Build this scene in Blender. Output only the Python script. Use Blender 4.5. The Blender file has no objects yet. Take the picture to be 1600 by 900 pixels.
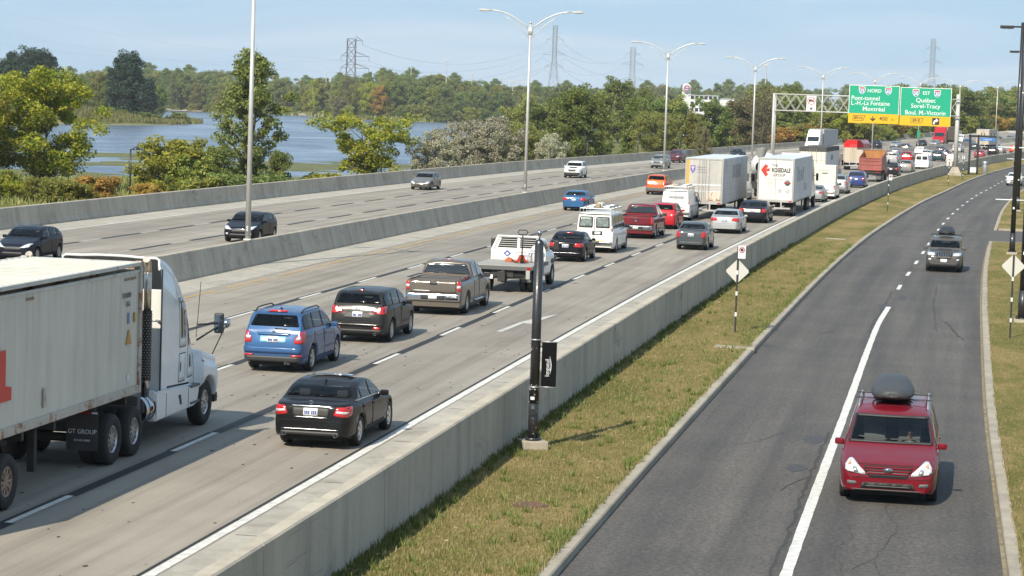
import bpy, bmesh, math, random
import numpy as np
from mathutils import Vector, Matrix
from mathutils.bvhtree import BVHTree
R = math.radians
rnd = random.Random(7)
SC = bpy.context.scene
COL = SC.collection

# ------------------------------------------------------------------ camera
CAM_H = 7.75
cam_d = bpy.data.cameras.new('camera')
cam = bpy.data.objects.new('camera', cam_d)
COL.objects.link(cam)
cam_d.sensor_width = 36.0
cam_d.lens = 3750.0 / 1600.0 * 36.0
cam_d.clip_start = 0.5
cam_d.clip_end = 20000
fwd = Vector((-0.17250927, 0.98198419, -0.07712073))
rgt = Vector((0.98491751, 0.17302458, 0.0))
upv = rgt.cross(fwd)
roll = R(1.9)
cr, sr = math.cos(roll), math.sin(roll)
cx_, cy_ = rgt * cr + upv * sr, upv * cr - rgt * sr
cam.matrix_world = Matrix(((cx_.x, cy_.x, -fwd.x, 0), (cx_.y, cy_.y, -fwd.y, 0),
                           (cx_.z, cy_.z, -fwd.z, CAM_H), (0, 0, 0, 1)))
SC.camera = cam

# ------------------------------------------------------------------ light
SUN_TO = Vector((-0.34, -1.12, 1.0)).normalized()
sun_el = math.asin(SUN_TO.z)
sun_rot = math.atan2(SUN_TO.x, SUN_TO.y)
W_ = bpy.data.worlds.new('World')
SC.world = W_
W_.use_nodes = True
nt = W_.node_tree
bg = nt.nodes['Background']
sky = nt.nodes.new('ShaderNodeTexSky')
sky.sky_type = 'NISHITA'
sky.sun_disc = False
sky.sun_elevation = sun_el
sky.sun_rotation = sun_rot
sky.altitude = 50
sky.air_density = 1.0
sky.dust_density = 0.3
sky.ozone_density = 2.0
haze_mix = nt.nodes.new('ShaderNodeMixRGB'); haze_mix.inputs[0].default_value = .84
haze_mix.inputs[2].default_value = (3.2, 5.0, 7.05, 1)      # pale high haze spread over the whole dome
nt.links.new(sky.outputs[0], haze_mix.inputs[1])
wtc = nt.nodes.new('ShaderNodeTexCoord'); wmp = nt.nodes.new('ShaderNodeMapping'); wmp.inputs['Scale'].default_value = (3.0, 3.0, 22.0)
wns = nt.nodes.new('ShaderNodeTexNoise'); wns.inputs['Scale'].default_value = 2.2; wns.inputs['Detail'].default_value = 5; wns.inputs['Distortion'].default_value = .8
wrp = nt.nodes.new('ShaderNodeValToRGB'); wrp.color_ramp.elements[0].position = .42; wrp.color_ramp.elements[1].position = .78
wrp.color_ramp.elements[0].color = (0, 0, 0, 1); wrp.color_ramp.elements[1].color = (.55, .55, .55, 1)
veil = nt.nodes.new('ShaderNodeMixRGB'); veil.inputs[2].default_value = (6.4, 7.1, 7.8, 1)      # thin cirrus
nt.links.new(wtc.outputs['Generated'], wmp.inputs[0]); nt.links.new(wmp.outputs[0], wns.inputs[0]); nt.links.new(wns.outputs[0], wrp.inputs[0])
nt.links.new(wrp.outputs[0], veil.inputs[0]); nt.links.new(haze_mix.outputs[0], veil.inputs[1]); nt.links.new(veil.outputs[0], bg.inputs[0])
bg.inputs[1].default_value = 0.080
sun_d = bpy.data.lights.new('sun', 'SUN')
sun_d.energy = 4.5
sun_d.angle = R(0.55)
sun_d.color = (1.0, 0.91, 0.745)
sun = bpy.data.objects.new('sun', sun_d)
COL.objects.link(sun)
sun.rotation_euler = SUN_TO.to_track_quat('Z', 'Y').to_euler()
SC.view_settings.view_transform = 'Standard'
SC.view_settings.look = 'None'
SC.view_settings.exposure = 0.60
SC.view_settings.gamma = 1.0
SC.cycles.use_denoising = True
SC.cycles.max_bounces = 6
SC.cycles.transparent_max_bounces = 6

# ------------------------------------------------------------------ materials
MATS = {}
def M(name, col, rough=.6, metal=0., coat=0., var=.0, vs=3., bump=0., bs=40., spec=.5, stretch=(1, 1, 1), col2=None, uv=False, det=4., em=None, trans=0.):
    if name in MATS: return MATS[name]
    m = bpy.data.materials.new(name); m.use_nodes = True
    t = m.node_tree; b = t.nodes['Principled BSDF']
    b.inputs['Roughness'].default_value = rough
    b.inputs['Metallic'].default_value = metal
    b.inputs['Coat Weight'].default_value = coat
    b.inputs['Coat Roughness'].default_value = .08
    b.inputs['Specular IOR Level'].default_value = spec
    c = (*col, 1)
    b.inputs['Base Color'].default_value = c
    if var or col2 or bump:
        tc = t.nodes.new('ShaderNodeTexCoord'); mp = t.nodes.new('ShaderNodeMapping')
        mp.inputs['Scale'].default_value = stretch
        t.links.new(tc.outputs['UV' if uv else 'Object'], mp.inputs[0])
    if var or col2:
        n = t.nodes.new('ShaderNodeTexNoise'); n.inputs['Scale'].default_value = vs; n.inputs['Detail'].default_value = det
        n.inputs['Roughness'].default_value = .65
        t.links.new(mp.outputs[0], n.inputs[0])
        rp = t.nodes.new('ShaderNodeValToRGB')
        rp.color_ramp.elements[0].position = .3; rp.color_ramp.elements[1].position = .7
        lo = [x * (1 - var) for x in col]; hi = [min(1, x * (1 + var)) for x in col]
        if col2: lo, hi = col, col2
        rp.color_ramp.elements[0].color = (*lo, 1); rp.color_ramp.elements[1].color = (*hi, 1)
        t.links.new(n.outputs[0], rp.inputs[0]); t.links.new(rp.outputs[0], b.inputs['Base Color'])
    if bump:
        n2 = t.nodes.new('ShaderNodeTexNoise'); n2.inputs['Scale'].default_value = bs; n2.inputs['Detail'].default_value = 3
        t.links.new(mp.outputs[0], n2.inputs[0])
        bp = t.nodes.new('ShaderNodeBump'); bp.inputs['Strength'].default_value = bump; bp.inputs['Distance'].default_value = .02
        t.links.new(n2.outputs[0], bp.inputs['Height']); t.links.new(bp.outputs[0], b.inputs['Normal'])
    MATS[name] = m
    return m

class NT:
    """small helper to write node materials"""
    def __init__(s, name):
        s.m = bpy.data.materials.new(name); s.m.use_nodes = True; s.t = s.m.node_tree
        s.b = s.t.nodes['Principled BSDF']; MATS[name] = s.m
    def n(s, typ, **k):
        x = s.t.nodes.new('ShaderNode' + typ)
        for a, v in k.items(): setattr(x, a, v)
        return x
    def l(s, a, b): s.t.links.new(a, b)
    def coord(s, out='UV', scale=(1, 1, 1), loc=(0, 0, 0)):
        tc = s.n('TexCoord'); mp = s.n('Mapping'); mp.inputs['Scale'].default_value = scale; mp.inputs['Location'].default_value = loc
        s.l(tc.outputs[out], mp.inputs[0]); return mp.outputs[0]
    def noise(s, vec, scale=1., det=4., rough=.6, dist=0.):
        x = s.n('TexNoise'); x.inputs['Scale'].default_value = scale; x.inputs['Detail'].default_value = det
        x.inputs['Roughness'].default_value = rough; x.inputs['Distortion'].default_value = dist
        s.l(vec, x.inputs[0]); return x.outputs[0]
    def ramp(s, fac, stops):
        x = s.n('ValToRGB'); e = x.color_ramp.elements
        while len(e) < len(stops): e.new(.5)
        for i, (p, c) in enumerate(stops):
            e[i].position = p; e[i].color = (*c, 1) if len(c) == 3 else c
        s.l(fac, x.inputs[0]); return x.outputs[0]
    def mix(s, fac, a, b, typ='MIX'):
        x = s.n('MixRGB', blend_type=typ)
        for i, v in ((0, fac), (1, a), (2, b)):
            if hasattr(v, 'is_linked') or hasattr(v, 'links'): s.l(v, x.inputs[i])
            else: x.inputs[i].default_value = v if i == 0 else (*v, 1)
        return x.outputs[0]
    def math(s, op, a, b=0.):
        x = s.n('Math', operation=op)
        for i, v in ((0, a), (1, b)):
            if hasattr(v, 'links'): s.l(v, x.inputs[i])
            else: x.inputs[i].default_value = v
        return x.outputs[0]
    def bump(s, h, st=.3, dist=.02):
        x = s.n('Bump'); x.inputs['Strength'].default_value = st; x.inputs['Distance'].default_value = dist
        s.l(h, x.inputs['Height']); s.l(x.outputs[0], s.b.inputs['Normal'])

# ------------------------------------------------------------------ tagging and linking
def tag(o, label=None, cat=None, group=None, kind=None):
    if label: o['label'] = label
    if cat: o['category'] = cat
    if group: o['group'] = group
    if kind: o['kind'] = kind
    return o
def thing(name, label, cat, loc=(0, 0, 0), rz=0., group=None):
    o = bpy.data.objects.new(name, None); COL.objects.link(o)
    o.location = loc; o.rotation_euler = (0, 0, rz); o.empty_display_size = .3
    return tag(o, label, cat, group)
def link(name, me, parent=None, loc=None):
    o = bpy.data.objects.new(name, me); COL.objects.link(o)
    if parent: o.parent = parent
    if loc: o.location = loc
    return o
def np_mesh(name, v, f, mat, smooth=False, uv=None):
    """v (n,3) array, f (m,k) array of equal sized faces"""
    me = bpy.data.meshes.new(name); v = np.asarray(v, dtype=np.float32); f = np.asarray(f, dtype=np.int32)
    k = f.shape[1]
    me.vertices.add(len(v)); me.vertices.foreach_set('co', v.ravel())
    me.loops.add(f.size); me.loops.foreach_set('vertex_index', f.ravel())
    me.polygons.add(len(f)); me.polygons.foreach_set('loop_start', np.arange(0, f.size, k, dtype=np.int32))
    me.polygons.foreach_set('loop_total', np.full(len(f), k, dtype=np.int32))
    if smooth: me.polygons.foreach_set('use_smooth', np.ones(len(f), dtype=bool))
    if uv is not None:
        l = me.uv_layers.new(name='UVMap'); l.data.foreach_set('uv', np.asarray(uv, dtype=np.float32)[f.ravel()].ravel())
    me.update(calc_edges=True); me.validate()
    if mat: me.materials.append(mat)
    return me

class MB:
    """collects simple solids, links them as one mesh object"""
    def __init__(s): s.bm = bmesh.new()
    def box(s, c, d, rot=None, bev=0.):
        vs = bmesh.ops.create_cube(s.bm, size=1)['verts']
        m = Matrix.Translation(c) @ (rot.to_4x4() if rot else Matrix.Identity(4)) @ Matrix.Diagonal((*d, 1))
        bmesh.ops.transform(s.bm, matrix=m, verts=vs)
        if bev:
            es = list({e for v in vs for e in v.link_edges})
            bmesh.ops.bevel(s.bm, geom=es, offset=bev, segments=2, affect='EDGES', profile=.6)
        return s
    def bb(s, x0, x1, y0, y1, z0, z1, bev=0.):
        return s.box(((x0 + x1) / 2, (y0 + y1) / 2, (z0 + z1) / 2), (x1 - x0, y1 - y0, z1 - z0), bev=bev)
    def cyl(s, a, b, r, r2=None, n=12, cap=True):
        a, b = Vector(a), Vector(b); d = b - a; r2 = r if r2 is None else r2
        q = d.to_track_quat('Z', 'Y').to_matrix()
        ra = [s.bm.verts.new(a + q @ Vector((r * math.cos(t), r * math.sin(t), 0))) for t in [2 * math.pi * i / n for i in range(n)]]
        rb = [s.bm.verts.new(b + q @ Vector((r2 * math.cos(t), r2 * math.sin(t), 0))) for t in [2 * math.pi * i / n for i in range(n)]]
        for i in range(n):
            f = s.bm.faces.new((ra[i], ra[(i + 1) % n], rb[(i + 1) % n], rb[i])); f.smooth = n > 6
        if cap:
            s.bm.faces.new(ra[::-1]); s.bm.faces.new(rb)
        return s
    def tube(s, pts, r, n=8):
        P_ = [Vector(p) for p in pts]; rings = []; up = None
        for i, p in enumerate(P_):
            d = (P_[min(i + 1, len(P_) - 1)] - P_[max(i - 1, 0)]).normalized()
            if up is None: up = d.orthogonal().normalized()
            up = (up - d * up.dot(d)).normalized(); sd = d.cross(up)
            rings.append([s.bm.verts.new(p + (up * math.cos(a) + sd * math.sin(a)) * r) for a in [2 * math.pi * k / n for k in range(n)]])
        for ra, rb in zip(rings, rings[1:]):
            for i in range(n): s.bm.faces.new((ra[i], ra[(i + 1) % n], rb[(i + 1) % n], rb[i])).smooth = True
        s.bm.faces.new(rings[0][::-1]); s.bm.faces.new(rings[-1])
        return s
    def lathe(s, prof, n=20, axis='z', c=(0, 0, 0), closed=False):
        rings = []
        for (r, h) in prof:
            ring = []
            for i in range(n):
                t = 2 * math.pi * i / n
                p = (r * math.cos(t), r * math.sin(t), h)
                if axis == 'x': p = (h, p[0], p[1])
                if axis == 'y': p = (p[1], h, p[0])
                ring.append(s.bm.verts.new((p[0] + c[0], p[1] + c[1], p[2] + c[2])))
            rings.append(ring)
        prs = list(zip(rings, rings[1:])) + ([(rings[-1], rings[0])] if closed else [])
        for ra, rb in prs:
            for i in range(n):
                f = s.bm.faces.new((ra[i], ra[(i + 1) % n], rb[(i + 1) % n], rb[i])); f.smooth = True
        return s
    def prism(s, poly, a, b, axis='x'):
        """poly 2-D extruded from a to b on axis; coordinates are (y,z), (x,z) or (x,y)"""
        def P(p, h): return {'x': (h, p[0], p[1]), 'y': (p[0], h, p[1]), 'z': (p[0], p[1], h)}[axis]
        va = [s.bm.verts.new(P(p, a)) for p in poly]; vb = [s.bm.verts.new(P(p, b)) for p in poly]
        n = len(poly)
        for i in range(n): s.bm.faces.new((va[i], va[(i + 1) % n], vb[(i + 1) % n], vb[i]))
        s.bm.faces.new(va[::-1]); s.bm.faces.new(vb)
        return s
    def quad(s, *p):
        s.bm.faces.new([s.bm.verts.new(q) for q in p]); return s
    def mesh(s, name, mat):
        bmesh.ops.recalc_face_normals(s.bm, faces=s.bm.faces)
        me = bpy.data.meshes.new(name); s.bm.to_mesh(me); s.bm.free()
        if mat: me.materials.append(mat)
        return me
    def build(s, name, mat, parent=None, loc=None):
        return link(name, s.mesh(name, mat), parent, loc)

def pchip(pts):
    xs = np.array([p[0] for p in pts], float); ys = np.array([p[1] for p in pts], float)
    h = np.diff(xs); dl = np.diff(ys) / h; n = len(xs); d = np.zeros(n)
    for i in range(1, n - 1):
        if dl[i - 1] * dl[i] > 0:
            w1 = 2 * h[i] + h[i - 1]; w2 = h[i] + 2 * h[i - 1]
            d[i] = (w1 + w2) / (w1 / dl[i - 1] + w2 / dl[i])
    d[0], d[-1] = dl[0], dl[-1]
    def f(x):
        x = min(max(x, xs[0]), xs[-1]); i = min(int(np.searchsorted(xs, x, side='right')) - 1, n - 2)
        t = (x - xs[i]) / h[i]
        return float((2*t**3-3*t*t+1)*ys[i] + (t**3-2*t*t+t)*h[i]*d[i] + (-2*t**3+3*t*t)*ys[i+1] + (t**3-t*t)*h[i]*d[i+1])
    return f

def text_mesh(body, size, mat, parent, loc, rot=(R(90), 0, 0), name='lettering', align='CENTER', bold=.0, sx=1., ext=.004):
    cu = bpy.data.curves.new('lettering', 'FONT'); cu.body = body; cu.size = size; cu.align_x = align; cu.align_y = 'CENTER'
    cu.extrude = ext; cu.offset = bold; cu.resolution_u = 3
    o = bpy.data.objects.new('tmp', cu); COL.objects.link(o)
    dg = bpy.context.evaluated_depsgraph_get()
    me = bpy.data.meshes.new_from_object(o.evaluated_get(dg)); bpy.data.objects.remove(o)
    me.name = 'lettering'; me.materials.clear(); me.materials.append(mat)
    q = link(name, me, parent); q.location = loc; q.rotation_euler = rot; q.scale = (sx, 1, 1)
    return q

# ------------------------------------------------------------------ the lie of the land
def grade(y):
    d = max(0., min(y, 700.) - 300.); v = 2.6e-5 * d * d
    return v + (.0208 * (y - 700) if y > 700 else 0.)
Wx = pchip([(-40, -9.3), (30, -9.15), (60, -9.1), (95, -8.9), (121, -8.5), (147, -7.9), (170, -7.3), (210, -5.9), (245, -4.25), (285, -1.75), (324, 1.2), (354, 4.2), (392, 7.7), (430, 12.8), (470, 18.7), (520, 27), (600, 42), (720, 66)])
Mx = pchip([(-40, -29.6), (87, -29.4), (130, -29.2), (175, -28.6), (225, -27.5), (246, -26.9), (300, -22.8), (360, -16.3), (420, -8.4), (466, -2.1), (541, 10), (640, 29), (720, 46)])
Fx = pchip([(-40, -48.2), (143, -47.9), (180, -47.4), (260, -45), (283, -43.6), (348, -39), (371, -36.9), (432, -30.4), (460, -26.3), (551, -12.3), (602, -2.5), (657, 9.5), (720, 25)])
CLx = pchip([(-40, -6.0), (40, -5.85), (76, -5.55), (111, -5.1), (145, -4.3), (179, -3.0), (215, -1.3), (252, 1.0), (300, 4.0), (341, 7.2), (386, 11.9), (430, 17), (520, 30), (700, 64)])
RLx = pchip([(-40, -2.3), (40, -2.2), (61, -2.1), (88, -1.95), (99, -1.7), (109, -1.5), (126, -1.0), (136, -.7), (173, .4), (198, 1.4), (216, 2.3), (251, 4.3), (269, 5.6), (303, 7.9), (350, 11.7), (400, 17), (520, 36), (700, 70)])
CRx = pchip([(-40, 1.4), (57, 1.5), (86, 1.8), (116, 2.3), (152, 3.3), (169, 3.95), (204, 5.3), (242, 7.4), (300, 11.7), (400, 22), (520, 42), (700, 78)])
HW = .25     # carriageway height over the service road
def hw(y): return HW + grade(y)
def heading(fn, y): return -math.atan2(fn(y + 2) - fn(y - 2), 4)
FH = Vector((fwd.x, fwd.y, 0)).normalized()
def loc(px, Z, z=0.):
    """ground point on a bearing (photo column) at distance Z"""
    p = FH * Z + rgt * (Z * (px - 808) / 3750.0)
    return Vector((p.x, p.y, z))
# ------------------------------------------------------------------ ground materials
def mat_concrete_road():
    s = NT('worn_concrete_road'); uv = s.coord('UV'); st = s.coord('UV', (1.6, .035, 1)); st2 = s.coord('UV', (.55, .02, 1), (3, 1, 0))
    fine = s.noise(uv, 28, 3, .7); blot = s.noise(uv, .25, 5, .6); streak = s.noise(st, 1.3, 5, .65); tr = s.noise(st2, 1., 3, .5)
    c = s.ramp(blot, [(.3, (.25, .222, .185)), (.7, (.325, .292, .248))])
    c = s.mix(.8, c, s.ramp(streak, [(.25, (.52, .51, .51)), (.55, (1.02, 1.02, 1.02))]), 'MULTIPLY')
    c = s.mix(.7, c, s.ramp(tr, [(.3, (.72, .72, .73)), (.65, (1.08, 1.08, 1.07))]), 'MULTIPLY')
    c = s.mix(.35, c, s.ramp(fine, [(.3, (.6, .6, .6)), (.7, (1.2, 1.2, 1.2))]), 'MULTIPLY')
    spots = s.noise(s.coord('UV', (1.2, .8, 1)), 2.3, 2, .5)
    c = s.mix(s.ramp(spots, [(.73, (0, 0, 0)), (.76, (.75, .75, .75))]), c, (.06, .058, .055))
    # transverse saw cuts between slabs
    s.l(c, s.b.inputs['Base Color']); s.b.inputs['Roughness'].default_value = .82
    s.b.inputs['Specular IOR Level'].default_value = .3
    s.bump(fine, .25, .01); return s.m
def mat_asphalt():
    s = NT('grey_asphalt'); uv = s.coord('UV'); st = s.coord('UV', (1.1, .03, 1))
    fine = s.noise(uv, 45, 3, .8); blot = s.noise(uv, .3, 5, .6); streak = s.noise(st, 1., 4, .6); gr = s.noise(uv, 9, 3, .75)
    c = s.ramp(blot, [(.3, (.072, .067, .064)), (.72, (.098, .090, .084))])
    c = s.mix(.85, c, s.ramp(streak, [(.3, (.68, .68, .69)), (.65, (1.28, 1.25, 1.2))]), 'MULTIPLY')
    c = s.mix(.85, c, s.ramp(gr, [(.3, (.58, .58, .58)), (.7, (1.42, 1.42, 1.40))]), 'MULTIPLY')
    c = s.mix(.5, c, s.ramp(s.noise(s.coord('UV', (6, 1.6, 1)), 1.6, 4, .8), [(.3, (.7, .7, .7)), (.7, (1.3, 1.3, 1.28))]), 'MULTIPLY')
    c = s.mix(.75, c, s.ramp(fine, [(.3, (.45, .45, .45)), (.7, (1.5, 1.5, 1.5))]), 'MULTIPLY')
    c = s.mix(.6, c, s.ramp(s.noise(uv, 15, 2, .8), [(.3, (.55, .55, .55)), (.7, (1.42, 1.4, 1.38))]), 'MULTIPLY')
    s.l(c, s.b.inputs['Base Color']); s.b.inputs['Roughness'].default_value = .8
    s.b.inputs['Specular IOR Level'].default_value = .35
    s.bump(fine, .5, .01); return s.m
def mat_wall(name, a, b):
    s = NT(name); o = s.coord('Object'); v = s.coord('Object', (1.3, 1.3, .10)); v2 = s.coord('Object', (.5, .5, .05))
    n1 = s.noise(v, 1.2, 6, .7); n2 = s.noise(o, .35, 7, .7); n3 = s.noise(o, 22, 3, .6); n4 = s.noise(v2, 1.5, 4, .6)
    c = s.ramp(n2, [(.3, a), (.7, b)])
    c = s.mix(.75, c, s.ramp(n1, [(.25, (.66, .65, .63)), (.5, (1, 1, 1)), (.8, (1.1, 1.1, 1.08))]), 'MULTIPLY')
    c = s.mix(.6, c, s.ramp(n4, [(.3, (.7, .7, .7)), (.6, (1.08, 1.08, 1.06))]), 'MULTIPLY')
    c = s.mix(.3, c, s.ramp(n3, [(.3, (.75, .75, .75)), (.7, (1.15, 1.15, 1.15))]), 'MULTIPLY')
    st = s.noise(s.coord('Object', (.45, .45, .8), (5, 2, 1)), 1.1, 6, .75, .6)
    c = s.mix(s.ramp(st, [(.56, (0, 0, 0)), (.70, (.55, .55, .55))]), c, (.17, .15, .125))
    sc_ = s.noise(s.coord('Object', (1.2, .12, 5)), 1.6, 4, .6)
    c = s.mix(s.ramp(sc_, [(.66, (0, 0, 0)), (.74, (.5, .5, .5))]), c, (.10, .095, .09))
    s.l(c, s.b.inputs['Base Color']); s.b.inputs['Roughness'].default_value = .88; s.b.inputs['Specular IOR Level'].default_value = .25
    s.bump(n3, .3, .01); return s.m
def mat_grass_soil():
    s = NT('mown_grass'); o = s.coord('Object'); st = s.coord('Object', (1.0, .35, 1))
    a = s.noise(st, .42, 8, .75, .4); b = s.noise(o, 3.0, 5, .75); f = s.noise(o, 40, 3, .8)
    c = s.ramp(a, [(.30, (.092, .115, .028)), (.45, (.165, .15, .052)), (.60, (.29, .218, .108))])
    c = s.mix(.55, c, s.ramp(b, [(.3, (.6, .68, .5)), (.7, (1.3, 1.2, 1.2))]), 'MULTIPLY')
    c = s.mix(.7, c, s.ramp(f, [(.25, (.45, .48, .42)), (.75, (1.45, 1.4, 1.3))]), 'MULTIPLY')
    s.l(c, s.b.inputs['Base Color']); s.b.inputs['Roughness'].default_value = .95; s.b.inputs['Specular IOR Level'].default_value = .1
    s.bump(f, .8, .04); return s.m
def mat_land():
    s = NT('rough_meadow'); o = s.coord('Object')
    a = s.noise(o, .05, 6, .65); b = s.noise(o, .7, 5, .7); sep = s.n('SeparateXYZ'); tc = s.n('TexCoord'); s.l(tc.outputs['Object'], sep.inputs[0])
    c = s.ramp(a, [(.32, (.075, .10, .025)), (.5, (.13, .135, .04)), (.68, (.20, .165, .075))])
    c = s.mix(.6, c, s.ramp(b, [(.3, (.5, .55, .45)), (.7, (1.35, 1.3, 1.2))]), 'MULTIPLY')
    sh = s.ramp(s.math('MULTIPLY', s.math('ADD', sep.outputs[2], 3.6), 1.0), [(.32, (1, 1, 1)), (.62, (0, 0, 0))])
    c = s.mix(sh, c, (.25, .21, .15))
    s.l(c, s.b.inputs['Base Color']); s.b.inputs['Roughness'].default_value = .95; s.b.inputs['Specular IOR Level'].default_value = .1
    return s.m
def mat_water():
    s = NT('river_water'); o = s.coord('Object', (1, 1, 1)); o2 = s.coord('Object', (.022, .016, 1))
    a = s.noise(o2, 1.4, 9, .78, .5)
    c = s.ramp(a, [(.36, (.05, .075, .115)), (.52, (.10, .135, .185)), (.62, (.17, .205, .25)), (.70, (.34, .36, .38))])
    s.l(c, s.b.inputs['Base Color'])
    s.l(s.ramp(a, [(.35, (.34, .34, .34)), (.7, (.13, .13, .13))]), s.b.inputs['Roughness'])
    w = s.noise(s.coord('Object', (.5, 1, 1)), .9, 4, .6); s.bump(w, .35, .25)
    s.b.inputs['IOR'].default_value = 1.33; return s.m

m_road, m_asph = mat_concrete_road(), mat_asphalt()
m_wall = mat_wall('weathered_concrete', (.385, .34, .275), (.47, .42, .345))
m_wall2 = mat_wall('grey_barrier_concrete', (.38, .335, .27), (.47, .42, .345))
m_kerb = mat_wall('kerb_concrete', (.29, .255, .205), (.37, .33, .27))
m_grass, m_land, m_water = mat_grass_soil(), mat_land(), mat_water()
m_white = M('white_road_paint', (.56, .55, .52), .75, var=.22, vs=6, bump=.15)
m_black = M('black_joint_seal', (.018, .018, .02), .7, var=.2, vs=9)
m_worn = M('worn_road_paint', (.44, .43, .40), .8, var=.2, vs=6)
m_yellow = M('faded_yellow_paint', (.42, .27, .095), .8, var=.22, vs=2)

# ------------------------------------------------------------------ sheets along the road
YS = [y for y in np.arange(-30, 120, 3.)] + [y for y in np.arange(120, 701, 5.)]
def strip(name, fa, fb, zf, mat, ys=YS, nx=2, kind='structure'):
    v, uv, f = [], [], []
    for y in ys:
        a, b = fa(y), fb(y)
        for i in range(nx):
            x = a + (b - a) * i / (nx - 1); v.append((x, y, zf(y))); uv.append((x - a, y))
    for j in range(len(ys) - 1):
        for i in range(nx - 1):
            k = j * nx + i; f.append((k, k + 1, k + nx + 1, k + nx))
    o = link(name, np_mesh(name, v, f, mat, uv=uv))
    return tag(o, kind=kind)
def frac(fa, fb, t): return lambda y: fa(y) + (fb(y) - fa(y)) * t
strip('carriageway', lambda y: Mx(y) - .2, lambda y: Wx(y) - .2, hw, m_road)
strip('opposite_carriageway', lambda y: Fx(y) - .3, lambda y: Mx(y) - .3, hw, m_road)
# the shoulder beside the wall is paler concrete
m_shoulder = mat_wall('shoulder_concrete', (.33, .305, .265), (.40, .375, .33))
strip('hard_shoulder', lambda y: frac(Wx, Mx, .121)(y), lambda y: Wx(y) - .24, lambda y: hw(y) + .004, m_shoulder)
strip('far_shoulder', lambda y: Fx(y) + .05, frac(Mx, Fx, .862), lambda y: hw(y) + .004, m_shoulder)
strip('median_shoulder', lambda y: Mx(y) + .1, frac(Wx, Mx, .90), lambda y: hw(y) + .004, m_shoulder)
strip('service_road', lambda y: CLx(y) - .05, lambda y: CRx(y) + .3, grade, m_asph)

def marking(name, fn, w, mat, dashes=None, zf=None, y0=-30, y1=640, dz=.008):
    zf = zf or hw; mb = MB(); jr = random.Random(len(name)); jit = .07 if name in ('edge_line', 'centre_line') else 0
    segs = dashes or [(a, min(a + 6, y1)) for a in np.arange(y0, y1, 6.)]
    for a, b in segs:
        ys = np.linspace(a, b, max(2, int((b - a) / (.5 if jit and a < 100 else 3.2)) + 1)); ww = [w * (1 + jr.uniform(-jit, jit)) for _ in ys]
        for p, q, w1, w2 in zip(ys, ys[1:], ww, ww[1:]):
            mb.quad((fn(p) - w1 / 2, p, zf(p) + dz), (fn(p) + w1 / 2, p, zf(p) + dz), (fn(q) + w2 / 2, q, zf(q) + dz), (fn(q) - w2 / 2, q, zf(q) + dz))
    o = mb.build(name, mat); return tag(o, kind='structure')
f_white, f_d1, f_a, f_d2, f_y = [frac(Wx, Mx, t) for t in (.128, .311, .486, .688, .872)]
g_y, g_1, g_2, g_e = [frac(Mx, Fx, t) for t in (.125, .414, .634, .857)]
marking('edge_line', f_white, .19, m_white)
marking('edge_seal', lambda y: f_white(y) - .16, .06, m_black)
W0 = 38.75   # dash period 9 m, 3 m painted
dash = lambda o: [(o + 9 * k, o + 9 * k + 3) for k in range(-7, 62)]
gap = lambda o: [(o + 9 * k + 3, o + 9 * k + 9) for k in range(-7, 62)]
for fn, o in ((f_d1, W0), (f_a, W0 + 4), (f_d2, W0 + 2.)):
    marking('lane_line', fn, .13, m_white, dash(o)); marking('lane_line_contrast', fn, .25, m_black, gap(o))
    marking('lane_line_seal', lambda y, fn=fn: fn(y) - .13, .07, m_black, dash(o))
for fn, o in ((g_1, W0 + 2.6), (g_2, W0 + 1.)):
    marking('lane_line', fn, .10, m_worn, dash(o)); marking('lane_line_contrast', fn, .27, m_black, gap(o))
marking('median_line', f_y, .14, m_yellow, [(y, y + r) for y, r in [(40 + 7 * k, 5.6 + (k % 3) * .45) for k in range(80)]])
marking('old_median_line', lambda y: f_y(y) + .55 + .12 * math.sin(y * .13), .10, M('ghost_yellow', (.33, .255, .15), .85, var=.2, vs=2), [(y, y + r) for y, r in [(60 + 13 * k, 8 + (k * 7 % 5)) for k in range(36)]])
marking('opposite_edge_line', g_e, .14, m_white)
marking('opposite_median_line', g_y, .14, m_yellow)
# tar joints between the slabs of the shoulder
mb = MB()
for y in np.arange(33, 420, 6.):
    a, b = frac(Wx, Mx, .121)(y) + .1, Wx(y) - .3
    mb.quad((a, y, hw(y) + .009), (b, y, hw(y) + .009), (b, y + .04, hw(y) + .009), (a, y + .04, hw(y) + .009))
tag(mb.build('slab_joint', M('joint_dirt', (.17, .155, .135), .9)), kind='structure')
# merge arrow on the right lane
mb = MB(); z = HW + .009
mb.prism([(-14.0, 77.0), (-13.80, 77.0), (-13.66, 80.4), (-13.38, 80.3), (-13.12, 84.6), (-13.62, 82.2), (-13.86, 80.5)], z - .004, z, 'z')
tag(mb.build('arrow_marking', m_worn), kind='structure')
# service road line: solid near the camera, dashed beyond
marking('centre_line', RLx, .20, m_white, [(y, y + 4) for y in np.arange(-30, 98, 4)], grade)
marking('centre_dashes', RLx, .17, m_white, [(108 + 9.6 * k, 111 + 9.6 * k) for k in range(-0, 42)], grade)
marking('gutter_line', lambda y: CRx(y) - .03, .07, M('gutter_ochre', (.20, .165, .10), .9, var=.4, vs=3), [(y, y + 3) for y in np.arange(-30, 150, 3)], grade)
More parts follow.
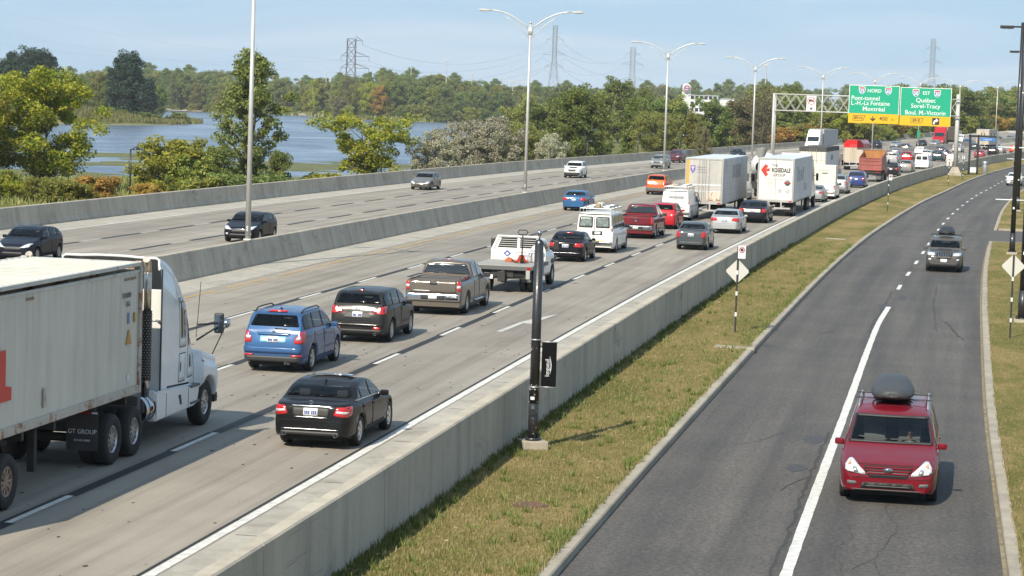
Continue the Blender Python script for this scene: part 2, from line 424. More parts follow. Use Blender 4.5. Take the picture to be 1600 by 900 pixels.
# cracks and tar patches
def crack(pts, w, seed, z=.006):
    r = random.Random(seed); mb = MB(); out = []
    for (a, b) in zip(pts, pts[1:]):
        n = max(2, int(math.hypot(b[0] - a[0], b[1] - a[1]) / .35))
        for i in range(n):
            t = i / n; out.append((a[0] + (b[0] - a[0]) * t + r.uniform(-.05, .05), a[1] + (b[1] - a[1]) * t, w * r.uniform(.3, 1.2)))
    for p, q in zip(out, out[1:]):
        mb.quad((p[0] - p[2] / 2, p[1], z), (p[0] + p[2] / 2, p[1], z), (q[0] + q[2] / 2, q[1], z), (q[0] - q[2] / 2, q[1], z))
    return mb
m_crack = M('asphalt_crack', (.038, .036, .034), .9)
ck = [crack([(RLx(y) - .24, y) for y in np.arange(34, 60, 1.)], .09, 1, .005), crack([(RLx(y) - .2, y) for y in np.arange(86, 108, 1.)], .07, 2, .005),
      crack([(-.55, 38.5), (-.8, 42), (-.45, 45.2), (-.75, 47.6), (-.6, 49)], .02, 3), crack([(-1.5, 38), (-1.2, 40), (-1.55, 42.5), (-1.25, 44), (-1.5, 46)], .015, 4),
      crack([(-.8, 42), (-1.05, 41.3), (-1.2, 40)], .014, 5), crack([(-2.9, 49), (-2.6, 50.4), (-2.2, 51.6)], .04, 6), crack([(-4.6, 55), (-3.8, 56.2), (-3.3, 58.5)], .03, 7),
      crack([(-4.2, 58), (-2.4, 58.4)], .02, 8), crack([(.55, 92), (1.0, 86), (1.25, 84.5)], .10, 9), crack([(.2, 88), (.05, 100), (.2, 112)], .05, 11), crack([(-3.9, 84), (-3.3, 86.5)], .04, 12)]
for c_ in ck: tag(c_.build('road_crack', m_crack), kind='structure')
mb = MB()
rr = random.Random(5)
for (x, y, a, b) in [(-2.62, 57.0, .24, .8), (-2.75, 52.3, .26, .6), (-1.9, 98, .25, 1.6), (-1.25, 103.5, .22, 1.2), (-5.3, 79.5, .2, .6)]:
    pts = [(x + a * math.cos(t) * rr.uniform(.75, 1.1), y + b * math.sin(t) * rr.uniform(.8, 1.1)) for t in np.linspace(0, 6.283, 12)[:-1]]
    mb.prism(pts, .002, .006, 'z')
tag(mb.build('tar_stain', M('tar_stain', (.050, .048, .050), .75, var=.3, vs=8)), kind='structure')
# rubber and dirt specks on the carriageway
mb = MB()
for i in range(260):
    y = rr.uniform(33, 90); x = rr.uniform(f_d2(y), f_white(y) + .1); s_ = rr.uniform(.012, .05)
    pts = [(x + s_ * math.cos(t) * rr.uniform(.5, 1.2), y + s_ * 1.6 * math.sin(t)) for t in np.linspace(0, 6.28, 6)[:-1]]
    mb.prism(pts, HW + .002, HW + .006, 'z')
tag(mb.build('road_debris', M('rubber_crumb', (.03, .028, .026), .9)), kind='stuff')

# ------------------------------------------------------------------ kerbs
def kerb(name, fn, side, ys, mat=m_kerb, w=.24, h=.15, zf=grade):
    """side -1: the kerb lies on the left of the line"""
    mb = MB()
    for a in np.arange(ys[0], ys[1], 3.):
        b = min(a + 2.985, ys[1])
        p, q = fn(a), fn(b); e = .025
        vs = []
        for x0, y0 in ((p, a), (q, b)):
            z = zf(y0)
            vs.append([mb.bm.verts.new((x0 + side * dx, y0, z + dz)) for dx, dz in ((0, -.1), (0.015, h - e), (.015 + e, h), (w, h), (w, -.1))])
        for i in range(4): mb.bm.faces.new((vs[0][i], vs[0][i + 1], vs[1][i + 1], vs[1][i]))
        mb.bm.faces.new(vs[0]); mb.bm.faces.new(vs[1][::-1])
    return tag(mb.build(name, mat), kind='structure')
kerb('kerb', CLx, -1, (-30, 620))
kerb('kerb', CRx, 1, (-30, 151.5))
kerb('kerb', CRx, 1, (169.5, 620))
# driveway on the right with its own kerbs
mb = MB(); mb.quad((CRx(152) - .2, 151.0, .006), (60, 151.0, .006), (60, 170, .006), (CRx(169) - .2, 170, .006))
tag(mb.build('driveway', m_asph), kind='structure')
def kerb_x(y, x0, x1, side):
    mb = MB()
    for a in np.arange(x0, x1, 3.): mb.bb(a, a + 2.985, min(y, y + side * .3), max(y, y + side * .3), -.1, .15, .02)
    tag(mb.build('kerb', m_kerb), kind='structure')
kerb_x(151.5, CRx(151.5) + .31, 50, -1); kerb_x(169.5, CRx(169.5) + .31, 50, 1)

# ------------------------------------------------------------------ grass verges and the ground sheet
gz = lambda y: grade(y) + .145
strip('grass_verge', lambda y: Wx(y) - .1, lambda y: CLx(y) - .22, gz, m_grass, nx=4)
strip('roadside_lawn', lambda y: CRx(y) + .22, lambda y: CRx(y) + 90, gz, m_grass, [y for y in YS if y < 151] + [151.25], nx=4)
strip('roadside_lawn', lambda y: CRx(y) + .22, lambda y: CRx(y) + 90, gz, m_grass, [169.75] + [y for y in YS if y > 170], nx=4)

NEAR = pchip([(-2500, 302), (0, 302), (200, 312), (470, 326), (640, 360), (760, 480), (860, 640), (1000, 760), (1150, 980), (1240, 1450), (1300, 4000), (3000, 4000)])
FAR = pchip([(-2500, 1500), (0, 1420), (300, 1330), (480, 1300), (540, 1180), (700, 1180), (800, 1240), (950, 1300), (1100, 1600), (1240, 1700), (3000, 1700)])
ISL0 = pchip([(-2500, 690), (0, 720), (180, 755), (270, 790), (312, 840), (318, 850), (3000, 850)])
ISL1 = pchip([(-2500, 1150), (0, 1120), (180, 1050), (270, 930), (312, 845), (318, 848), (3000, 848)])
WATER_Z = -3.3
def smooth(t): t = min(max(t, 0), 1); return t * t * (3 - 2 * t)
def land_z(x, y):
    Z = x * FH.x + y * FH.y
    if -60 < y < 700 and x > Fx(y) - 1.0: return grade(y) - .5
    if y <= -60: return -2.2 if x < -45 else -.5
    f = Fx(min(y, 700)) if y < 700 else 1e9
    t = smooth((f - 1 - x) / 13) if y < 700 else smooth((y - 700) / 60)
    lo = -2.2 - .75 * smooth((Z - 225) / 75) * (1 if x < -60 else 0) + .8 * smooth((Z - 300) / 300) * (1 if x > -120 else 0)
    h = (grade(min(y, 700)) - .3) * (1 - t) + lo * t
    if Z > 40:
        px = 808 + 3750 * (x * rgt.x + y * rgt.y) / Z
        s = min(Z - NEAR(px), FAR(px) - Z)
        if px < 318: s = min(s, max(ISL0(px) - Z, Z - ISL1(px)))
        s += 9 * math.sin(x * .045 + y * .02) + 5 * math.sin(x * .11 - y * .09)
        if s > -20: h = h * (1 - smooth((s + 20) / 45)) + (-4.4) * smooth((s + 20) / 45)
        elif Z > 1150: h += 1.5 * smooth((Z - FAR(px)) / 80)
    return h
angs = list(np.arange(-180, -34, 6.)) + list(np.arange(-34, 16, .3)) + list(np.arange(16, 180, 6.))
rads = [4.] + list(np.geomspace(20, 700, 85)) + list(np.geomspace(715, 1700, 55)) + list(np.geomspace(1800, 9000, 14))
v, f = [], []
for r_ in rads:
    for a in angs:
        x, y = r_ * math.sin(R(a)), r_ * math.cos(R(a)); v.append((x, y, land_z(x, y)))
n = len(angs)
for j in range(len(rads) - 1):
    for i in range(n):
        f.append((j * n + i, j * n + (i + 1) % n, (j + 1) * n + (i + 1) % n, (j + 1) * n + i))
f = [q[::-1] for q in f]
tag(link('ground', np_mesh('ground', v, f, m_land, smooth=True)), kind='structure')
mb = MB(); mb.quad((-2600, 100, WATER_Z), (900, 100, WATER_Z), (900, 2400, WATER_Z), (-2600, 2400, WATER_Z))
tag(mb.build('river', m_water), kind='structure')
# floating weed mats by the near bank
mb = MB(); rr = random.Random(11)
for i in range(30):
    px = rr.uniform(-40, 640); Z = NEAR(px) + rr.uniform(4, 75) * (1.3 if px < 250 else .8) + (30 if rr.random() < .3 else 0)
    if px > 300 and rr.random() < .5: continue
    c = loc(px, Z); a, b = rr.uniform(4, 13), rr.uniform(4, 16)
    pts = [(c.x + a * math.cos(t) * rr.uniform(.6, 1.1), c.y + b * math.sin(t) * rr.uniform(.6, 1.1)) for t in np.linspace(0, 6.283, 15)[:-1]]
    mb.prism(pts, WATER_Z - .1, WATER_Z + .03 + i * .0011, 'z')
tag(mb.build('water_weed', M('water_weed', (.10, .105, .03), .9, var=.35, vs=.6)), kind='stuff')

# ------------------------------------------------------------------ barriers in cast segments
def wall_thing(name, label, cat, fn, prof, seg, y0, y1, mat, zf, group=None):
    root = thing(name, label, cat, (0, 0, 0), 0, group)
    y = y0
    while y < y1:
        e = min(y + seg, y1); mb = MB(); ys = np.linspace(y, e - .03, 4); rings = []
        for q in ys:
            rings.append([mb.bm.verts.new((fn(q) + dx, q, zf(q) + dz)) for dx, dz in prof])
        for a, b in zip(rings, rings[1:]):
            for i in range(len(prof) - 1): mb.bm.faces.new((a[i], a[i + 1], b[i + 1], b[i]))
        mb.bm.faces.new(rings[0]); mb.bm.faces.new(rings[-1][::-1])
        mb.build('wall_segment', mat, root); y = e
    return root
wall_thing('concrete_wall', 'long pale concrete retaining wall between the queue of traffic and the grass verge', 'wall', Wx,
           [(.02, -.1), (0, 1.38), (-.03, 1.41), (-.26, 1.41), (-.30, 1.36), (-.34, .9), (-.5, .45), (-.5, .1)], 7.5, -20, 640, m_wall, grade)
wall_thing('median_barrier', 'concrete median barrier carrying the tall twin-armed street lamps', 'barrier', Mx,
           [(.12, -.1), (.12, .1), (.02, .35), (-.17, 1.07), (-.2, 1.1), (-.36, 1.1), (-.39, 1.07), (-.58, .35), (-.68, .1), (-.68, -.1)], 9, -20, 640, m_wall2, hw)
wall_thing('river_barrier', 'grey concrete barrier along the far edge of the highway by the river', 'barrier', Fx,
           [(.15, -.3), (.12, .1), (0, .35), (-.12, 1.07), (-.15, 1.1), (-.36, 1.1), (-.4, 1.07), (-.42, -.6)], 9, -20, 640, m_wall2, hw)

# ------------------------------------------------------------------ grass blades on the near verges
def blades(name, fa, fb, y0, y1, n, seed):
    g = np.random.default_rng(seed); yy = y0 + (y1 - y0) * g.random(n) ** 1.7
    A = np.array([fa(y) for y in np.linspace(y0, y1, 60)]); B = np.array([fb(y) for y in np.linspace(y0, y1, 60)]); L_ = np.linspace(y0, y1, 60)
    a, b = np.interp(yy, L_, A), np.interp(yy, L_, B); xx = a + (b - a) * g.random(n)
    h = (.02 + .045 * g.random(n) + .10 * (g.random(n) ** 14)) * (1 + .8 * (np.minimum(xx - a, b - xx) < .12)); w = .007 + .008 * g.random(n); th = g.random(n) * 6.28
    ln = .05 * (g.random((n, 2)) - .5)
    z = np.array([.14]) + np.zeros(n)
    p0 = np.stack([xx - w * np.cos(th), yy - w * np.sin(th), z], 1); p1 = np.stack([xx + w * np.cos(th), yy + w * np.sin(th), z], 1)
    p2 = np.stack([xx + ln[:, 0], yy + ln[:, 1], z + h], 1)
    v = np.stack([p0, p1, p2], 1).reshape(-1, 3); f = np.arange(3 * n).reshape(-1, 3)
    return tag(link(name, np_mesh(name, v, f, m_blade)), kind='stuff')
def mat_leaf(name, cols, tr=.3, isl=True):
    s = NT(name); g = s.n('NewGeometry'); oi = s.n('ObjectInfo')
    o = s.coord('Object'); n = s.noise(o, .45, 3, .6)
    fac = s.math('ADD', s.math('MULTIPLY', g.outputs['Random Per Island'], .55), s.math('MULTIPLY', n, .55))
    k = len(cols)
    c = s.ramp(fac, [(.2 + .6 * i / (k - 1), cols[i]) for i in range(k)])
    hs = s.n('HueSaturation'); s.l(c, hs.inputs['Color'])
    s.l(s.math('ADD', s.math('MULTIPLY', oi.outputs['Random'], .36), .82), hs.inputs['Value'])
    s.l(s.math('ADD', s.math('MULTIPLY', oi.outputs['Random'], .03), .485), hs.inputs['Hue'])
    s.b.inputs['Roughness'].default_value = .6; s.b.inputs['Specular IOR Level'].default_value = .25
    s.l(hs.outputs[0], s.b.inputs['Base Color'])
    t = s.n('BsdfTranslucent'); s.l(hs.outputs[0], t.inputs[0]); mx = s.n('MixShader'); mx.inputs[0].default_value = tr
    out = s.t.nodes['Material Output']; s.l(s.b.outputs[0], mx.inputs[1]); s.l(t.outputs[0], mx.inputs[2]); s.l(mx.outputs[0], out.inputs[0])
    return s.m
m_blade = mat_leaf('grass_blade', [(.11, .12, .032), (.205, .18, .072), (.32, .25, .135)], .2)
blades('grass', lambda y: Wx(y) + .01, lambda y: CLx(y) - .19, 34, 130, 85000, 1)
blades('grass', lambda y: CRx(y) + .20, lambda y: CRx(y) + 2.6, 38, 150, 26000, 2)
def weeds(fa, fb, y0, y1, n, seed):
    g = np.random.default_rng(seed); V = []
    for i in range(n):
        y = y0 + (y1 - y0) * g.random() ** 1.5; x = fa(y) + (fb(y) - fa(y)) * (g.random() if g.random() < .35 else (g.random() ** 2 * .12 if g.random() < .6 else 1 - g.random() ** 2 * .06)); r_ = .05 + .12 * g.random()
        for k in range(16):
            a = g.random() * 6.28; q = r_ * g.random(); h = (.07 + .14 * g.random()); b = (x + q * math.cos(a), y + q * math.sin(a)); e = .012
            V += [(b[0] - e, b[1], .14), (b[0] + e, b[1], .14), (b[0] + .5 * h * math.cos(a), b[1] + .5 * h * math.sin(a), .14 + h)]
    return tag(link('weeds', np_mesh('weeds', V, np.arange(len(V)).reshape(-1, 3), mat_leaf('weed_leaf', [(.06, .10, .02), (.11, .15, .03), (.17, .19, .05)], .2))), kind='stuff')
weeds(lambda y: Wx(y) + .03, lambda y: CLx(y) - .27, 34, 140, 700, 4)
# litter and dead leaves on the verge
mb = MB(); rr = random.Random(3)
for i in range(150):
    y = 36 + 90 * rr.random() ** 1.6; x = rr.uniform(Wx(y) + .05, CLx(y) - .3) if rr.random() < .6 else Wx(y) + abs(rr.gauss(0, .15)) + .03
    mb.box((x, y, .19), (rr.uniform(.03, .08), rr.uniform(.03, .08), .004), Matrix.Rotation(rr.uniform(0, 3), 3, 'Z') @ Matrix.Rotation(rr.uniform(-.5, .5), 3, 'X'))
tag(mb.build('fallen_leaves', M('dead_leaf', (.34, .25, .14), .8, var=.5, vs=8)), kind='stuff')
mh = MB(); mh.cyl((0, 0, 0), (0, 0, .03), .33, n=28); mh.cyl((0, 0, .03), (0, 0, .045), .27, n=24)
o = mh.build('manhole_cover', M('rusty_iron', (.12, .06, .04), .8, var=.4, vs=9, bump=.3, bs=30)); o.location = (-7.3, 44.4, .135)
tag(o, 'rusty round manhole cover set in the grass verge', 'manhole cover')
for (x, y, sx, sy) in ((-5.62, 76.8, 1.3, .7), (-5.4, 146.5, 1.2, .7)):
    mb = MB(); mb.box((0, 0, 0), (sx, sy, .08), bev=.01); o = mb.build('drain_slab', m_kerb); o.location = (x - .55, y, .13)
    tag(o, 'small concrete drain slab beside the kerb ' + ('near the diamond sign post' if y < 100 else 'farther up the verge'), 'slab')
# ------------------------------------------------------------------ vehicle materials
def paint(name, col, metal=.25, rough=.28, coat=.75):
    if col and max(col) < .03: coat = .42
    return M('paint_' + name, col, .5, metal * .35, coat, var=.06, vs=1.5, spec=.04)
m_glass = M('dark_car_glass', (.012, .015, .018), .03, spec=.9, coat=.3)
m_glass2 = M('pale_van_glass', (.16, .19, .18), .12, spec=.6, var=.5, vs=6)
m_tyre = M('tyre_rubber', (.018, .018, .018), .85, var=.25, vs=20)
m_rim = M('alloy_rim', (.52, .53, .55), .28, .9)
m_rimd = M('dark_rim', (.10, .10, .11), .35, .8)
m_hub = M('wheel_well_black', (.012, .012, .012), .9)
m_trim = M('black_plastic', (.022, .022, .023), .55)
m_grey = M('grey_plastic', (.09, .09, .092), .6)
m_red = M('red_lens', (.42, .012, .012), .12, coat=.8, var=.25, vs=25)
m_clear = M('clear_lens', (.62, .62, .63), .1, metal=.25, coat=1., var=.35, vs=22)
m_amber = M('amber_lens', (.65, .22, .03), .15, coat=.8)
m_chrome = M('chrome', (.46, .47, .49), .10, 1.)
m_plate = M('plate_white', (.62, .64, .66), .4)
m_platetx = M('plate_blue', (.06, .10, .30), .5)
m_seam = M('panel_gap', (.01, .01, .01), .8)
m_whitep = paint('white', (.70, .70, .68), 0, .35)
m_steel = M('galvanised_steel', (.42, .43, .44), .45, .7, var=.15, vs=4)

WH = {}
def wheel_mesh(rw, tw, rimf, spokes, rimmat):
    key = (rw, tw, rimf, spokes, rimmat.name)
    if key in WH: return WH[key]
    ri = rw * rimf; h = tw / 2
    mb = MB(); mb.lathe([(ri, h * .8), (ri + .02, h * .95), (rw * .93, h), (rw, h * .72), (rw, -h * .72), (rw * .93, -h), (ri + .02, -h * .95), (ri, -h * .8), (ri, h * .8)], 26, 'x')
    ty = mb.mesh('tyre', m_tyre)
    mb = MB(); mb.lathe([(ri + .006, h * .82), (ri - .018, h * .9), (ri - .03, h * .62), (ri - .03, -h * .5)], 26, 'x')
    mb.cyl((h * .1, 0, 0), (h * .16, 0, 0), ri - .02, n=22)
    rim = [mb.mesh('rim', rimmat)]
    rim[0].materials.append(m_hub)
    for p in rim[0].polygons:
        if len(p.vertices) > 6: p.material_index = 1
    mb = MB()
    for k in range(spokes):
        a = 2 * math.pi * k / spokes
        mb.box((h * .62, math.cos(a) * ri * .52, math.sin(a) * ri * .52), (.04, ri * .95, ri * (1.25 / spokes + .05)), Matrix.Rotation(a, 3, 'X'))
    mb.cyl((h * .4, 0, 0), (h * .75, 0, 0), ri * .22, n=12)
    sp = mb.mesh('spokes', rimmat)
    WH[key] = (ty, rim[0], sp); return WH[key]
def add_wheel(parent, x, y, rw, tw, rimf=.66, spokes=7, rimmat=None, side=1, detail=2, label=None):
    ty, rim, sp = wheel_mesh(rw, tw, rimf, spokes, rimmat or m_rim)
    w = link('wheel', ty, parent, (x, y, rw)); w.rotation_euler = (0, 0, 0 if side > 0 else math.pi)
    if label: w['label'] = label
    if detail > 0: link('rim', rim, w); link('spokes', sp, w)
    return w

# silhouettes: distance from the front bumper -> height (roof line, belt line) and relative half width
TPL = {
 'sedan': dict(L=4.6, W=1.78, H=1.45, wb=2.76, fo=.82, rw=.325,
  top=[(0, .50), (.03, .63), (.12, .71), (.5, .80), (1.35, .97), (2.22, 1.40), (2.65, 1.45), (3.1, 1.43), (3.42, 1.36), (4.03, 1.07), (4.2, 1.055), (4.5, 1.01), (4.56, .90), (4.6, .55)],
  belt=[(0, .49), (.12, .66), (.5, .76), (1.35, .89), (4.0, .98), (4.45, .95), (4.56, .80), (4.6, .5)],
  plan=[(0, .66), (.06, .77), (.2, .87), (.6, .97), (1.2, 1), (3.6, 1), (4.15, .97), (4.42, .91), (4.54, .83), (4.6, .74)],
  ws=(1.42, 2.18), bg=(3.99, 3.42), side=(1.62, 3.95), pil=[2.58, 3.42], doors=[(1.38, 2.58), (2.60, 3.46)], tum=.38),
 'hatch': dict(L=4.15, W=1.72, H=1.48, wb=2.57, fo=.82, rw=.31,
  top=[(0, .5), (.03, .65), (.12, .75), (.5, .86), (1.1, 1.0), (1.95, 1.43), (2.4, 1.48), (3.0, 1.455), (3.45, 1.37), (3.72, 1.25), (4.0, 1.03), (4.08, .85), (4.12, .7), (4.15, .5)],
  belt=[(0, .49), (.12, .68), (.5, .8), (1.1, .92), (3.7, 1.04), (3.98, 1.0), (4.1, .72), (4.15, .48)],
  plan=[(0, .66), (.06, .78), (.2, .88), (.6, .97), (1.1, 1), (3.3, 1), (3.8, .96), (4.0, .9), (4.1, .84), (4.15, .76)],
  ws=(1.18, 1.92), bg=(3.96, 3.50), side=(1.4, 3.72), pil=[2.3, 3.1], doors=[(1.15, 2.3), (2.32, 3.15)]),
 'suv': dict(L=4.58, W=1.82, H=1.69, wb=2.65, fo=.92, rw=.35,
  top=[(0, .55), (.03, .78), (.14, .90), (.5, 1.0), (1.2, 1.12), (1.98, 1.60), (2.4, 1.68), (3.2, 1.69), (4.0, 1.65), (4.13, 1.60), (4.40, 1.16), (4.47, .98), (4.53, .82), (4.58, .55)],
  belt=[(0, .54), (.14, .82), (.5, .92), (1.2, 1.02), (4.1, 1.14), (4.39, 1.10), (4.5, .80), (4.58, .52)],
  plan=[(0, .70), (.06, .80), (.2, .89), (.6, .97), (1.2, 1), (3.6, 1), (4.1, .965), (4.38, .92), (4.52, .87), (4.58, .80)],
  ws=(1.28, 1.94), bg=(4.37, 4.15), side=(1.5, 4.22), pil=[2.46, 3.42], doors=[(1.3, 2.46), (2.48, 3.5)]),
 'minivan': dict(L=5.13, W=1.985, H=1.76, wb=3.02, fo=.98, rw=.34,
  top=[(0, .55), (.04, .70), (.13, .78), (.5, .90), (1.08, 1.045), (2.12, 1.65), (2.6, 1.73), (3.3, 1.755), (4.2, 1.75), (4.8, 1.70), (4.93, 1.5), (5.03, 1.1), (5.09, .8), (5.13, .5)],
  belt=[(0, .53), (.13, .72), (.5, .83), (1.08, .95), (4.8, 1.08), (5.0, 1.04), (5.1, .7), (5.13, .48)],
  plan=[(0, .74), (.06, .84), (.2, .91), (.6, .975), (1.2, 1), (4.3, 1), (4.8, .97), (5.02, .93), (5.13, .86)],
  ws=(1.14, 2.10), bg=(5.0, 4.9), side=(1.5, 4.85), pil=[2.5, 3.6], doors=[(1.3, 2.5), (2.52, 3.7)]),
 'van': dict(L=5.7, W=2.01, H=2.08, wb=3.43, fo=.85, rw=.37,
  top=[(0, .6), (.05, .90), (.2, 1.02), (.9, 1.20), (1.02, 1.25), (1.75, 1.94), (2.1, 2.06), (3.5, 2.08), (5.45, 2.07), (5.58, 1.98), (5.64, 1.5), (5.67, 1.0), (5.7, .6)],
  belt=[(0, .58), (.2, .94), (.95, 1.12), (5.5, 1.18), (5.65, .95), (5.7, .55)],
  plan=[(0, .76), (.06, .85), (.2, .91), (.7, .98), (1.2, 1), (5.3, 1), (5.6, .975), (5.66, .95), (5.7, .9)],
  ws=(1.1, 1.72), bg=(5.62, 5.55), side=(1.3, 5.4), pil=[2.3, 3.5, 4.5], doors=[(1.15, 2.3)], tum=.16),
 'pickup': dict(L=5.83, W=2.03, H=1.87, wb=3.64, fo=.95, rw=.385,
  top=[(0, .7), (.05, .98), (.2, 1.10), (1.3, 1.22), (2.05, 1.74), (2.4, 1.86), (3.1, 1.87), (3.42, 1.82), (3.62, 1.30), (3.72, 1.27), (5.74, 1.27), (5.79, 1.2), (5.83, .62)],
  belt=[(0, .68), (.2, 1.0), (1.3, 1.12), (3.6, 1.20), (5.76, 1.21), (5.83, .6)],
  plan=[(0, .82), (.06, .9), (.2, .95), (.7, .99), (1.2, 1), (5.5, 1), (5.74, .985), (5.83, .95)],
  ws=(1.38, 2.0), bg=(3.60, 3.46), side=(1.6, 3.44), pil=[2.62], doors=[(1.4, 2.62), (2.64, 3.5)], bed=(3.74, 5.72, .78)),
}
def warp(tpl, L=None, W=None, H=None):
    t = dict(TPL[tpl]); l0, h0 = t['L'], t['H']; L = L or l0; H = H or h0; a, b = L / l0, H / h0
    for k in ('top', 'belt'): t[k] = [(d * a, z * b) for d, z in t[k]]
    t['plan'] = [(d * a, w) for d, w in t['plan']]
    for k in ('ws', 'bg', 'side'): t[k] = tuple(d * a for d in t[k])
    t['pil'] = [d * a for d in t['pil']]; t['doors'] = [tuple(d * a for d in q) for q in t['doors']]
    if 'bed' in t: t['bed'] = (t['bed'][0] * a, t['bed'][1] * a, t['bed'][2])
    t['wb'] *= a; t['fo'] *= a; t['L'], t['W'], t['H'] = L, W or t['W'], H
    return t

class Body:
    def __init__(s, t, zb=.23):
        s.t = t; s.L, s.hw = t['L'], t['W'] / 2; s.top, s.belt, s.plan = pchip(t['top']), pchip(t['belt']), pchip(t['plan'])
        s.zb0 = t.get('zb', zb); s.ax = [t['fo'], t['fo'] + t['wb']]; s.ra = t['rw'] + .055; s.tum = t.get('tum', .30)
    def zb(s, d):
        z = s.zb0 + .05 * (1 - smooth(d / .3)) + .07 * (1 - smooth((s.L - d) / .35))
        for a in s.ax:
            u = abs(d - a)
            if u < s.ra: z = max(z, s.t['rw'] + math.sqrt(s.ra ** 2 - u * u))
        return z
    def ring(s, d):
        w = s.hw * s.plan(d); top = s.top(d); zs = min(s.belt(d), top - .012); zb = s.zb(d); zn = s.zb0
        h = max(top - zs, .01); k = smooth(h / .38)
        def low(f, e): return max(zn + f * (zs - zn), min(zb + e, zs - .002))
        rho = .5 + .38 * k
        rx = w * .945 - s.tum * h * rho; rz = zs + h * rho
        p = [(w * .80, zb), (w * .955, zb), (w * .985, low(.16, .02)), (w * 1.0, low(.42, .04)), (w * .998, low(.66, .06)), (w * .985, low(.86, .08)),
             (w * .965, max(zs, zb + .085)), (w * .945, max(zs + .012 * k, zb + .088)),
             (w * .945 - s.tum * h * rho * .5, zs + h * rho * .52), (rx, rz),
             (rx - .03 - .05 * k, zs + h * (rho + (1 - rho) * .62)), (rx * .62, top - .012 * (1 + k)), (rx * .3, top - .003), (0, top)]
        if 'bed' in s.t:
            a, b, fl = s.t['bed']
            if a < d < b:
                p[8] = (w * .93, zs + .05); p[9] = (w * .87, zs + .05); p[10] = (w * .84, fl + .02); p[11] = (w * .5, fl); p[12] = (w * .25, fl); p[13] = (0, fl)
        return p
    def stations(s, step):
        L = s.L; d = list(np.arange(0, L, step)) + [L]
        if step < .13:
            for e in (.008, .02, .04, .07, .1, .14, .19, .25, .32, .4): d += [e, L - e]
            for a in s.ax:
                for q in np.linspace(-1, 1, 15): d.append(a + s.ra * math.sin(q * math.pi / 2) * .999)
                d += [a - s.ra - .004, a + s.ra + .004]
        else:
            for e in (.03, .08, .16, .3): d += [e, L - e]
            for a in s.ax:
                for q in np.linspace(-1, 1, 7): d.append(a + s.ra * math.sin(q * math.pi / 2) * .999)
                d += [a - s.ra - .01, a + s.ra + .01]
        if 'bed' in s.t:
            for q in s.t['bed'][:2]: d += [q - .006, q + .006]
        for q in (s.t['ws'] + s.t['bg']): d.append(q)
        d = sorted(q for q in d if 0 <= q <= L); o = [d[0]]
        for q in d[1:]:
            if q - o[-1] > .003: o.append(q)
        return o
    def data(s, step, skip=None):
        ds = s.stations(step); v, f = [], []; m = 0
        for d in ds:
            r = s.ring(d); ring = [(x, s.L / 2 - d, z) for x, z in r] + [(-x, s.L / 2 - d, z) for x, z in r[-2::-1]]
            m = len(ring); v += ring
        for j in range(len(ds) - 1):
            for i in range(m - 1):
                f.append((j * m + i, (j + 1) * m + i, (j + 1) * m + i + 1, j * m + i + 1))
        caps = [list(range(m))[::-1], [(len(ds) - 1) * m + i for i in range(m)]]
        return v, f, caps

def panel_mesh(name, bvh, poly, axis, off, mat, step=.09, L=0., thick=.012):
    """a thin plate lying on the body: the 2-D outline is projected along the axis; returns mesh data"""
    bm = bmesh.new()
    vs = [bm.verts.new((p[0], p[1], 0)) for p in poly]; bm.faces.new(vs)
    xs = [p[0] for p in poly]; ys = [p[1] for p in poly]
    for ax, lo, hi in ((0, min(xs), max(xs)), (1, min(ys), max(ys))):
        n = int((hi - lo) / step)
        for i in range(1, n + 1):
            c = [0, 0, 0]; nn = [0, 0, 0]; c[ax] = lo + (hi - lo) * i / (n + 1); nn[ax] = 1
            bmesh.ops.bisect_plane(bm, geom=bm.verts[:] + bm.edges[:] + bm.faces[:], plane_co=c, plane_no=nn)
    dirs = {'rear': (0, 1, 0), 'front': (0, -1, 0), 'right': (-1, 0, 0), 'left': (1, 0, 0), 'top': (0, 0, -1)}
    d = Vector(dirs[axis]); last = None; pend = []
    for vtx in bm.verts:
        a, b = vtx.co.x, vtx.co.y
        if axis in ('rear', 'front'): o = Vector((a, -9 if axis == 'rear' else 9, b))
        elif axis == 'top': o = Vector((a, L / 2 - b, 9))
        else: o = Vector((9 if axis == 'right' else -9, L / 2 - a, b))
        h, nrm, _, _ = bvh.ray_cast(o, d)
        if h is None: pend.append((vtx, o)); continue
        if nrm.dot(d) > 0: nrm = -nrm
        vtx.co = h + (nrm * .6 - d * .4).normalized() * off; last = vtx.co.copy()
    for vtx, o in pend:
        if last is None: break
        q = o.copy()
        if axis in ('rear', 'front'): q.y = last.y
        elif axis == 'top': q.z = last.z
        else: q.x = last.x
        h, nrm, _, _ = bvh.find_nearest(q)
        vtx.co = h if h else q
    bed = [e for e in bm.edges if e.is_boundary]
    r = bmesh.ops.extrude_edge_only(bm, edges=bed)
    for g in r['geom']:
        if isinstance(g, bmesh.types.BMVert): g.co += d * thick
    bmesh.ops.recalc_face_normals(bm, faces=bm.faces)
    for f in bm.faces:
        f.smooth = True
    av = Vector((0, 0, 0))
    for f in bm.faces: av += f.normal * f.calc_area()
    if av.dot(d) > 0: bmesh.ops.reverse_faces(bm, faces=bm.faces)
    me = bpy.data.meshes.new(name); bm.to_mesh(me); bm.free(); me.materials.append(mat); return me
def mir(poly): return [(-a, b) for a, b in poly][::-1]
def rnd_poly(poly, r=.04, n=3):
    out = []; k = len(poly)
    for i in range(k):
        p, q, s_ = Vector(poly[i - 1]), Vector(poly[i]), Vector(poly[(i + 1) % k])
        a, b = (p - q), (s_ - q); ra = min(r, a.length * .4); rb = min(r, b.length * .4)
        A, B = q + a.normalized() * ra, q + b.normalized() * rb
        for j in range(n + 1):
            t = j / n; out.append(tuple((A * (1 - t) ** 2 + q * 2 * t * (1 - t) + B * t * t)))
    return out

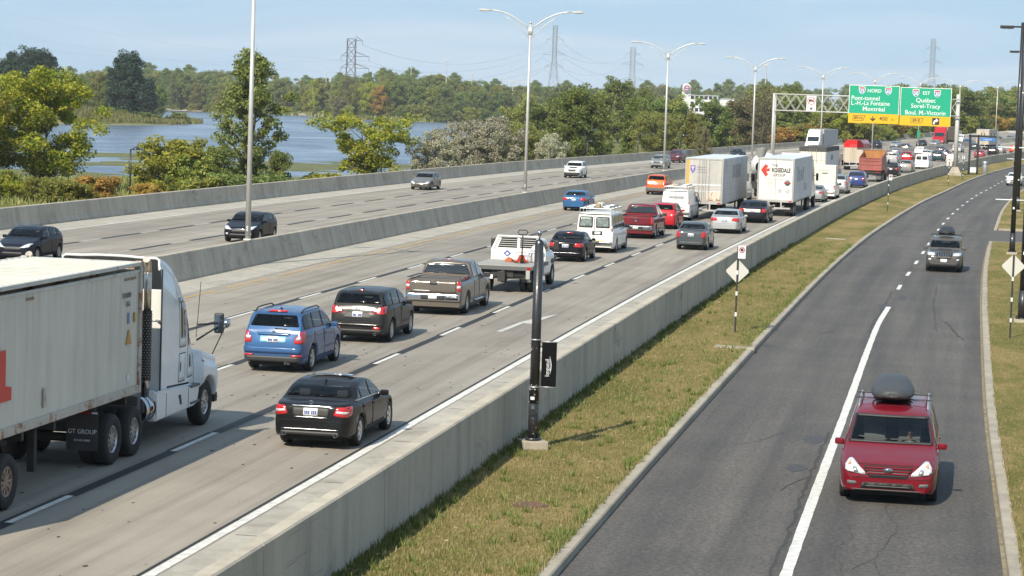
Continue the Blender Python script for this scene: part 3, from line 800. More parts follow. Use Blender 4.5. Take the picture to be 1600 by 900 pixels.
m_tint = None
def tinted(name, c, ior=1.45):
    s = NT(name); tr_ = s.n('BsdfTransparent'); tr_.inputs[0].default_value = (*c, 1); g_ = s.n('BsdfGlossy'); g_.inputs['Roughness'].default_value = .02; fr = s.n('Fresnel'); fr.inputs[0].default_value = ior
    mx = s.n('MixShader'); s.l(fr.outputs[0], mx.inputs[0]); s.l(tr_.outputs[0], mx.inputs[1]); s.l(g_.outputs[0], mx.inputs[2]); s.l(mx.outputs[0], s.t.nodes['Material Output'].inputs[0]); return s.m
m_tint = tinted('tinted_glass', (.34, .36, .36)); m_wscreen = tinted('windscreen_glass', (.66, .70, .70))
m_cabin = M('cabin_trim', (.05, .05, .052), .85); m_seat = M('seat_cloth', (.16, .16, .165), .9)
def side_polys(B, t, n=9):
    s0, s1 = t['side']; ed = [s0] + list(t['pil']) + [s1]; out = []
    for i in range(len(ed) - 1):
        lo_, hi_ = ed[i] + (.035 if i else 0), ed[i + 1] - (.035 if i < len(ed) - 2 else 0); up, dn = [], []
        for d in np.linspace(lo_, hi_, n):
            r = B.ring(d); zl = r[7][1] + .035; zh = r[9][1] - .025
            if zh - zl > .02: up.append((d, zh)); dn.append((d, zl))
        if len(up) > 1: out.append((dn, up))
    return out
def ws_poly(B, t):
    d0, d1 = t['ws']; a, b = B.ring(d0), B.ring(d1); zt = b[9][1] - .01
    return [(-a[7][0] + .10, B.top(d0) + .035), (a[7][0] - .10, B.top(d0) + .035), (b[9][0] - .03, zt), (-b[9][0] + .03, zt)]
def rw_poly(B, t):
    d0, d1 = t['bg']; a, b = B.ring(d0), B.ring(d1); zt = .45 * b[9][1] + .55 * B.top(d1)
    return [(-a[7][0] + .09, B.top(d0) + .03), (a[7][0] - .09, B.top(d0) + .03), (b[10][0] - .04, zt), (-b[10][0] + .04, zt)]
def window_cuts(B, t):
    r = [(ws_poly(B, t), 'front'), (rw_poly(B, t), 'rear')]
    for dn, up in side_polys(B, t, 4):
        for ax in ('right', 'left'): r.append((dn[::len(dn) - 1] + up[::-1], ax))
    return r
def cut_opening(bm, poly, axis, L, inset=.035):
    """cuts a window opening out of the body: planes through the outline, then the inner faces go"""
    cx, cz = sum(p[0] for p in poly) / len(poly), sum(p[1] for p in poly) / len(poly); pl = []
    for a, b in poly:
        v_ = Vector((a - cx, b - cz)); ln = v_.length; pl.append((cx + v_.x * (1 - inset / ln), cz + v_.y * (1 - inset / ln)))
    d = {'rear': Vector((0, 1, 0)), 'front': Vector((0, -1, 0)), 'right': Vector((-1, 0, 0)), 'left': Vector((1, 0, 0))}[axis]
    P3 = [Vector((a, 0, b)) if axis in ('rear', 'front') else Vector((0, L / 2 - a, b)) for a, b in pl]
    lo = [min(p[i] for p in P3) - .05 for i in range(3)]; hi = [max(p[i] for p in P3) + .05 for i in range(3)]
    def near(f):
        c = f.calc_center_median(); k = 0 if axis in ('rear', 'front') else 1
        if f.normal.dot(d) > -.12 or not (lo[k] - .1 < c[k] < hi[k] + .1 and lo[2] - .1 < c.z < hi[2] + .1): return False
        return True
    for p, q in zip(P3, P3[1:] + P3[:1]):
        fs = [f for f in bm.faces if near(f)]; g_ = set(fs)
        for f in fs: g_.update(f.edges); g_.update(f.verts)
        bmesh.ops.bisect_plane(bm, geom=list(g_), plane_co=p, plane_no=(q - p).cross(d).normalized())
        bm.normal_update()
    def inside(c):
        sg = 0
        for p, q in zip(P3, P3[1:] + P3[:1]):
            x = (q - p).cross(d).dot(c - p)
            if abs(x) < 1e-7: continue
            if sg and (x > 0) != (sg > 0): return False
            sg = 1 if x > 0 else -1
        return True
    bmesh.ops.delete(bm, geom=[f for f in bm.faces if near(f) and inside(f.calc_center_median())], context='FACES')
def cabin(root, B, t):
    L = B.L; y = lambda d: L / 2 - d; w = B.hw * .80; dw, db = t['ws'][0], t['bg'][0]; zb_ = t['belt'][3][1] - .06; bench = dw + (db - dw) * (.80 if t['L'] > 4.3 else .84)
    mb = MB(); mb.bb(-w, w, y(db - .02), y(dw - .02), .34, .40); mb.bb(-w, w, y(dw + .45), y(dw - .05), .5, zb_ - .02, .05); mb.bb(-w, w, y(db - .02), y(bench), .4, zb_ + .02, .03); mb.build('cabin_trim', m_cabin, root)
    hz = B.t['H'] - .36
    for xs, d in (((-.36, .36), dw + 1.25), ((-.42, .42), bench - .1)):
        for x in xs:
            mb = MB(); mb.box((x, y(d), (hz + .5) / 2), (.46, .14, hz - .5), Matrix.Rotation(R(10), 3, 'X'), bev=.05); mb.box((x, y(d + .09), hz + .06), (.25, .08, .16), bev=.03); mb.build('seat', m_seat, root)
def vehicle(kind, name, label, cat, col, at, rz, axle='rear', L=None, W=None, H=None, detail=2, rims=None, spokes=7, group=None,
            extra=(), lower=None, tail=None, head=None, glass=None, no_side_rear=False, roofrails=False, plate=True, plate_z=None, zb=None,
            bumper=None, skip_ws=False, door=True, arch=False, rwf=1., tailwin=True, handles=True):
    """at: ground point under the middle of the named axle; rz: heading"""
    t = warp(kind, L, W, H)
    if zb: t['zb'] = zb
    t['rw'] *= rwf
    B = Body(t); L = t['L']; hwid = t['W'] / 2; paintm = col; gl = glass or m_glass
    step = {2: .075, 1: .14, 0: .22}[detail]
    yl = (-L / 2 + (L - t['fo'] - t['wb'])) if axle == 'rear' else (L / 2 - t['fo'])
    q = Vector(at) - Matrix.Rotation(rz, 3, 'Z') @ Vector((0, yl, 0))
    root = thing(name, label, cat, q, rz, group)
    v, f, caps = B.data(step)
    bvh = BVHTree.FromPolygons(v, f + caps)
    bm = bmesh.new(); bv = [bm.verts.new(p) for p in v]
    for c in f: bm.faces.new([bv[i] for i in c]).smooth = True
    for c in caps: bm.faces.new([bv[i] for i in c])
    see = detail > 1 and kind not in ('van', 'pickup')
    bmesh.ops.recalc_face_normals(bm, faces=bm.faces); bm.normal_update()
    if see:
        for poly_, ax_ in window_cuts(B, t): cut_opening(bm, poly_, ax_, L)
        cabin(root, B, t)
        gl = glass or m_tint
    me = bpy.data.meshes.new('body'); bm.to_mesh(me); bm.free(); me.materials.append(paintm)
    body = link('body', me, root)
    st = {2: .06, 1: .14, 0: .3}[detail]
    def P(nm, poly, axis, off, mat, both=False, lab=None, rnd=0.):
        if rnd: poly = rnd_poly(poly, rnd)
        axes = [axis]
        polys = [poly]
        if both:
            if axis in ('rear', 'front', 'top'): axes, polys = [axis, axis], [poly, mir(poly)]
            else: axes, polys = ['right', 'left'], [poly, poly]
        r = []
        for a, p in zip(axes, polys):
            o = link(nm, panel_mesh(nm, bvh, p, a, off, mat, st, L), root); r.append(o)
            if lab: o['label'] = lab
        return r
    root_api = P
    # underside
    mb = MB(); mb.bb(-hwid + .27, hwid - .27, -L / 2 + .12, L / 2 - .14, .19, t['belt'][2][1] - .12); mb.build('underbody', m_hub, root)
    # wheels
    tw = .215 if kind not in ('pickup', 'van') else .25
    for yy in (L / 2 - t['fo'], L / 2 - t['fo'] - t['wb']):
        for sd in (1, -1): add_wheel(root, sd * (hwid - tw / 2 - .02), yy, t['rw'], tw, .66 if kind not in ('pickup', 'van') else .6, spokes, rims, sd, detail)
    # glass
    def R_(d): return B.ring(d)
    d0, d1 = t['ws']; a, b = R_(d0), R_(d1)
    zt = b[9][1] - .01
    wsp = [(-a[7][0] + .10, B.top(d0) + .035), (a[7][0] - .10, B.top(d0) + .035), (b[9][0] - .03, zt), (-b[9][0] + .03, zt)]
    wsp = rnd_poly(ws_poly(B, t), .05)
    P('windscreen', wsp, 'front', .006, m_wscreen if see else gl)
    d0, d1 = t['bg']; a, b = R_(d0), R_(d1)
    if tailwin:
        P('rear_window', rw_poly(B, t), 'rear', .006, gl, rnd=.06)
    s0, s1 = t['side']; ed = [s0] + list(t['pil']) + [s1]
    for i in range(len(ed) - 1):
        if no_side_rear and i >= no_side_rear: break
        lo_, hi_ = ed[i] + (.035 if i else 0), ed[i + 1] - (.035 if i < len(ed) - 2 else 0)
        up, dn = [], []
        for d in np.linspace(lo_, hi_, 9 if detail else 5):
            r = R_(d); zl = r[7][1] + .035; zh = r[9][1] - .025
            if zh - zl > .02: up.append((d, zh)); dn.append((d, zl))
        if len(up) > 1: P('side_window', rnd_poly(dn + up[::-1], .03, 2), 'right', .007, gl, both=True)
    # doors
    if door and detail > 1:
        for (a, b) in t['doors']:
            zl = B.zb0 + .10
            def edge(off):
                lo_, hi_ = a + off, b - off; pts = []
                n = 10
                bot = []
                for d in np.linspace(lo_, hi_, n):
                    z = zl + off
                    for ax in B.ax:
                        u = abs(d - ax)
                        if u < B.ra + .07: z = max(z, t['rw'] + math.sqrt((B.ra + .07) ** 2 - u * u) + off)
                    bot.append((d, z))
                return bot + [(hi_, R_(hi_)[6][1] - .01), (lo_, R_(lo_)[6][1] - .01)]
            P('door_gap', edge(0), 'right', .0015, m_seam, both=True)
            for o in P('door', edge(.011), 'right', .004, paintm, both=True):
                if handles:
                    sgn = 1 if o.data.vertices[0].co.x > 0 else -1
                    mb = MB(); zz = R_(b - .2)[5][1]; mb.box((sgn * (R_(b - .2)[5][0] + .012), L / 2 - b + .17, zz), (.03, .17, .028), bev=.008); mb.build('handle', paintm if detail > 1 else m_trim, o)
    if lower:
        lo_ = [(.12, B.zb0 + .0), (L - .12, B.zb0 + .0), (L - .12, B.zb0 + .17), (.12, B.zb0 + .17)]
        pts_b, pts_t = [], []
        for d in np.linspace(B.ax[0] + B.ra + .03, B.ax[1] - B.ra - .03, 8): pts_b.append((d, B.zb0 + .012)); pts_t.append((d, B.zb0 + .13))
        P('sill', pts_b + pts_t[::-1], 'right', .006, lower, both=True)
    if detail > 1 and kind not in ('van', 'pickup'):
        for ax_ in ('rear', 'front'): P('bumper_seam', [(-hwid * .84, .615), (hwid * .84, .615), (hwid * .84, .623), (-hwid * .84, .623)], ax_, .003, m_seam)
    if bumper:
        zb_ = B.zb(L) + .01
        P('bumper', [(-hwid * .82, zb_ + .0), (hwid * .82, zb_), (hwid * .86, zb_ + .2), (-hwid * .86, zb_ + .2)], 'rear', .006, bumper)
        P('bumper', [(-hwid * .8, B.zb(0) + .005), (hwid * .8, B.zb(0) + .005), (hwid * .8, B.zb(0) + .14), (-hwid * .8, B.zb(0) + .14)], 'front', .006, bumper)
    # lamps
    bz = B.belt(L - .25)
    if tail is None:
        x1 = hwid * .87
        tail = {'sedan': [(x1 - .36, bz - .20), (x1, bz - .24), (x1, bz - .02), (x1 - .30, bz - .05)],
                'hatch': [(x1 - .22, bz - .34), (x1, bz - .34), (x1 - .0, bz - .02), (x1 - .16, bz - .04)],
                'suv': [(x1 - .26, bz - .28), (x1, bz - .32), (x1, bz - .0), (x1 - .2, bz - .04)],
                'minivan': [(x1 - .14, bz - .3), (x1, bz - .3), (x1, bz + .0), (x1 - .12, bz)],
                'van': [(hwid * .87, 1.12), (hwid * .97, 1.12), (hwid * .955, 1.62), (hwid * .865, 1.62)],
                'pickup': [(hwid * .84, .86), (hwid * .965, .86), (hwid * .955, 1.24), (hwid * .84, 1.24)]}[kind]
    P('tail_light', tail, 'rear', .010, m_red, both=True, rnd=.03)
    if detail > 0 and kind in ('sedan', 'hatch', 'suv', 'minivan'):
        zz = [p[1] for p in tail]; P('tail_light', [(L - .40, max(zz) - .02), (L - .13, max(zz) - .01), (L - .10, min(zz) + .02), (L - .30, min(zz) + .04)], 'right', .008, m_red, both=True, rnd=.03)
    if head is None:
        bf = B.top(.2); x1 = hwid * .84
        head = [(x1 - .40, bf - .22), (x1 + .0, bf - .20), (x1 + .02, bf - .02), (x1 - .15, bf - .04)]
        if kind in ('pickup', 'van'): head = [(x1 - .30, bf - .26), (x1 + .02, bf - .26), (x1 + .02, bf - .05), (x1 - .30, bf - .05)]
    P('headlight', head, 'front', .020, m_clear, both=True, rnd=.03)
    bf = B.top(.12)
    if axle == 'front' or detail > 1:
        P('grille', [(-hwid * .38, bf - .22), (hwid * .38, bf - .22), (hwid * .44, bf - .06), (-hwid * .44, bf - .06)], 'front', .008, m_trim, rnd=.03)
        P('air_intake', [(-hwid * .55, B.zb(0) + .05), (hwid * .55, B.zb(0) + .05), (hwid * .5, B.zb(0) + .17), (-hwid * .5, B.zb(0) + .17)], 'front', .008, m_trim, rnd=.03)
    if plate and axle == 'rear':
        pz = plate_z or {'sedan': bz - .17, 'hatch': bz - .25, 'suv': bz - .22, 'minivan': bz - .3, 'van': 1.05, 'pickup': .66}[kind]
        pl = P('licence_plate', [(-.155, pz - .08), (.155, pz - .08), (.155, pz + .08), (-.155, pz + .08)], 'rear', .02, m_plate)[0]
        if detail > 1:
            mb = MB()
            cxs = [-.115, -.075, -.035, .035, .075, .115]
            y_ = min(v_.co.y for v_ in pl.data.vertices) - .002
            for i, c in enumerate(cxs):
                mb.bb(c - .013, c + .013, y_, y_ + .002, pz - .045, pz + .035)
            mb.build('plate_number', m_platetx, pl)
    # mirrors
    dm = t['ws'][0] + (.28 if kind != 'van' else .2); r = R_(dm)
    for sd in (1, -1):
        mb = MB(); big = 1.35 if kind in ('pickup', 'van') else 1.
        mb.box((sd * (r[7][0] + .10 * big), L / 2 - dm, r[7][1] + .07 * big), (.19 * big, .10, .13 * big), bev=.035)
        mb.cyl((sd * (r[7][0] - .03), L / 2 - dm, r[7][1] + .01), (sd * (r[7][0] + .06), L / 2 - dm, r[7][1] + .05), .022, n=6)
        mb.build('mirror', paintm if kind not in ('pickup', 'van') else m_trim, root)
    if roofrails:
        for sd in (1, -1):
            pts = []
            for d in np.linspace(t['ws'][1] + .25, t['bg'][1] - .12, 8):
                rr_ = R_(d); pts.append((sd * (rr_[9][0] - .05), L / 2 - d, rr_[10][1] + (.055 if 0 < len(pts) < 7 else .01)))
            mb = MB(); mb.tube(pts, .02, 7); mb.build('roof_rail', m_trim if roofrails is True else roofrails, root)
    if 'bed' in t and detail > 0:
        pass
    root['_L'] = L
    del root['_L']
    return root, P, B, t
def tpt(px_x, px_y): return (px_x, px_y)
# ------------------------------------------------------------------ the traffic
def hd(x, y, away=True):
    """heading of the road at a point"""
    t = (x - Wx(y)) / (Mx(y) - Wx(y)); fn = lambda q: Wx(q) + (Mx(q) - Wx(q)) * t
    h = heading(fn, y); return h if away else h + math.pi
def on(x, y): return (x, y, hw(y) + .004)
def bits(name, mat, parent, *boxes):
    mb = MB()
    for c, d in boxes: mb.box(c, d, bev=min(d) * .2)
    return mb.build(name, mat, parent)
def exhaust(root, B, xs, z=.30, r=.035):
    for x in xs:
        mb = MB(); mb.lathe([(r, -B.L / 2 - .015), (r, -B.L / 2 + .14), (r - .008, -B.L / 2 + .14), (r - .008, -B.L / 2 - .015)], 12, 'y', (x, 0, z), True); mb.build('exhaust_tip', m_chrome, root)
def fin(root, B, d):
    mb = MB(); z = B.top(d); y = B.L / 2 - d
    mb.prism([(y + .09, z - .01), (y - .07, z - .01), (y - .085, z + .055), (y - .05, z + .055)], -.018, .018, 'x'); mb.build('antenna_fin', m_trim, root)
G1 = 'vehicles queueing away from the camera'

# black saloon in the near lane
r, P, B, t = vehicle('sedan', 'sedan', 'shiny black sedan in the near lane with sunroof open and twin exhausts', 'car', paint('black', (.010, .010, .012), .1, .2), on(-12.88, 50.1), hd(-12.9, 50),
    L=4.58, W=1.77, H=1.38, spokes=5, tail=[(.50, .745), (.79, .70), (.83, .93), (.56, .915)], group=G1, plate_z=.80)
L = B.L
P('number_panel', [(-.37, .70), (.37, .70), (.42, .90), (-.42, .90)], 'rear', .006, m_trim)
P('chrome_strip', [(-.44, .905), (.44, .905), (.45, .935), (-.45, .935)], 'rear', .014, m_chrome)
P('chrome_strip', [(-.37, .685), (.37, .685), (.36, .70), (-.36, .70)], 'rear', .012, m_chrome)
P('lamp_strip', [(.55, .80), (.78, .775), (.80, .82), (.56, .845)], 'rear', .016, m_clear, both=True)
P('bumper_trim', [(-.62, .43), (.62, .43), (.62, .445), (-.62, .445)], 'rear', .016, m_chrome)
P('diffuser', [(-.66, .31), (.66, .31), (.62, .39), (-.62, .39)], 'rear', .008, m_trim)
P('window_trim', [(1.75, .945), (3.85, 1.0), (3.85, 1.018), (1.75, .963)], 'right', .012, m_chrome, both=True)
P('sunroof', [(-.46, 2.30), (.46, 2.30), (.46, 2.80), (-.46, 2.80)], 'top', .05, m_glass, rnd=.05)
P('roof_opening', [(-.44, 2.78), (.44, 2.78), (.44, 3.0), (-.44, 3.0)], 'top', .004, m_hub)
exhaust(r, B, (.56, -.56), .33, .05); fin(r, B, 3.28)
mb = MB(); mb.lathe([(.045, 0), (.05, .008), (.045, .014), (.038, .014), (.036, 0)], 16, 'y', (0, -L / 2 + .06, 1.0), True)
for k in range(3):
    a = R(90 + 120 * k); mb.box((.02 * math.cos(a), -L / 2 + .065, 1.0 + .02 * math.sin(a)), (.042, .006, .008), Matrix.Rotation(-a, 3, 'Y'))
mb.build('badge', m_chrome, r)

# blue estate-like SUV
r, P, B, t = vehicle('suv', 'compact_suv', 'bright blue SUV with black roof rails and light blue number plate surround', 'car', paint('blue', (.030, .080, .19), .6, .26), on(-17.48, 63.4), hd(-17.5, 63.4),
    L=4.6, W=1.795, H=1.67, spokes=5, lower=None, roofrails=True, tail=[(.60, .80), (.83, .80), (.83, 1.13), (.72, 1.12), (.66, .98), (.60, .96)], group=G1, plate_z=.90)
P('number_panel', [(-.36, .82), (.36, .82), (.36, .98), (-.36, .98)], 'rear', .010, M('plate_cover_blue', (.22, .48, .66), .4))
P('tail_handle', [(-.42, 1.0), (.42, 1.0), (.47, 1.07), (-.47, 1.07)], 'rear', .02, paint('blue', ()), rnd=.02)
P('rear_bumper', [(-.80, .30), (.80, .30), (.80, .45), (-.80, .45)], 'rear', .012, m_trim)
P('bumper_step', [(-.78, .54), (.78, .54), (.80, .70), (-.80, .70)], 'rear', .03, paint('blue', ()), rnd=.03)
P('reflector', [(.52, .45), (.80, .45), (.80, .50), (.52, .50)], 'rear', .02, m_red, both=True)
P('brake_light', [(-.26, 1.60), (.26, 1.60), (.24, 1.635), (-.24, 1.635)], 'rear', .03, m_red)
P('wiper', [(.02, 1.17), (.34, 1.165), (.34, 1.185), (.02, 1.20)], 'rear', .02, m_trim)
P('lamp_strip', [(.62, .90), (.76, .90), (.76, .99), (.68, .99)], 'rear', .018, m_clear, both=True)
P('turn_lamp', [(.18, .86), (.36, .86), (.36, .93), (.18, .93)], 'right', .012, m_amber, both=True)
P('side_crease', [(1.4, .88), (3.4, .95), (3.4, .962), (1.4, .892)], 'right', .008, m_seam, both=True)
exhaust(r, B, (.38, .46), .27, .03); fin(r, B, 3.7)
mb = MB(); mb.lathe([(.05, 0), (.03, .012), (.0, .014)], 14, 'y', (0, -B.L / 2 + .14, 1.085)); mb.build('badge', m_chrome, r)

# dark grey SUV
pg = paint('charcoal', (.020, .020, .021), .5, .28)
r, P, B, t = vehicle('suv', 'compact_suv', 'dark grey SUV with slim red tail lights, between the blue SUV and the beige pickup', 'car', pg, on(-17.3, 72.2), hd(-17.3, 72),
    L=4.55, W=1.84, H=1.61, spokes=10, rims=m_rim, tail=[(.44, .98), (.72, .87), (.84, .95), (.84, 1.13), (.66, 1.09)], group=G1, plate_z=.87)
P('number_panel', [(-.44, .76), (.44, .76), (.34, .95), (-.34, .95)], 'rear', .006, M('paint_mid_grey', (.05, .05, .05), .6))
P('tailgate_seam', [(-.70, .69), (.70, .69), (.70, .705), (-.70, .705)], 'rear', .006, m_seam)
P('rear_bumper', [(-.82, .29), (.82, .29), (.84, .42), (-.84, .42)], 'rear', .012, m_trim)
P('bumper_step', [(-.78, .52), (.78, .52), (.80, .60), (-.80, .60)], 'rear', .03, pg, rnd=.03)
P('reflector', [(.52, .42), (.74, .42), (.74, .51), (.52, .51)], 'rear', .018, m_red, both=True, rnd=.03)
P('brake_light', [(-.10, 1.57), (.10, 1.57), (.10, 1.61), (-.10, 1.61)], 'rear', .03, m_red)
P('arch_trim', [(3.0, .30), (3.08, .30), (3.08, .5), (3.0, .5)], 'right', .006, m_trim, both=True)
exhaust(r, B, (.58, -.58), .29, .045); fin(r, B, 3.75)
mb = MB(); mb.lathe([(.065, 0), (.075, .01), (.065, .016), (.055, .016), (.053, 0)], 16, 'y', (0, -B.L / 2 + .13, 1.03), True)
mb.box((-.025, -B.L / 2 + .135, 1.035), (.06, .008, .014), Matrix.Rotation(.6, 3, 'Y')); mb.box((.025, -B.L / 2 + .135, 1.035), (.06, .008, .014), Matrix.Rotation(-.6, 3, 'Y')); mb.build('badge', m_chrome, r)

def pickup(name, label, col, pos, silver=True, gate=True, detail=2, **k):
    r, P, B, t = vehicle('pickup', name, label, 'pickup truck', col, on(*pos), hd(*pos), detail=detail, spokes=6, group=G1, H=k.pop('H', 1.80), **k)
    hwid = t['W'] / 2
    P('rear_bumper', [(-hwid * .94, .50), (hwid * .94, .50), (hwid * .94, .75), (-hwid * .94, .75)], 'rear', .05, m_chrome if silver else m_grey, rnd=.03)
    P('bumper_step', [(-.42, .55), (.42, .55), (.42, .72), (-.42, .72)], 'rear', .06, m_trim)
    pl = P('licence_plate', [(-.155, .57), (.155, .57), (.155, .70), (-.155, .70)], 'rear', .075, m_plate)
    P('gate_seam', [(-.84, .78), (.84, .78), (.84, .795), (-.84, .795)], 'rear', .004, m_seam)
    P('tailgate', [(-.82, .80), (.82, .80), (.82, 1.235), (-.82, 1.235)], 'rear', .015, col, rnd=.03)
    P('gate_handle', [(-.13, 1.06), (.13, 1.06), (.13, 1.16), (-.13, 1.16)], 'rear', .022, m_trim, rnd=.02)
    L = B.L
    mb = MB()
    for s in (1, -1): mb.bb(min(s * hwid * .86, s * hwid * .95), max(s * hwid * .86, s * hwid * .95), -L / 2 + .06, L / 2 - t['bed'][0] - .03, 1.285, 1.31, .008)
    mb.bb(-hwid * .86, hwid * .86, -L / 2 + .04, -L / 2 + .11, 1.285, 1.31, .008); mb.build('bed_rail', m_trim, r)
    mb = MB()
    for s in (1, -1): mb.tube([(s * (hwid - .02), L / 2 - 1.5, .42), (s * (hwid + .05), L / 2 - 1.6, .42), (s * (hwid + .05), L / 2 - 3.4, .42), (s * (hwid - .02), L / 2 - 3.5, .42)], .04, 8)
    mb.build('side_step', m_chrome, r)
    return r, P, B, t
taupe = paint('taupe', (.115, .098, .082), .7, .3)
r, P, B, t = pickup('pickup_truck', 'beige metallic pickup truck with chrome rear bumper and empty bed', taupe, (-17.15, 83.0))
P('gate_lower_strip', [(-.72, .83), (-.10, .83), (-.10, .86), (-.72, .86)], 'rear', .024, m_steel)
P('brake_light', [(-.16, 1.79), (.16, 1.79), (.16, 1.82), (-.16, 1.82)], 'rear', .02, m_red)
P('reflector', [(.83 * 1.01, .96), (.97, .96), (.97, 1.05), (.83 * 1.01, 1.05)], 'rear', .018, m_clear, both=True)
maroon = paint('maroon', (.13, .012, .018), .35, .3)
r, P, B, t = pickup('pickup_truck', 'maroon pickup truck queueing in front of the white van with roof ladders', maroon, (-16.75, 136.6), H=1.9)
P('badge', [(-.08, .98), (.08, .98), (.08, 1.04), (-.08, 1.04)], 'rear', .026, m_chrome, rnd=.03)

# black saloon in the queue
r, P, B, t = vehicle('sedan', 'sedan', 'black sedan with clear chromed rear edge, just behind the white van with windows', 'car', paint('ink', (.007, .007, .010), .15, .22), on(-17.3, 113.8), hd(-17.3, 114), L=4.47, W=1.74, H=1.41, spokes=5, group=G1)
r['label'] = 'black sedan waiting between the flatbed truck and the white van with rear windows'
P('chrome_strip', [(-.7, .42), (.7, .42), (.7, .45), (-.7, .45)], 'rear', .012, m_chrome)
P('brake_light', [(-.17, 1.31), (.17, 1.31), (.17, 1.345), (-.17, 1.345)], 'rear', .02, m_red)
exhaust(r, B, (-.5, -.42), .27, .03)

def ladder(name, label, loc_, rz, n=9, Lr=3.2, w=.42, mat=None):
    root = thing(name, label, 'ladder', loc_, rz, 'ladders on the van roofs')
    for s in (1, -1): mb = MB(); mb.bb(s * w / 2 - .03, s * w / 2 + .03, -Lr / 2, Lr / 2, 0, .09); mb.build('stile', mat or m_steel, root)
    for k in range(n): mb = MB(); y = -Lr / 2 + .2 + k * (Lr - .4) / (n - 1); mb.cyl((-w / 2, y, .045), (w / 2, y, .045), .017, n=6); mb.build('rung', mat or m_steel, root)
    return root
def rack(root, B, hw_, ds):
    mb = MB(); z = B.t['H'] + .16
    for d in ds:
        y = B.L / 2 - d; mb.cyl((-hw_, y, z), (hw_, y, z), .025, n=6)
        for s in (1, -1): mb.cyl((s * hw_, y, z), (s * hw_, y, B.t['H'] - .14), .02, n=6)
    for s in (1, -1): mb.cyl((s * hw_, B.L / 2 - ds[0], z), (s * hw_, B.L / 2 - ds[-1], z), .022, n=6)
    mb.build('roof_rack', m_steel, root)
# white van with two rear windows
r, P, B, t = vehicle('van', 'cargo_van', 'white van with two rear windows and ladders piled on its roof rack', 'van', paint('cream_white', (.70, .69, .65), 0, .4), on(-17.05, 122.1), hd(-17, 122), tailwin=False, group=G1, rims=m_steel, plate=False, spokes=8)
P('rear_window', [(.08, 1.28), (.80, 1.28), (.76, 1.84), (.08, 1.84)], 'rear', .012, m_glass, both=True, rnd=.06)
P('window_pane', [(.13, 1.33), (.74, 1.33), (.71, 1.79), (.13, 1.79)], 'rear', .018, m_glass2, both=True, rnd=.05)
P('door_seam', [(-.012, .62), (.012, .62), (.012, 1.92), (-.012, 1.92)], 'rear', .01, m_seam)
P('number_panel', [(-.10, .92), (.42, .92), (.42, 1.12), (-.10, 1.12)], 'rear', .012, m_trim)
P('licence_plate', [(.03, .95), (.33, .95), (.33, 1.08), (.03, 1.08)], 'rear', .02, m_plate)
P('roof_edge', [(-.86, 1.93), (.86, 1.93), (.82, 1.98), (-.82, 1.98)], 'rear', .012, m_trim)
P('rear_bumper', [(-.93, .42), (.93, .42), (.93, .58), (-.93, .58)], 'rear', .08, m_chrome, rnd=.03)
P('bumper_step', [(-.30, .44), (.30, .44), (.30, .60), (-.30, .60)], 'rear', .09, m_trim)
P('warning_stripe', [(-.7, .62), (.62, .62), (.62, .65), (-.7, .65)], 'rear', .012, M('stripe_ochre', (.55, .42, .08), .6))
rack(r, B, .82, (1.9, 3.1, 4.2, 5.3))
vx, vy = r.location.x, r.location.y; hz = r.rotation_euler.z
ladder('ladder', 'aluminium ladder lying on the near side of the windowed white van roof', (vx + .38, vy - .3, hw(vy) + 2.27), hz)
ladder('ladder', 'aluminium ladder tied on the median side of the windowed white van roof', (vx - .40, vy - .9, hw(vy) + 2.27), hz + .03, 8, 3.0)
for i, (dx, dy, sx, sy, sz, m, lb) in enumerate([(.0, -1.9, .26, .4, .2, M('crate_ochre', (.30, .23, .13), .8), 'small ochre box strapped on the windowed white van roof rack'),
        (-.05, -.7, .30, .9, .2, M('sack_white', (.65, .64, .60), .8, var=.2), 'white bundle strapped on the windowed white van roof rack')]):
    mb = MB(); mb.box((0, 0, sz / 2), (sx, sy, sz), bev=.05); mb.box((0, 0, sz + .006), (sx * .2, sy * .9, .012)); mb.box((0, sy * .2, sz * .5), (sx + .012, .04, sz + .02))
    o = mb.build('roof_load', m); o.location = (vx + dx, vy + dy, hw(vy) + 2.275); tag(o, lb, 'bundle')
# second white van, blind doors
r, P, B, t = vehicle('van', 'cargo_van', 'white van with windowless rear doors and a loaded roof rack, beside the silver trailer', 'van', m_whitep, on(-17.1, 160.5), hd(-17.1, 160.5), tailwin=False, no_side_rear=1, group=G1, rims=m_steel, plate=False, spokes=8)
P('door_seam', [(-.012, .62), (.012, .62), (.012, 1.92), (-.012, 1.92)], 'rear', .01, m_seam)
P('lettering_panel', [(-.45, 1.48), (.55, 1.48), (.55, 1.66), (-.45, 1.66)], 'rear', .012, M('grey_print', (.30, .30, .31), .6, var=.6, vs=14))
P('licence_plate', [(.25, .90), (.57, .90), (.57, 1.04), (.25, 1.04)], 'rear', .02, m_plate)
P('roof_edge', [(-.86, 1.93), (.86, 1.93), (.82, 1.98), (-.82, 1.98)], 'rear', .012, m_trim)
P('rear_bumper', [(-.93, .42), (.93, .42), (.93, .58), (-.93, .58)], 'rear', .06, m_grey, rnd=.03)
rack(r, B, .82, (1.9, 3.1, 4.2, 5.3)); vx, vy = r.location.x, r.location.y
ladder('ladder', 'aluminium ladder on the roof rack of the windowless white van', (vx + .35, vy - .2, hw(vy) + 2.27), r.rotation_euler.z)
mb = MB()
for k in range(5): mb.cyl((-.5 + k * .09, -1.6, .04 + (k % 2) * .05), (-.5 + k * .09, 1.6, .04 + (k % 2) * .05), .035, n=7)
o = mb.build('pipe_bundle', M('pale_pipe', (.58, .52, .42), .6)); o.location = (vx, vy - .2, hw(vy) + 2.275); tag(o, 'bundle of pale pipes on the windowless white van roof rack', 'pipes')

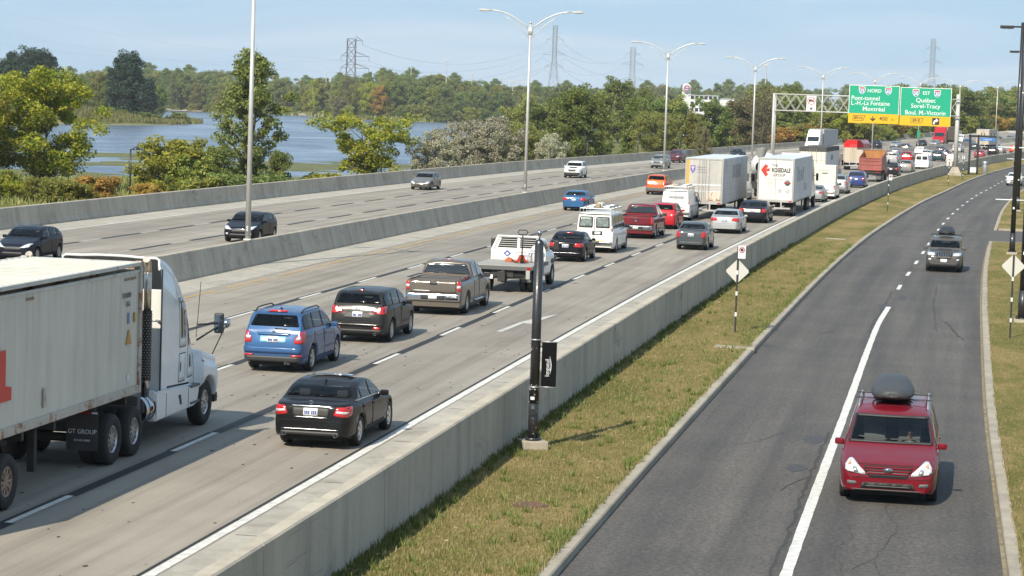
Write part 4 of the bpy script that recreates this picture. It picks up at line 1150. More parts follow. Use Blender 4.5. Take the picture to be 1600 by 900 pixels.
# ordinary cars of the queue
def car(kind, name, label, col, pos, detail=1, away=True, z=None, cat='car', **k):
    y = pos[1]; p = (pos[0], y, (hw(y) if z is None else z) + .004)
    return vehicle(kind, name, label, cat, col, p, k.pop('rz', hd(*pos, away)), 'rear' if away else 'front', detail=detail, group=k.pop('group', G1 if away else 'vehicles coming towards the camera'), **k)
grey = paint('grey', (.06, .068, .075), .5); silver = paint('silver', (.27, .28, .29), 1.4, .3); red = paint('red', (.36, .012, .02), .3)
r, P, B, t = car('suv', 'compact_suv', 'small bright red SUV between the maroon pickup and the windowless white van', red, (-16.62, 148.2), 2, L=4.4, W=1.8, H=1.62, tail=[(.5, .82), (.80, .78), (.80, .98), (.55, .96)])
r, P, B, t = car('sedan', 'sedan', 'small dark grey sedan alone in the near lane behind the silver sedan', grey, (-12.72, 127.6), 2, L=4.3, W=1.69, H=1.46, tail=[(.54, .68), (.76, .68), (.80, 1.0), (.62, 1.0)])
P('chrome_strip', [(-.6, .40), (.6, .40), (.6, .425), (-.6, .425)], 'rear', .012, m_chrome)
r, P, B, t = car('sedan', 'sedan', 'silver sedan just behind the large black sedan with a pale boot lid', paint('bright_silver', (.36, .37, .38), 1.2, .3), (-12.55, 146), 2, L=4.86, W=1.85, H=1.46, tail=[(.42, .80), (.82, .74), (.84, .95), (.5, .97)])
black2 = paint('midnight', (.014, .014, .02), .2)
r, P, B, t = car('sedan', 'sedan', 'large black sedan with a pale boot lid behind the white red-logo trailer', black2, (-12.05, 161.4), 2, L=5.38, W=1.98, H=1.48, tail=[(.62, .72), (.88, .72), (.88, .97), (.66, .97)])
P('boot_panel', [(-.55, .72), (.55, .72), (.55, .93), (-.55, .93)], 'rear', .008, M('paint_boot_white', (.62, .58, .5), .4), rnd=.04)
P('rear_bumper', [(-.85, .34), (.85, .34), (.85, .62), (-.85, .62)], 'rear', .02, black2, rnd=.04)
r, P, B, t = car('sedan', 'sedan', 'bright blue sedan on the median side, behind the orange SUV', paint('mid_blue', (.028, .10, .23), .4), (-25.15, 168.2), 2, L=4.5, W=1.75, H=1.43, tail=[(.44, .76), (.80, .72), (.82, .94), (.5, .95)])
r, P, B, t = car('suv', 'suv', 'orange SUV with grey lower bumper beside the silver trailer', paint('orange', (.50, .095, .022), .35), (-23.7, 205.5), 2, L=4.7, W=1.88, H=1.74, roofrails=True, bumper=m_grey, tail=[(.56, .86), (.84, .86), (.86, 1.1), (.66, 1.06)])
P('rear_bumper', [(-.84, .33), (.84, .33), (.84, .62), (-.84, .62)], 'rear', .03, m_grey, rnd=.03)
car('sedan', 'sedan', 'silver sedan almost hidden beside the white trailer with the red logo', silver, (-10.15, 203), 1)
car('suv', 'suv', 'silver SUV between the white box pickup and the purple blue SUV', silver, (-9.15, 227), 1, L=4.7, H=1.78, bumper=m_grey)
car('suv', 'suv', 'purple blue SUV right behind the red dump truck', paint('indigo', (.025, .042, .15), .35), (-8.1, 247), 1, H=1.66)
car('suv', 'suv', 'black SUV beside the red dump truck and the concrete wall', paint('jet', (.012, .012, .014), .1), (-5.6, 296), 1, L=4.7, H=1.75)
car('suv', 'suv', 'grey SUV with wide red tail lights behind the small red SUV', paint('warm_grey', (.17, .17, .165), .55), (-4.15, 318), 1)
car('suv', 'suv', 'red SUV in front of the grey SUV and left of the plain white van', red, (-4.9, 380), 1, H=1.75)
r, P, B, t = car('van', 'passenger_van', 'plain white passenger van beside the wall near the gantry', m_whitep, (-2.2, 343), 1, cat='van', tailwin=False)
P('rear_window', [(.08, 1.32), (.78, 1.32), (.74, 1.82), (.08, 1.82)], 'rear', .012, m_glass, both=True, rnd=.06)
car('minivan', 'minivan', 'silver minivan with blue rear window, right of the dump truck', silver, (-6.9, 366), 1, H=1.9, L=4.9)
car('sedan', 'sedan', 'silver sedan in the queue beyond the silver minivan', silver, (-7.6, 424), 0)
for kind, lb, c, pos, k in [
    ('suv', 'white SUV with purple red lights ahead of the plain white van', paint('pearl', (.5, .5, .52), .2), (-1.9, 402), {}),
    ('suv', 'dark teal SUV tucked in ahead of the plain white van', paint('teal', (.02, .045, .05), .3), (-.2, 396), {}),
    ('suv', 'dark wine red SUV between the teal SUV and the gantry post', paint('wine', (.10, .018, .03), .3), (.9, 411), {}),
    ('hatch', 'white hatchback behind the gantry post close to the wall', m_whitep, (2.0, 386), {}),
    ('sedan', 'pale red sedan behind the black gateway posts', paint('rose', (.30, .05, .06), .3), (7.0, 430), {}),
    ('suv', 'black SUV right of the blue sign in the far queue', paint('jet', ()), (9.7, 453), {}),
    ('sedan', 'light grey sedan in the far queue beyond the black posts', silver, (11.5, 474), {}),
    ('hatch', 'orange red hatchback last seen in the far queue', paint('vermilion', (.55, .08, .02), .2), (14.4, 482), {}),
    ('sedan', 'white sedan in the middle of the far queue', m_whitep, (-3.5, 440), {}),
    ('suv', 'grey SUV in the far middle lane near the median', grey, (-6.2, 452), {}),
    ('sedan', 'dark sedan in the far middle lane under the second green sign', grey, (.2, 452), {}),
    ('suv', 'white SUV in the far queue behind the gantry post', paint('pearl', ()), (3.4, 470), {}),
    ('sedan', 'dark green sedan in the far queue beyond the white SUV', paint('teal', ()), (6.8, 492), {}),
    ('sedan', 'silver sedan ahead of the dump truck near the median', silver, (-11.4, 402), {}),
]: car(kind, 'sedan' if kind == 'sedan' else ('hatchback' if kind == 'hatch' else 'suv'), lb, c, pos, 0, **k)

# traffic coming towards the camera
dk = paint('dark_navy', (.008, .009, .017), .25)
r, P, B, t = car('hatch', 'hatchback', 'dark blue hatchback coming towards us behind the white truck trailer', dk, (-38.6, 97.4), 2, False, head=[(.30, .62), (.70, .66), (.78, .82), (.62, .80)])
P('chrome_strip', [(-.36, .60), (.36, .60), (.40, .635), (-.40, .635)], 'front', .016, m_chrome)
r, P, B, t = car('hatch', 'hatchback', 'black hatchback coming towards us beside the nearest lamp post', paint('ink', ()), (-34.5, 117.2), 2, False, L=4.36, W=1.82, head=[(.34, .64), (.70, .66), (.82, .84), (.60, .80)])
P('chrome_strip', [(-.36, .66), (.36, .66), (.36, .69), (-.36, .69)], 'front', .016, m_chrome)
P('fog_light', [(.54, .40), (.66, .40), (.66, .49), (.54, .49)], 'front', .012, m_clear, both=True)
r, P, B, t = car('sedan', 'sedan', 'bronze grey sedan alone on the opposite carriageway near the river barrier', paint('bronze', (.13, .12, .105), .6), (-42.2, 195.3), 2, False, L=4.75, W=1.78)
P('chrome_strip', [(-.3, .52), (.3, .52), (.3, .56), (-.3, .56)], 'front', .016, m_chrome)
r, P, B, t = car('suv', 'suv', 'white off-road SUV with black hood stripe coming towards us', m_whitep, (-36.7, 242.8), 2, False, L=4.62, W=1.86, H=1.72, bumper=m_trim, lower=m_trim, head=[(.60, .84), (.84, .82), (.84, .88), (.60, .91)])
P('bonnet_decal', [(-.34, .5), (.34, .5), (.40, 1.15), (-.40, 1.15)], 'top', .006, m_trim)
P('front_bumper', [(-.8, .32), (.8, .32), (.8, .58), (-.8, .58)], 'front', .02, m_trim, rnd=.04)
for k_ in range(7): P('grille_slot', [(-.42 + k_ * .12, .76), (-.35 + k_ * .12, .76), (-.35 + k_ * .12, .90), (-.42 + k_ * .12, .90)], 'front', .014, m_trim)
r, P, B, t = car('suv', 'suv', 'silver SUV with blue windscreen coming towards us behind the median lamp post', silver, (-33.9, 293.9), 1, False, bumper=m_trim)
P('grille', [(-.5, .62), (.5, .62), (.5, .74), (-.5, .74)], 'front', .012, m_trim)
car('suv', 'suv', 'dark red black SUV coming towards us beside the silver SUV', paint('wine', ()), (-35.5, 327), 1, False, H=1.8)
for kind, nm, lb, c, pos in [
    ('suv', 'suv', 'dark blue SUV coming towards us past the red topped truck', dk, (-12.4, 475)),
    ('sedan', 'sedan', 'silver sedan coming towards us left of the thin green sign', silver, (-8.8, 486)),
    ('sedan', 'sedan', 'low dark blue sedan coming towards us below the thin green sign', dk, (-3.9, 506)),
    ('sedan', 'sedan', 'silver sedan with green windscreen in front of the red semi truck', silver, (-1.2, 512)),
    ('pickup', 'pickup_truck', 'white pickup truck coming towards us behind the gantry post', m_whitep, (4.4, 556)),
    ('suv', 'suv', 'blue SUV coming towards us right of the gantry post', paint('steel_blue', (.05, .09, .2), .4), (5.8, 520)),
    ('suv', 'suv', 'pale SUV far away coming towards us near the black lamp posts', silver, (16.2, 580)),
    ('sedan', 'sedan', 'dark sedan far away coming towards us by the bend', grey, (13.2, 570)),
    ('sedan', 'sedan', 'dark violet sedan mostly hidden behind the silver trailer roof', dk, (-30.5, 366)),
]: car(kind, nm, lb, c, pos, 0, False)
# ------------------------------------------------------------------ lorries
def mat_panel(name, a, b, rust=0., scale=1.):
    s = NT(name); o = s.coord('Object'); v = s.coord('Object', (2.2, 2.2, .22))
    n = s.noise(v, 1.4 * scale, 5, .65); n2 = s.noise(o, .6, 5, .6); n3 = s.noise(o, 2.2, 6, .75, .4)
    c = s.ramp(n2, [(.3, a), (.7, b)])
    c = s.mix(.5, c, s.ramp(n, [(.3, (.72, .71, .69)), (.6, (1.04, 1.04, 1.04))]), 'MULTIPLY')
    if rust: c = s.mix(s.ramp(n3, [(.72 - rust, (0, 0, 0)), (.80 - rust, (1, 1, 1))]), c, (.22, .09, .035))
    s.l(c, s.b.inputs['Base Color']); s.b.inputs['Roughness'].default_value = .5
    return s.m
m_cont = mat_panel('container_white', (.48, .455, .395), (.55, .525, .46))
m_controof = mat_panel('container_roof', (.44, .42, .36), (.56, .54, .47), .05)
m_contrail = mat_panel('rusty_rail', (.36, .33, .28), (.44, .41, .36), .20)
m_frame = M('dark_chassis', (.028, .027, .026), .75, var=.3, vs=4)
m_truckw = paint('truck_white', (.66, .67, .67), .05, .3)
m_rustrim = M('rusty_wheel', (.40, .34, .27), .6, .2, col2=(.22, .09, .04), vs=8)
m_alu = mat_panel('bare_aluminium', (.34, .34, .34), (.46, .46, .45)); MATS['bare_aluminium'].node_tree.nodes['Principled BSDF'].inputs['Metallic'].default_value = .35
m_trwhite = mat_panel('trailer_white', (.60, .59, .57), (.68, .67, .65))
m_trside = mat_panel('trailer_side', (.50, .50, .495), (.58, .58, .575))
m_redlog = M('red_vinyl', (.50, .035, .02), .5)
m_greylog = M('grey_vinyl', (.13, .13, .14), .5)
m_roof = mat_panel('trailer_roof', (.50, .55, .62), (.60, .64, .70))
HD = heading(frac(Wx, Mx, .4), 45)

def truck_wheel(parent, x, y, r=.51, tw=.28, side=1, rim=None, twin=False, lab=None):
    w = add_wheel(parent, x, y, r, tw, .54, 10, rim or m_rim, side, 2, lab)
    if twin: add_wheel(parent, x - side * .31, y, r, tw, .54, 10, rim or m_rim, side, 0)
    return w
# --- the container semi in the left foreground (built at the origin: y = 0 is the front of the container)
tr = thing('container_trailer', 'dirty white ribbed container with a red letter on a chassis trailer, nearest left', 'trailer', (-17.25, 47.05, HW + .004), HD)
x1, Lc, z0, z1 = 1.3, 12.19, 1.30, 3.98
mb = MB()
n = int(Lc / .28); pts = []
for i in range(n + 1):            # corrugated right and left walls
    y = -Lc + .12 + (Lc - .24) * i / n
    pts += [(y, 0), (y + .10, 0), (y + .125, .025), (y + .235, .025)] if i < n else [(y, 0)]
for s in (1, -1):
    lo = [mb.bm.verts.new((s * (x1 - .03 + .0 - p[1] * .5), p[0], z0 + .16)) for p in pts]; hi = [mb.bm.verts.new((s * (x1 - .03 - p[1] * .5), p[0], z1 - .14)) for p in pts]
    for i in range(len(pts) - 1): mb.bm.faces.new((lo[i], lo[i + 1], hi[i + 1], hi[i]))
mb.build('side_wall', m_cont, tr)
mb = MB(); rv = []
k = int(Lc / .34)
for i in range(k):                # ribbed roof
    y = -Lc + .15 + (Lc - .3) * i / k; rv += [(y, z1 - .03), (y + .06, z1 - .03), (y + .085, z1 + .004), (y + .25, z1 + .004), (y + .275, z1 - .03)]
a = [mb.bm.verts.new((-x1 + .08, p[0], p[1])) for p in rv]; b = [mb.bm.verts.new((x1 - .08, p[0], p[1])) for p in rv]
for i in range(len(rv) - 1): mb.bm.faces.new((a[i], a[i + 1], b[i + 1], b[i]))
mb.build('roof', m_controof, tr)
mb = MB()
for s in (1, -1):
    mb.bb(min(s * (x1 - .10), s * x1), max(s * (x1 - .10), s * x1), -Lc + .16, -.16, z1 - .07, z1 + .01, .01)
    mb.bb(min(s * (x1 - .05), s * (x1 - .012)), max(s * (x1 - .05), s * (x1 - .012)), -Lc + .16, -.16, z1 - .20, z1 - .15, .01)
for y in (-.05, -Lc + .05): mb.bb(-x1, x1, y - .05, y + .05, z1 - .08, z1 + .008, .01)
mb.build('top_rail', mat_panel('rail_white', (.44, .43, .40), (.5, .49, .45), .12), tr)
mb = MB()
for s in (1, -1): mb.bb(min(s * (x1 - .10), s * (x1 + .004)), max(s * (x1 - .10), s * (x1 + .004)), -Lc + .16, -.16, z0, z0 + .17, .015)
mb.build('bottom_rail', m_contrail, tr)
mb = MB()
for s in (1, -1):
    for y in (-.08, -Lc + .08): mb.bb(min(s * (x1 - .14), s * (x1 + .006)), max(s * (x1 - .14), s * (x1 + .006)), y - .08, y + .08, z0 - .01, z1 + .03, .02)
mb.bb(-x1, x1, -.06, 0, z0, z1, .01); mb.bb(-x1 + .02, x1 - .02, -Lc, -Lc + .05, z0, z1, .01)
mb.build('corner_post', mat_panel('rusty_post', (.38, .35, .31), (.46, .44, .40), .22), tr)
mb = MB()
for s in (.42, -.42): mb.bb(s - .09, s + .09, -12.6, -.4, .95, 1.24, .01)
for y in (-.6, -2.4, -4.6, -6.2, -8.2, -11.4): mb.bb(-1.2, 1.2, y - .06, y + .06, 1.10, 1.28, .01)
for s in (1, -1):
    mb.bb(s * .9 - .07, s * .9 + .07, -5.05, -4.9, .35, 1.15, .01); mb.cyl((s * .9, -5.0, .9), (s * .4, -4.2, 1.1), .05, n=6)
mb.build('chassis', m_frame, tr)
m_flap = M('flap_rubber', (.035, .035, .037), .6, var=.3, vs=3)
mb = MB(); mb.bb(-1.27, -.62, -2.45, -2.435, .40, 1.17, .01); mb.build('mud_flap', m_flap, tr)
mb = MB(); mb.bb(.62, 1.27, -2.45, -2.435, .40, 1.17, .01); fl = mb.build('mud_flap', m_flap, tr)
text_mesh('GT GROUP', .125, m_plate, fl, (.95, -2.455, .77), name='lettering', sx=.95)
text_mesh('514 631-0606', .06, m_plate, fl, (.95, -2.455, .60))
bits('marker_strip', m_red, tr, ((1.0, -2.46, 1.15), (.3, .012, .035))); bits('marker_strip', m_plate, tr, ((1.2, -2.46, 1.15), (.12, .012, .035)))
for y in (-7.12, -8.4, -9.68):
    for s in (1, -1): truck_wheel(tr, s * 1.16, y, .50, .28, s, m_rustrim, True, 'tyre on a rusty rim' if y == -7.12 and s > 0 else None)
    mb = MB(); mb.cyl((-1.1, y, .5), (1.1, y, .5), .08); mb.build('axle', m_frame, tr)
# flat print on the right wall
XR = x1 - .006
for pts in ([(-7.62, 1.95), (-7.0, 1.95), (-7.0, 2.18), (-7.28, 2.22), (-7.28, 2.86), (-7.62, 2.86)],):
    mb = MB(); mb.prism(pts, XR - .03, XR, 'x'); mb.build('red_letter', m_redlog, tr)
text_mesh('TLLU 660941', .15, m_greylog, tr, (XR, -.95, 3.36), (R(90), 0, R(90)), sx=.62); text_mesh('45G1', .15, m_greylog, tr, (XR, -.86, 3.18), (R(90), 0, R(90)), sx=.7)
for y, z, d in ((-1.05, 3.66, 8), (-6.3, 3.66, 4)):
    mb = MB()
    for i in range(d): mb.bb(XR - .02, XR, y + i * .085, y + i * .085 + .05, z, z + .05)
    mb.build('warning_strip', m_rustrim, tr)
mb = MB(); mb.prism([(-.95, 2.36), (-.62, 2.36), (-.785, 2.66)], XR - .02, XR, 'x'); mb.build('warning_triangle', M('warning_ochre', (.42, .22, .05), .6), tr)
mb = MB(); mb.prism([(-.46, 2.78), (-.37, 2.78), (-.37, 2.98), (-.46, 2.98)], XR - .02, XR, 'x'); mb.build('yellow_label', M('label_yellow', (.45, .33, .08), .6), tr)
mb = MB(); mb.prism([(-.85, 2.78), (-.77, 2.78), (-.77, 3.0), (-.85, 3.0)], XR - .02, XR, 'x'); mb.build('blue_label', M('label_blue', (.15, .20, .38), .6), tr)
mb = MB(); mb.prism([(-.84, 1.62), (-.74, 1.62), (-.74, 1.74), (-.84, 1.74)], XR - .02, XR, 'x'); mb.build('white_label', m_plate, tr)
mb = MB(); mb.bb(XR - .02, XR + .012, -5.45, -5.33, 1.62, 1.98, .01); mb.bb(XR - .02, XR + .03, -5.42, -5.36, 1.75, 1.86, .01); mb.build('vent_cover', mat_panel('rusty_vent', (.36, .33, .27), (.45, .4, .33), .14), tr)

# --- the tractor
tc = thing('truck_tractor', 'white conventional truck tractor with tall sleeper cab pulling the container', 'truck', (-17.25, 47.46, HW + .004), HD)
TT = dict(L=4.35, W=2.44, H=4.05, rw=.51, fo=1.18, wb=9., zb=.62, tum=.035,
          top=[(0, .95), (.04, 1.2), (.25, 1.42), (1.2, 1.68), (1.9, 1.86), (2.02, 1.98), (2.5, 2.86), (2.68, 3.02), (3.1, 3.42), (3.65, 3.76), (4.1, 3.93), (4.35, 3.98)],
          belt=[(0, .90), (.25, 1.25), (1.2, 1.42), (1.9, 1.7), (2.1, 1.95), (2.5, 2.55), (3.0, 3.05), (3.7, 3.45), (4.35, 3.72)],
          plan=[(0, .60), (.05, .76), (.25, .93), (.6, 1.03), (1.55, 1.03), (1.78, .90), (2.1, .92), (2.6, .95), (4.35, .95)], ws=(2.0, 2.55), bg=(4.3, 4.2), side=(2, 3), pil=[], doors=[])
B = Body(TT); B.ra = .60
v, f, caps = B.data(.075); f += []
YN = 5.62                                 # nose of the tractor ahead of the container front
off = YN - B.L / 2
v = [(p[0], p[1] + off, p[2]) for p in v]
bvh = BVHTree.FromPolygons(v, f + caps); bm = bmesh.new(); bv = [bm.verts.new(p) for p in v]
for c in f: bm.faces.new([bv[i] for i in c]).smooth = True
bm.faces.new([bv[i] for i in caps[0]])
m_ = len(caps[1])
bmesh.ops.recalc_face_normals(bm, faces=bm.faces)
me = bpy.data.meshes.new('cab'); bm.to_mesh(me); bm.free(); me.materials.append(m_truckw); link('cab', me, tc)
def TP(nm, poly, axis, o_, mat, both=False, rnd=0.):
    if rnd: poly = rnd_poly(poly, rnd)
    res = []
    ax = ['right', 'left'] if both and axis == 'right' else [axis]
    pl = [poly] * 2
    if both and axis in ('front', 'rear'): ax = [axis, axis]; pl = [poly, mir(poly)]
    for a, p in zip(ax, pl):
        if axis in ('right', 'left'): p = [(B.L / 2 - off - q[0] + 0 * off, q[1]) for q in p]   # y -> distance coordinate of the projector
        res.append(link(nm, panel_mesh(nm, bvh, [(q[0], q[1]) for q in p], a, o_, mat, .12, B.L), tc))
    return res
# the projector maps (d, z) with y = L/2 - d, so give it d = L/2 - y
def ys_(poly): return [(B.L / 2 - y, z) for y, z in poly]
def TS(nm, poly, o_, mat, both=True, rnd=0.):
    if rnd: poly = rnd_poly(poly, rnd)
    return [link(nm, panel_mesh(nm, bvh, ys_(poly), a, o_, mat, .12, B.L), tc) for a in (('right', 'left') if both else ('right',))]
TS('sleeper_door_gap', [(2.52, 1.92), (3.02, 1.92), (3.02, 3.02), (2.52, 3.02)], .002, m_seam, rnd=.06); TS('sleeper_panel', [(2.54, 1.94), (3.0, 1.94), (3.0, 3.0), (2.54, 3.0)], .006, m_truckw, rnd=.05)
TS('sleeper_window', [(2.62, 2.12), (2.92, 2.12), (2.92, 2.90), (2.62, 2.90)], .012, m_glass, rnd=.05)
TS('locker_gap', [(2.50, 1.16), (2.98, 1.16), (2.98, 1.80), (2.50, 1.80)], .002, m_seam, rnd=.05); TS('locker_door', [(2.52, 1.18), (2.96, 1.18), (2.96, 1.78), (2.52, 1.78)], .006, m_truckw, rnd=.04)
TS('locker_latch', [(2.58, 1.40), (2.64, 1.40), (2.64, 1.60), (2.58, 1.60)], .012, m_trim, rnd=.02)
TS('cab_door_gap', [(3.10, 1.2), (3.62, 1.2), (3.62, 2.0), (3.30, 2.62), (3.10, 2.72)], .002, m_seam, rnd=.04); TS('cab_door', [(3.12, 1.22), (3.60, 1.22), (3.60, 1.98), (3.28, 2.59), (3.12, 2.69)], .006, m_truckw, rnd=.03)
TS('door_window', [(3.15, 1.92), (3.56, 1.92), (3.28, 2.50), (3.15, 2.60)], .012, m_glass, rnd=.04)
TS('peep_window', [(3.24, 1.42), (3.46, 1.42), (3.46, 1.72), (3.24, 1.72)], .012, m_glass, rnd=.03)
TS('cab_gap', [(1.75, 1.125), (3.3, 1.06), (3.3, 1.10), (1.75, 1.165)], .006, m_seam)
TS('hood_seam', [(3.72, 1.0), (3.745, 1.0), (3.72, 1.7), (3.695, 1.7)], .004, m_seam)
TS('side_marker', [(4.02, 1.50), (4.12, 1.44), (4.13, 1.50), (4.05, 1.56)], .012, m_red, rnd=.01)
TP('windscreen', [(-.95, 2.08), (.95, 2.08), (.93, 2.78), (-.93, 2.78)], 'front', .012, m_glass, rnd=.06)
mb = MB()
mb.prism([(YN - 2.3, 2.84), (YN - 2.66, 3.04), (YN - 2.66, 2.98), (YN - 2.26, 2.78)], -1.0, 1.0, 'x'); mb.build('sun_visor', m_truckw, tc)
# back of the sleeper: recessed wall and dark gasket
yb = YN - B.L
mb = MB(); mb.bb(-1.145, 1.145, yb + .03, yb + .07, 1.0, 3.28, .02); mb.build('sleeper_back_wall', mat_panel('cab_back', (.52, .53, .51), (.6, .6, .58)), tc)
mb = MB()
for s in (1, -1): mb.bb(min(s * 1.165, s * 1.14), max(s * 1.165, s * 1.14), yb - .03, yb + .02, 1.02, 3.72, .004)
mb.build('side_gasket', m_trim, tc)
rg = B.ring(B.L - .02); arc = [(x, z) for x, z in rg if z > 3.3]; arc = arc + [(-x, z) for x, z in arc[-2::-1]]
mb = MB(); mb.tube([(x * .985, yb + .01, z - .012) for x, z in arc], .03, 7); mb.build('fairing_edge', m_truckw, tc)
# exhaust stacks
for s in (1, -1):
    mb = MB(); mb.cyl((s * 1.28, -.05, 2.95), (s * 1.28, -.05, 3.75), .08, n=14)
    pts = [(s * 1.28, -.05, 3.75)] + [(s * 1.28, -.05 - .30 * (1 - math.cos(t)) * .55, 3.75 + .28 * math.sin(t)) for t in np.linspace(.2, 1.3, 5)]
    mb.tube(pts, .075, 14); mb.build('exhaust_stack', M('tarnished_chrome', (.50, .44, .36), .3, .85, var=.3, vs=5), tc)
    mb = MB(); mb.cyl((s * 1.27, -.05, 1.15), (s * 1.27, -.05, 1.95), .085, n=14); mb.build('muffler', m_chrome, tc)
    mb = MB()
    mb.cyl((s * 1.28, -.05, 1.5), (s * 1.28, -.05, 2.95), .10, n=16, cap=False)
    hs = mb.build('heat_shield', m_trim, tc)
    mb = MB()
    for i in range(24):
        for j in range(6):
            a = R(-150 + j * 36 + (18 if i % 2 else 0)) if s > 0 else R(-30 - j * 36); mb.box((s * 1.28 + .102 * math.cos(a), -.05 + .102 * math.sin(a), 1.58 + i * .056), (.018, .018, .02))
    mb.build('perforation', M('perforation_glint', (.32, .30, .27), .4, .6), hs)
mb = MB(); mb.cyl((1.02, yb + .05, 2.62), (1.18, yb - .12, 2.62), .025, n=8); mb.cyl((1.02, yb + .05, 2.6), (.4, yb + .05, 2.6), .025, n=8); mb.build('grab_bar', m_chrome, tc)
mb = MB(); mb.lathe([(.0, .06), (.06, .045), (.075, 0), (.05, -.03)], 12, 'x', (1.2, 2.42, 2.98)); mb.build('fender_mirror', m_chrome, tc)
# fairings, tank, steps
for s in (1, -1):
    mb = MB(); pr = [(.78, .52), (3.6, .55), (3.75, .85), (3.75, 1.02), (1.05, 1.10), (.72, 1.18)]
    mb.prism(pr, s * 1.0, s * 1.245, 'x'); bmesh.ops.bevel(mb.bm, geom=mb.bm.edges[:], offset=.05, segments=2, affect='EDGES'); mb.build('side_fairing', m_truckw, tc)
    mb = MB(); mb.bb(min(s * 1.24, s * 1.249), max(s * 1.24, s * 1.249), 1.42, 1.44, .56, 1.06); mb.bb(min(s * 1.24, s * 1.249), max(s * 1.24, s * 1.249), 2.95, 2.97, .58, 1.0); mb.build('fairing_seam', m_seam, tc)
    mb = MB(); mb.prism([(2.25, .92), (2.42, .92), (2.5, .70), (2.38, .70)], s * 1.235, s * 1.252, 'x'); mb.build('fairing_vent', m_trim, tc)
    mb = MB()
    for z in (.62, .98): mb.bb(min(s * 1.12, s * 1.27), max(s * 1.12, s * 1.27), 3.1, 3.72, z, z + .05, .01)
    mb.build('cab_step', m_grey, tc)
    mb = MB(); mb.cyl((s * .92, .22, .82), (s * .92, 1.1, .82), .31, n=20); mb.build('fuel_tank', m_chrome, tc)
    mb = MB(); mb.cyl((s * .92, .40, .82), (s * .92, .45, .82), .315, n=20); mb.cyl((s * .92, .75, .82), (s * .92, .80, .82), .315, n=20); mb.build('tank_strap', m_trim, tc)
    mb = MB(); mb.bb(min(s * .7, s * 1.1), max(s * .7, s * 1.1), -.02, .2, .75, 1.15, .02); mb.build('battery_box', m_grey, tc)
    mb = MB(); mb.tube([(s * 1.06, 4.05, 2.30), (s * 1.38, 4.55, 2.30)], .022, 6); mb.tube([(s * 1.06, 4.05, 1.95), (s * 1.36, 4.5, 2.2)], .022, 6)
    mb.box((s * 1.40, 4.62, 2.30), (.22, .10, .46), bev=.04); ob = mb.build('mirror', m_trim, tc)
    mb = MB(); mb.box((s * 1.40, 4.568, 2.30), (.17, .006, .38)); mb.build('mirror_glass', m_chrome, ob)
    mb = MB(); mb.cyl((s * 1.15, 4.95, 1.55), (s * 1.42, 5.05, 2.2), .014, n=6); mb.lathe([(0, -.06), (.08, -.04), (.11, .0), (.10, .012), (0, .02)], 14, 'y', (s * 1.43, 5.05, 2.26)); mb.build('hood_mirror', m_chrome, tc)
    truck_wheel(tc, s * 1.03, YN - 1.18, .51, .30, s, m_rim)
    for y in (-.61, -1.90): truck_wheel(tc, s * 1.12, y, .51, .28, s, m_rim, True)
mb = MB(); mb.cyl((1.0, 4.2, 2.0), (1.06, 4.28, 3.25), .008, n=5); mb.build('aerial', m_trim, tc)
mb = MB(); mb.bb(-.45, .45, -2.3, 5.0, .68, .98, .01); mb.bb(-1.0, 1.0, 1.0, 5.3, .62, .68); mb.bb(-1.1, 1.1, YN - .25, YN - .02, .40, .62, .03); mb.build('frame', m_frame, tc)
for y in (-.61, -1.90): mb = MB(); mb.cyl((-1.0, y, .5), (1.0, y, .5), .09); mb.build('axle', m_frame, tc)

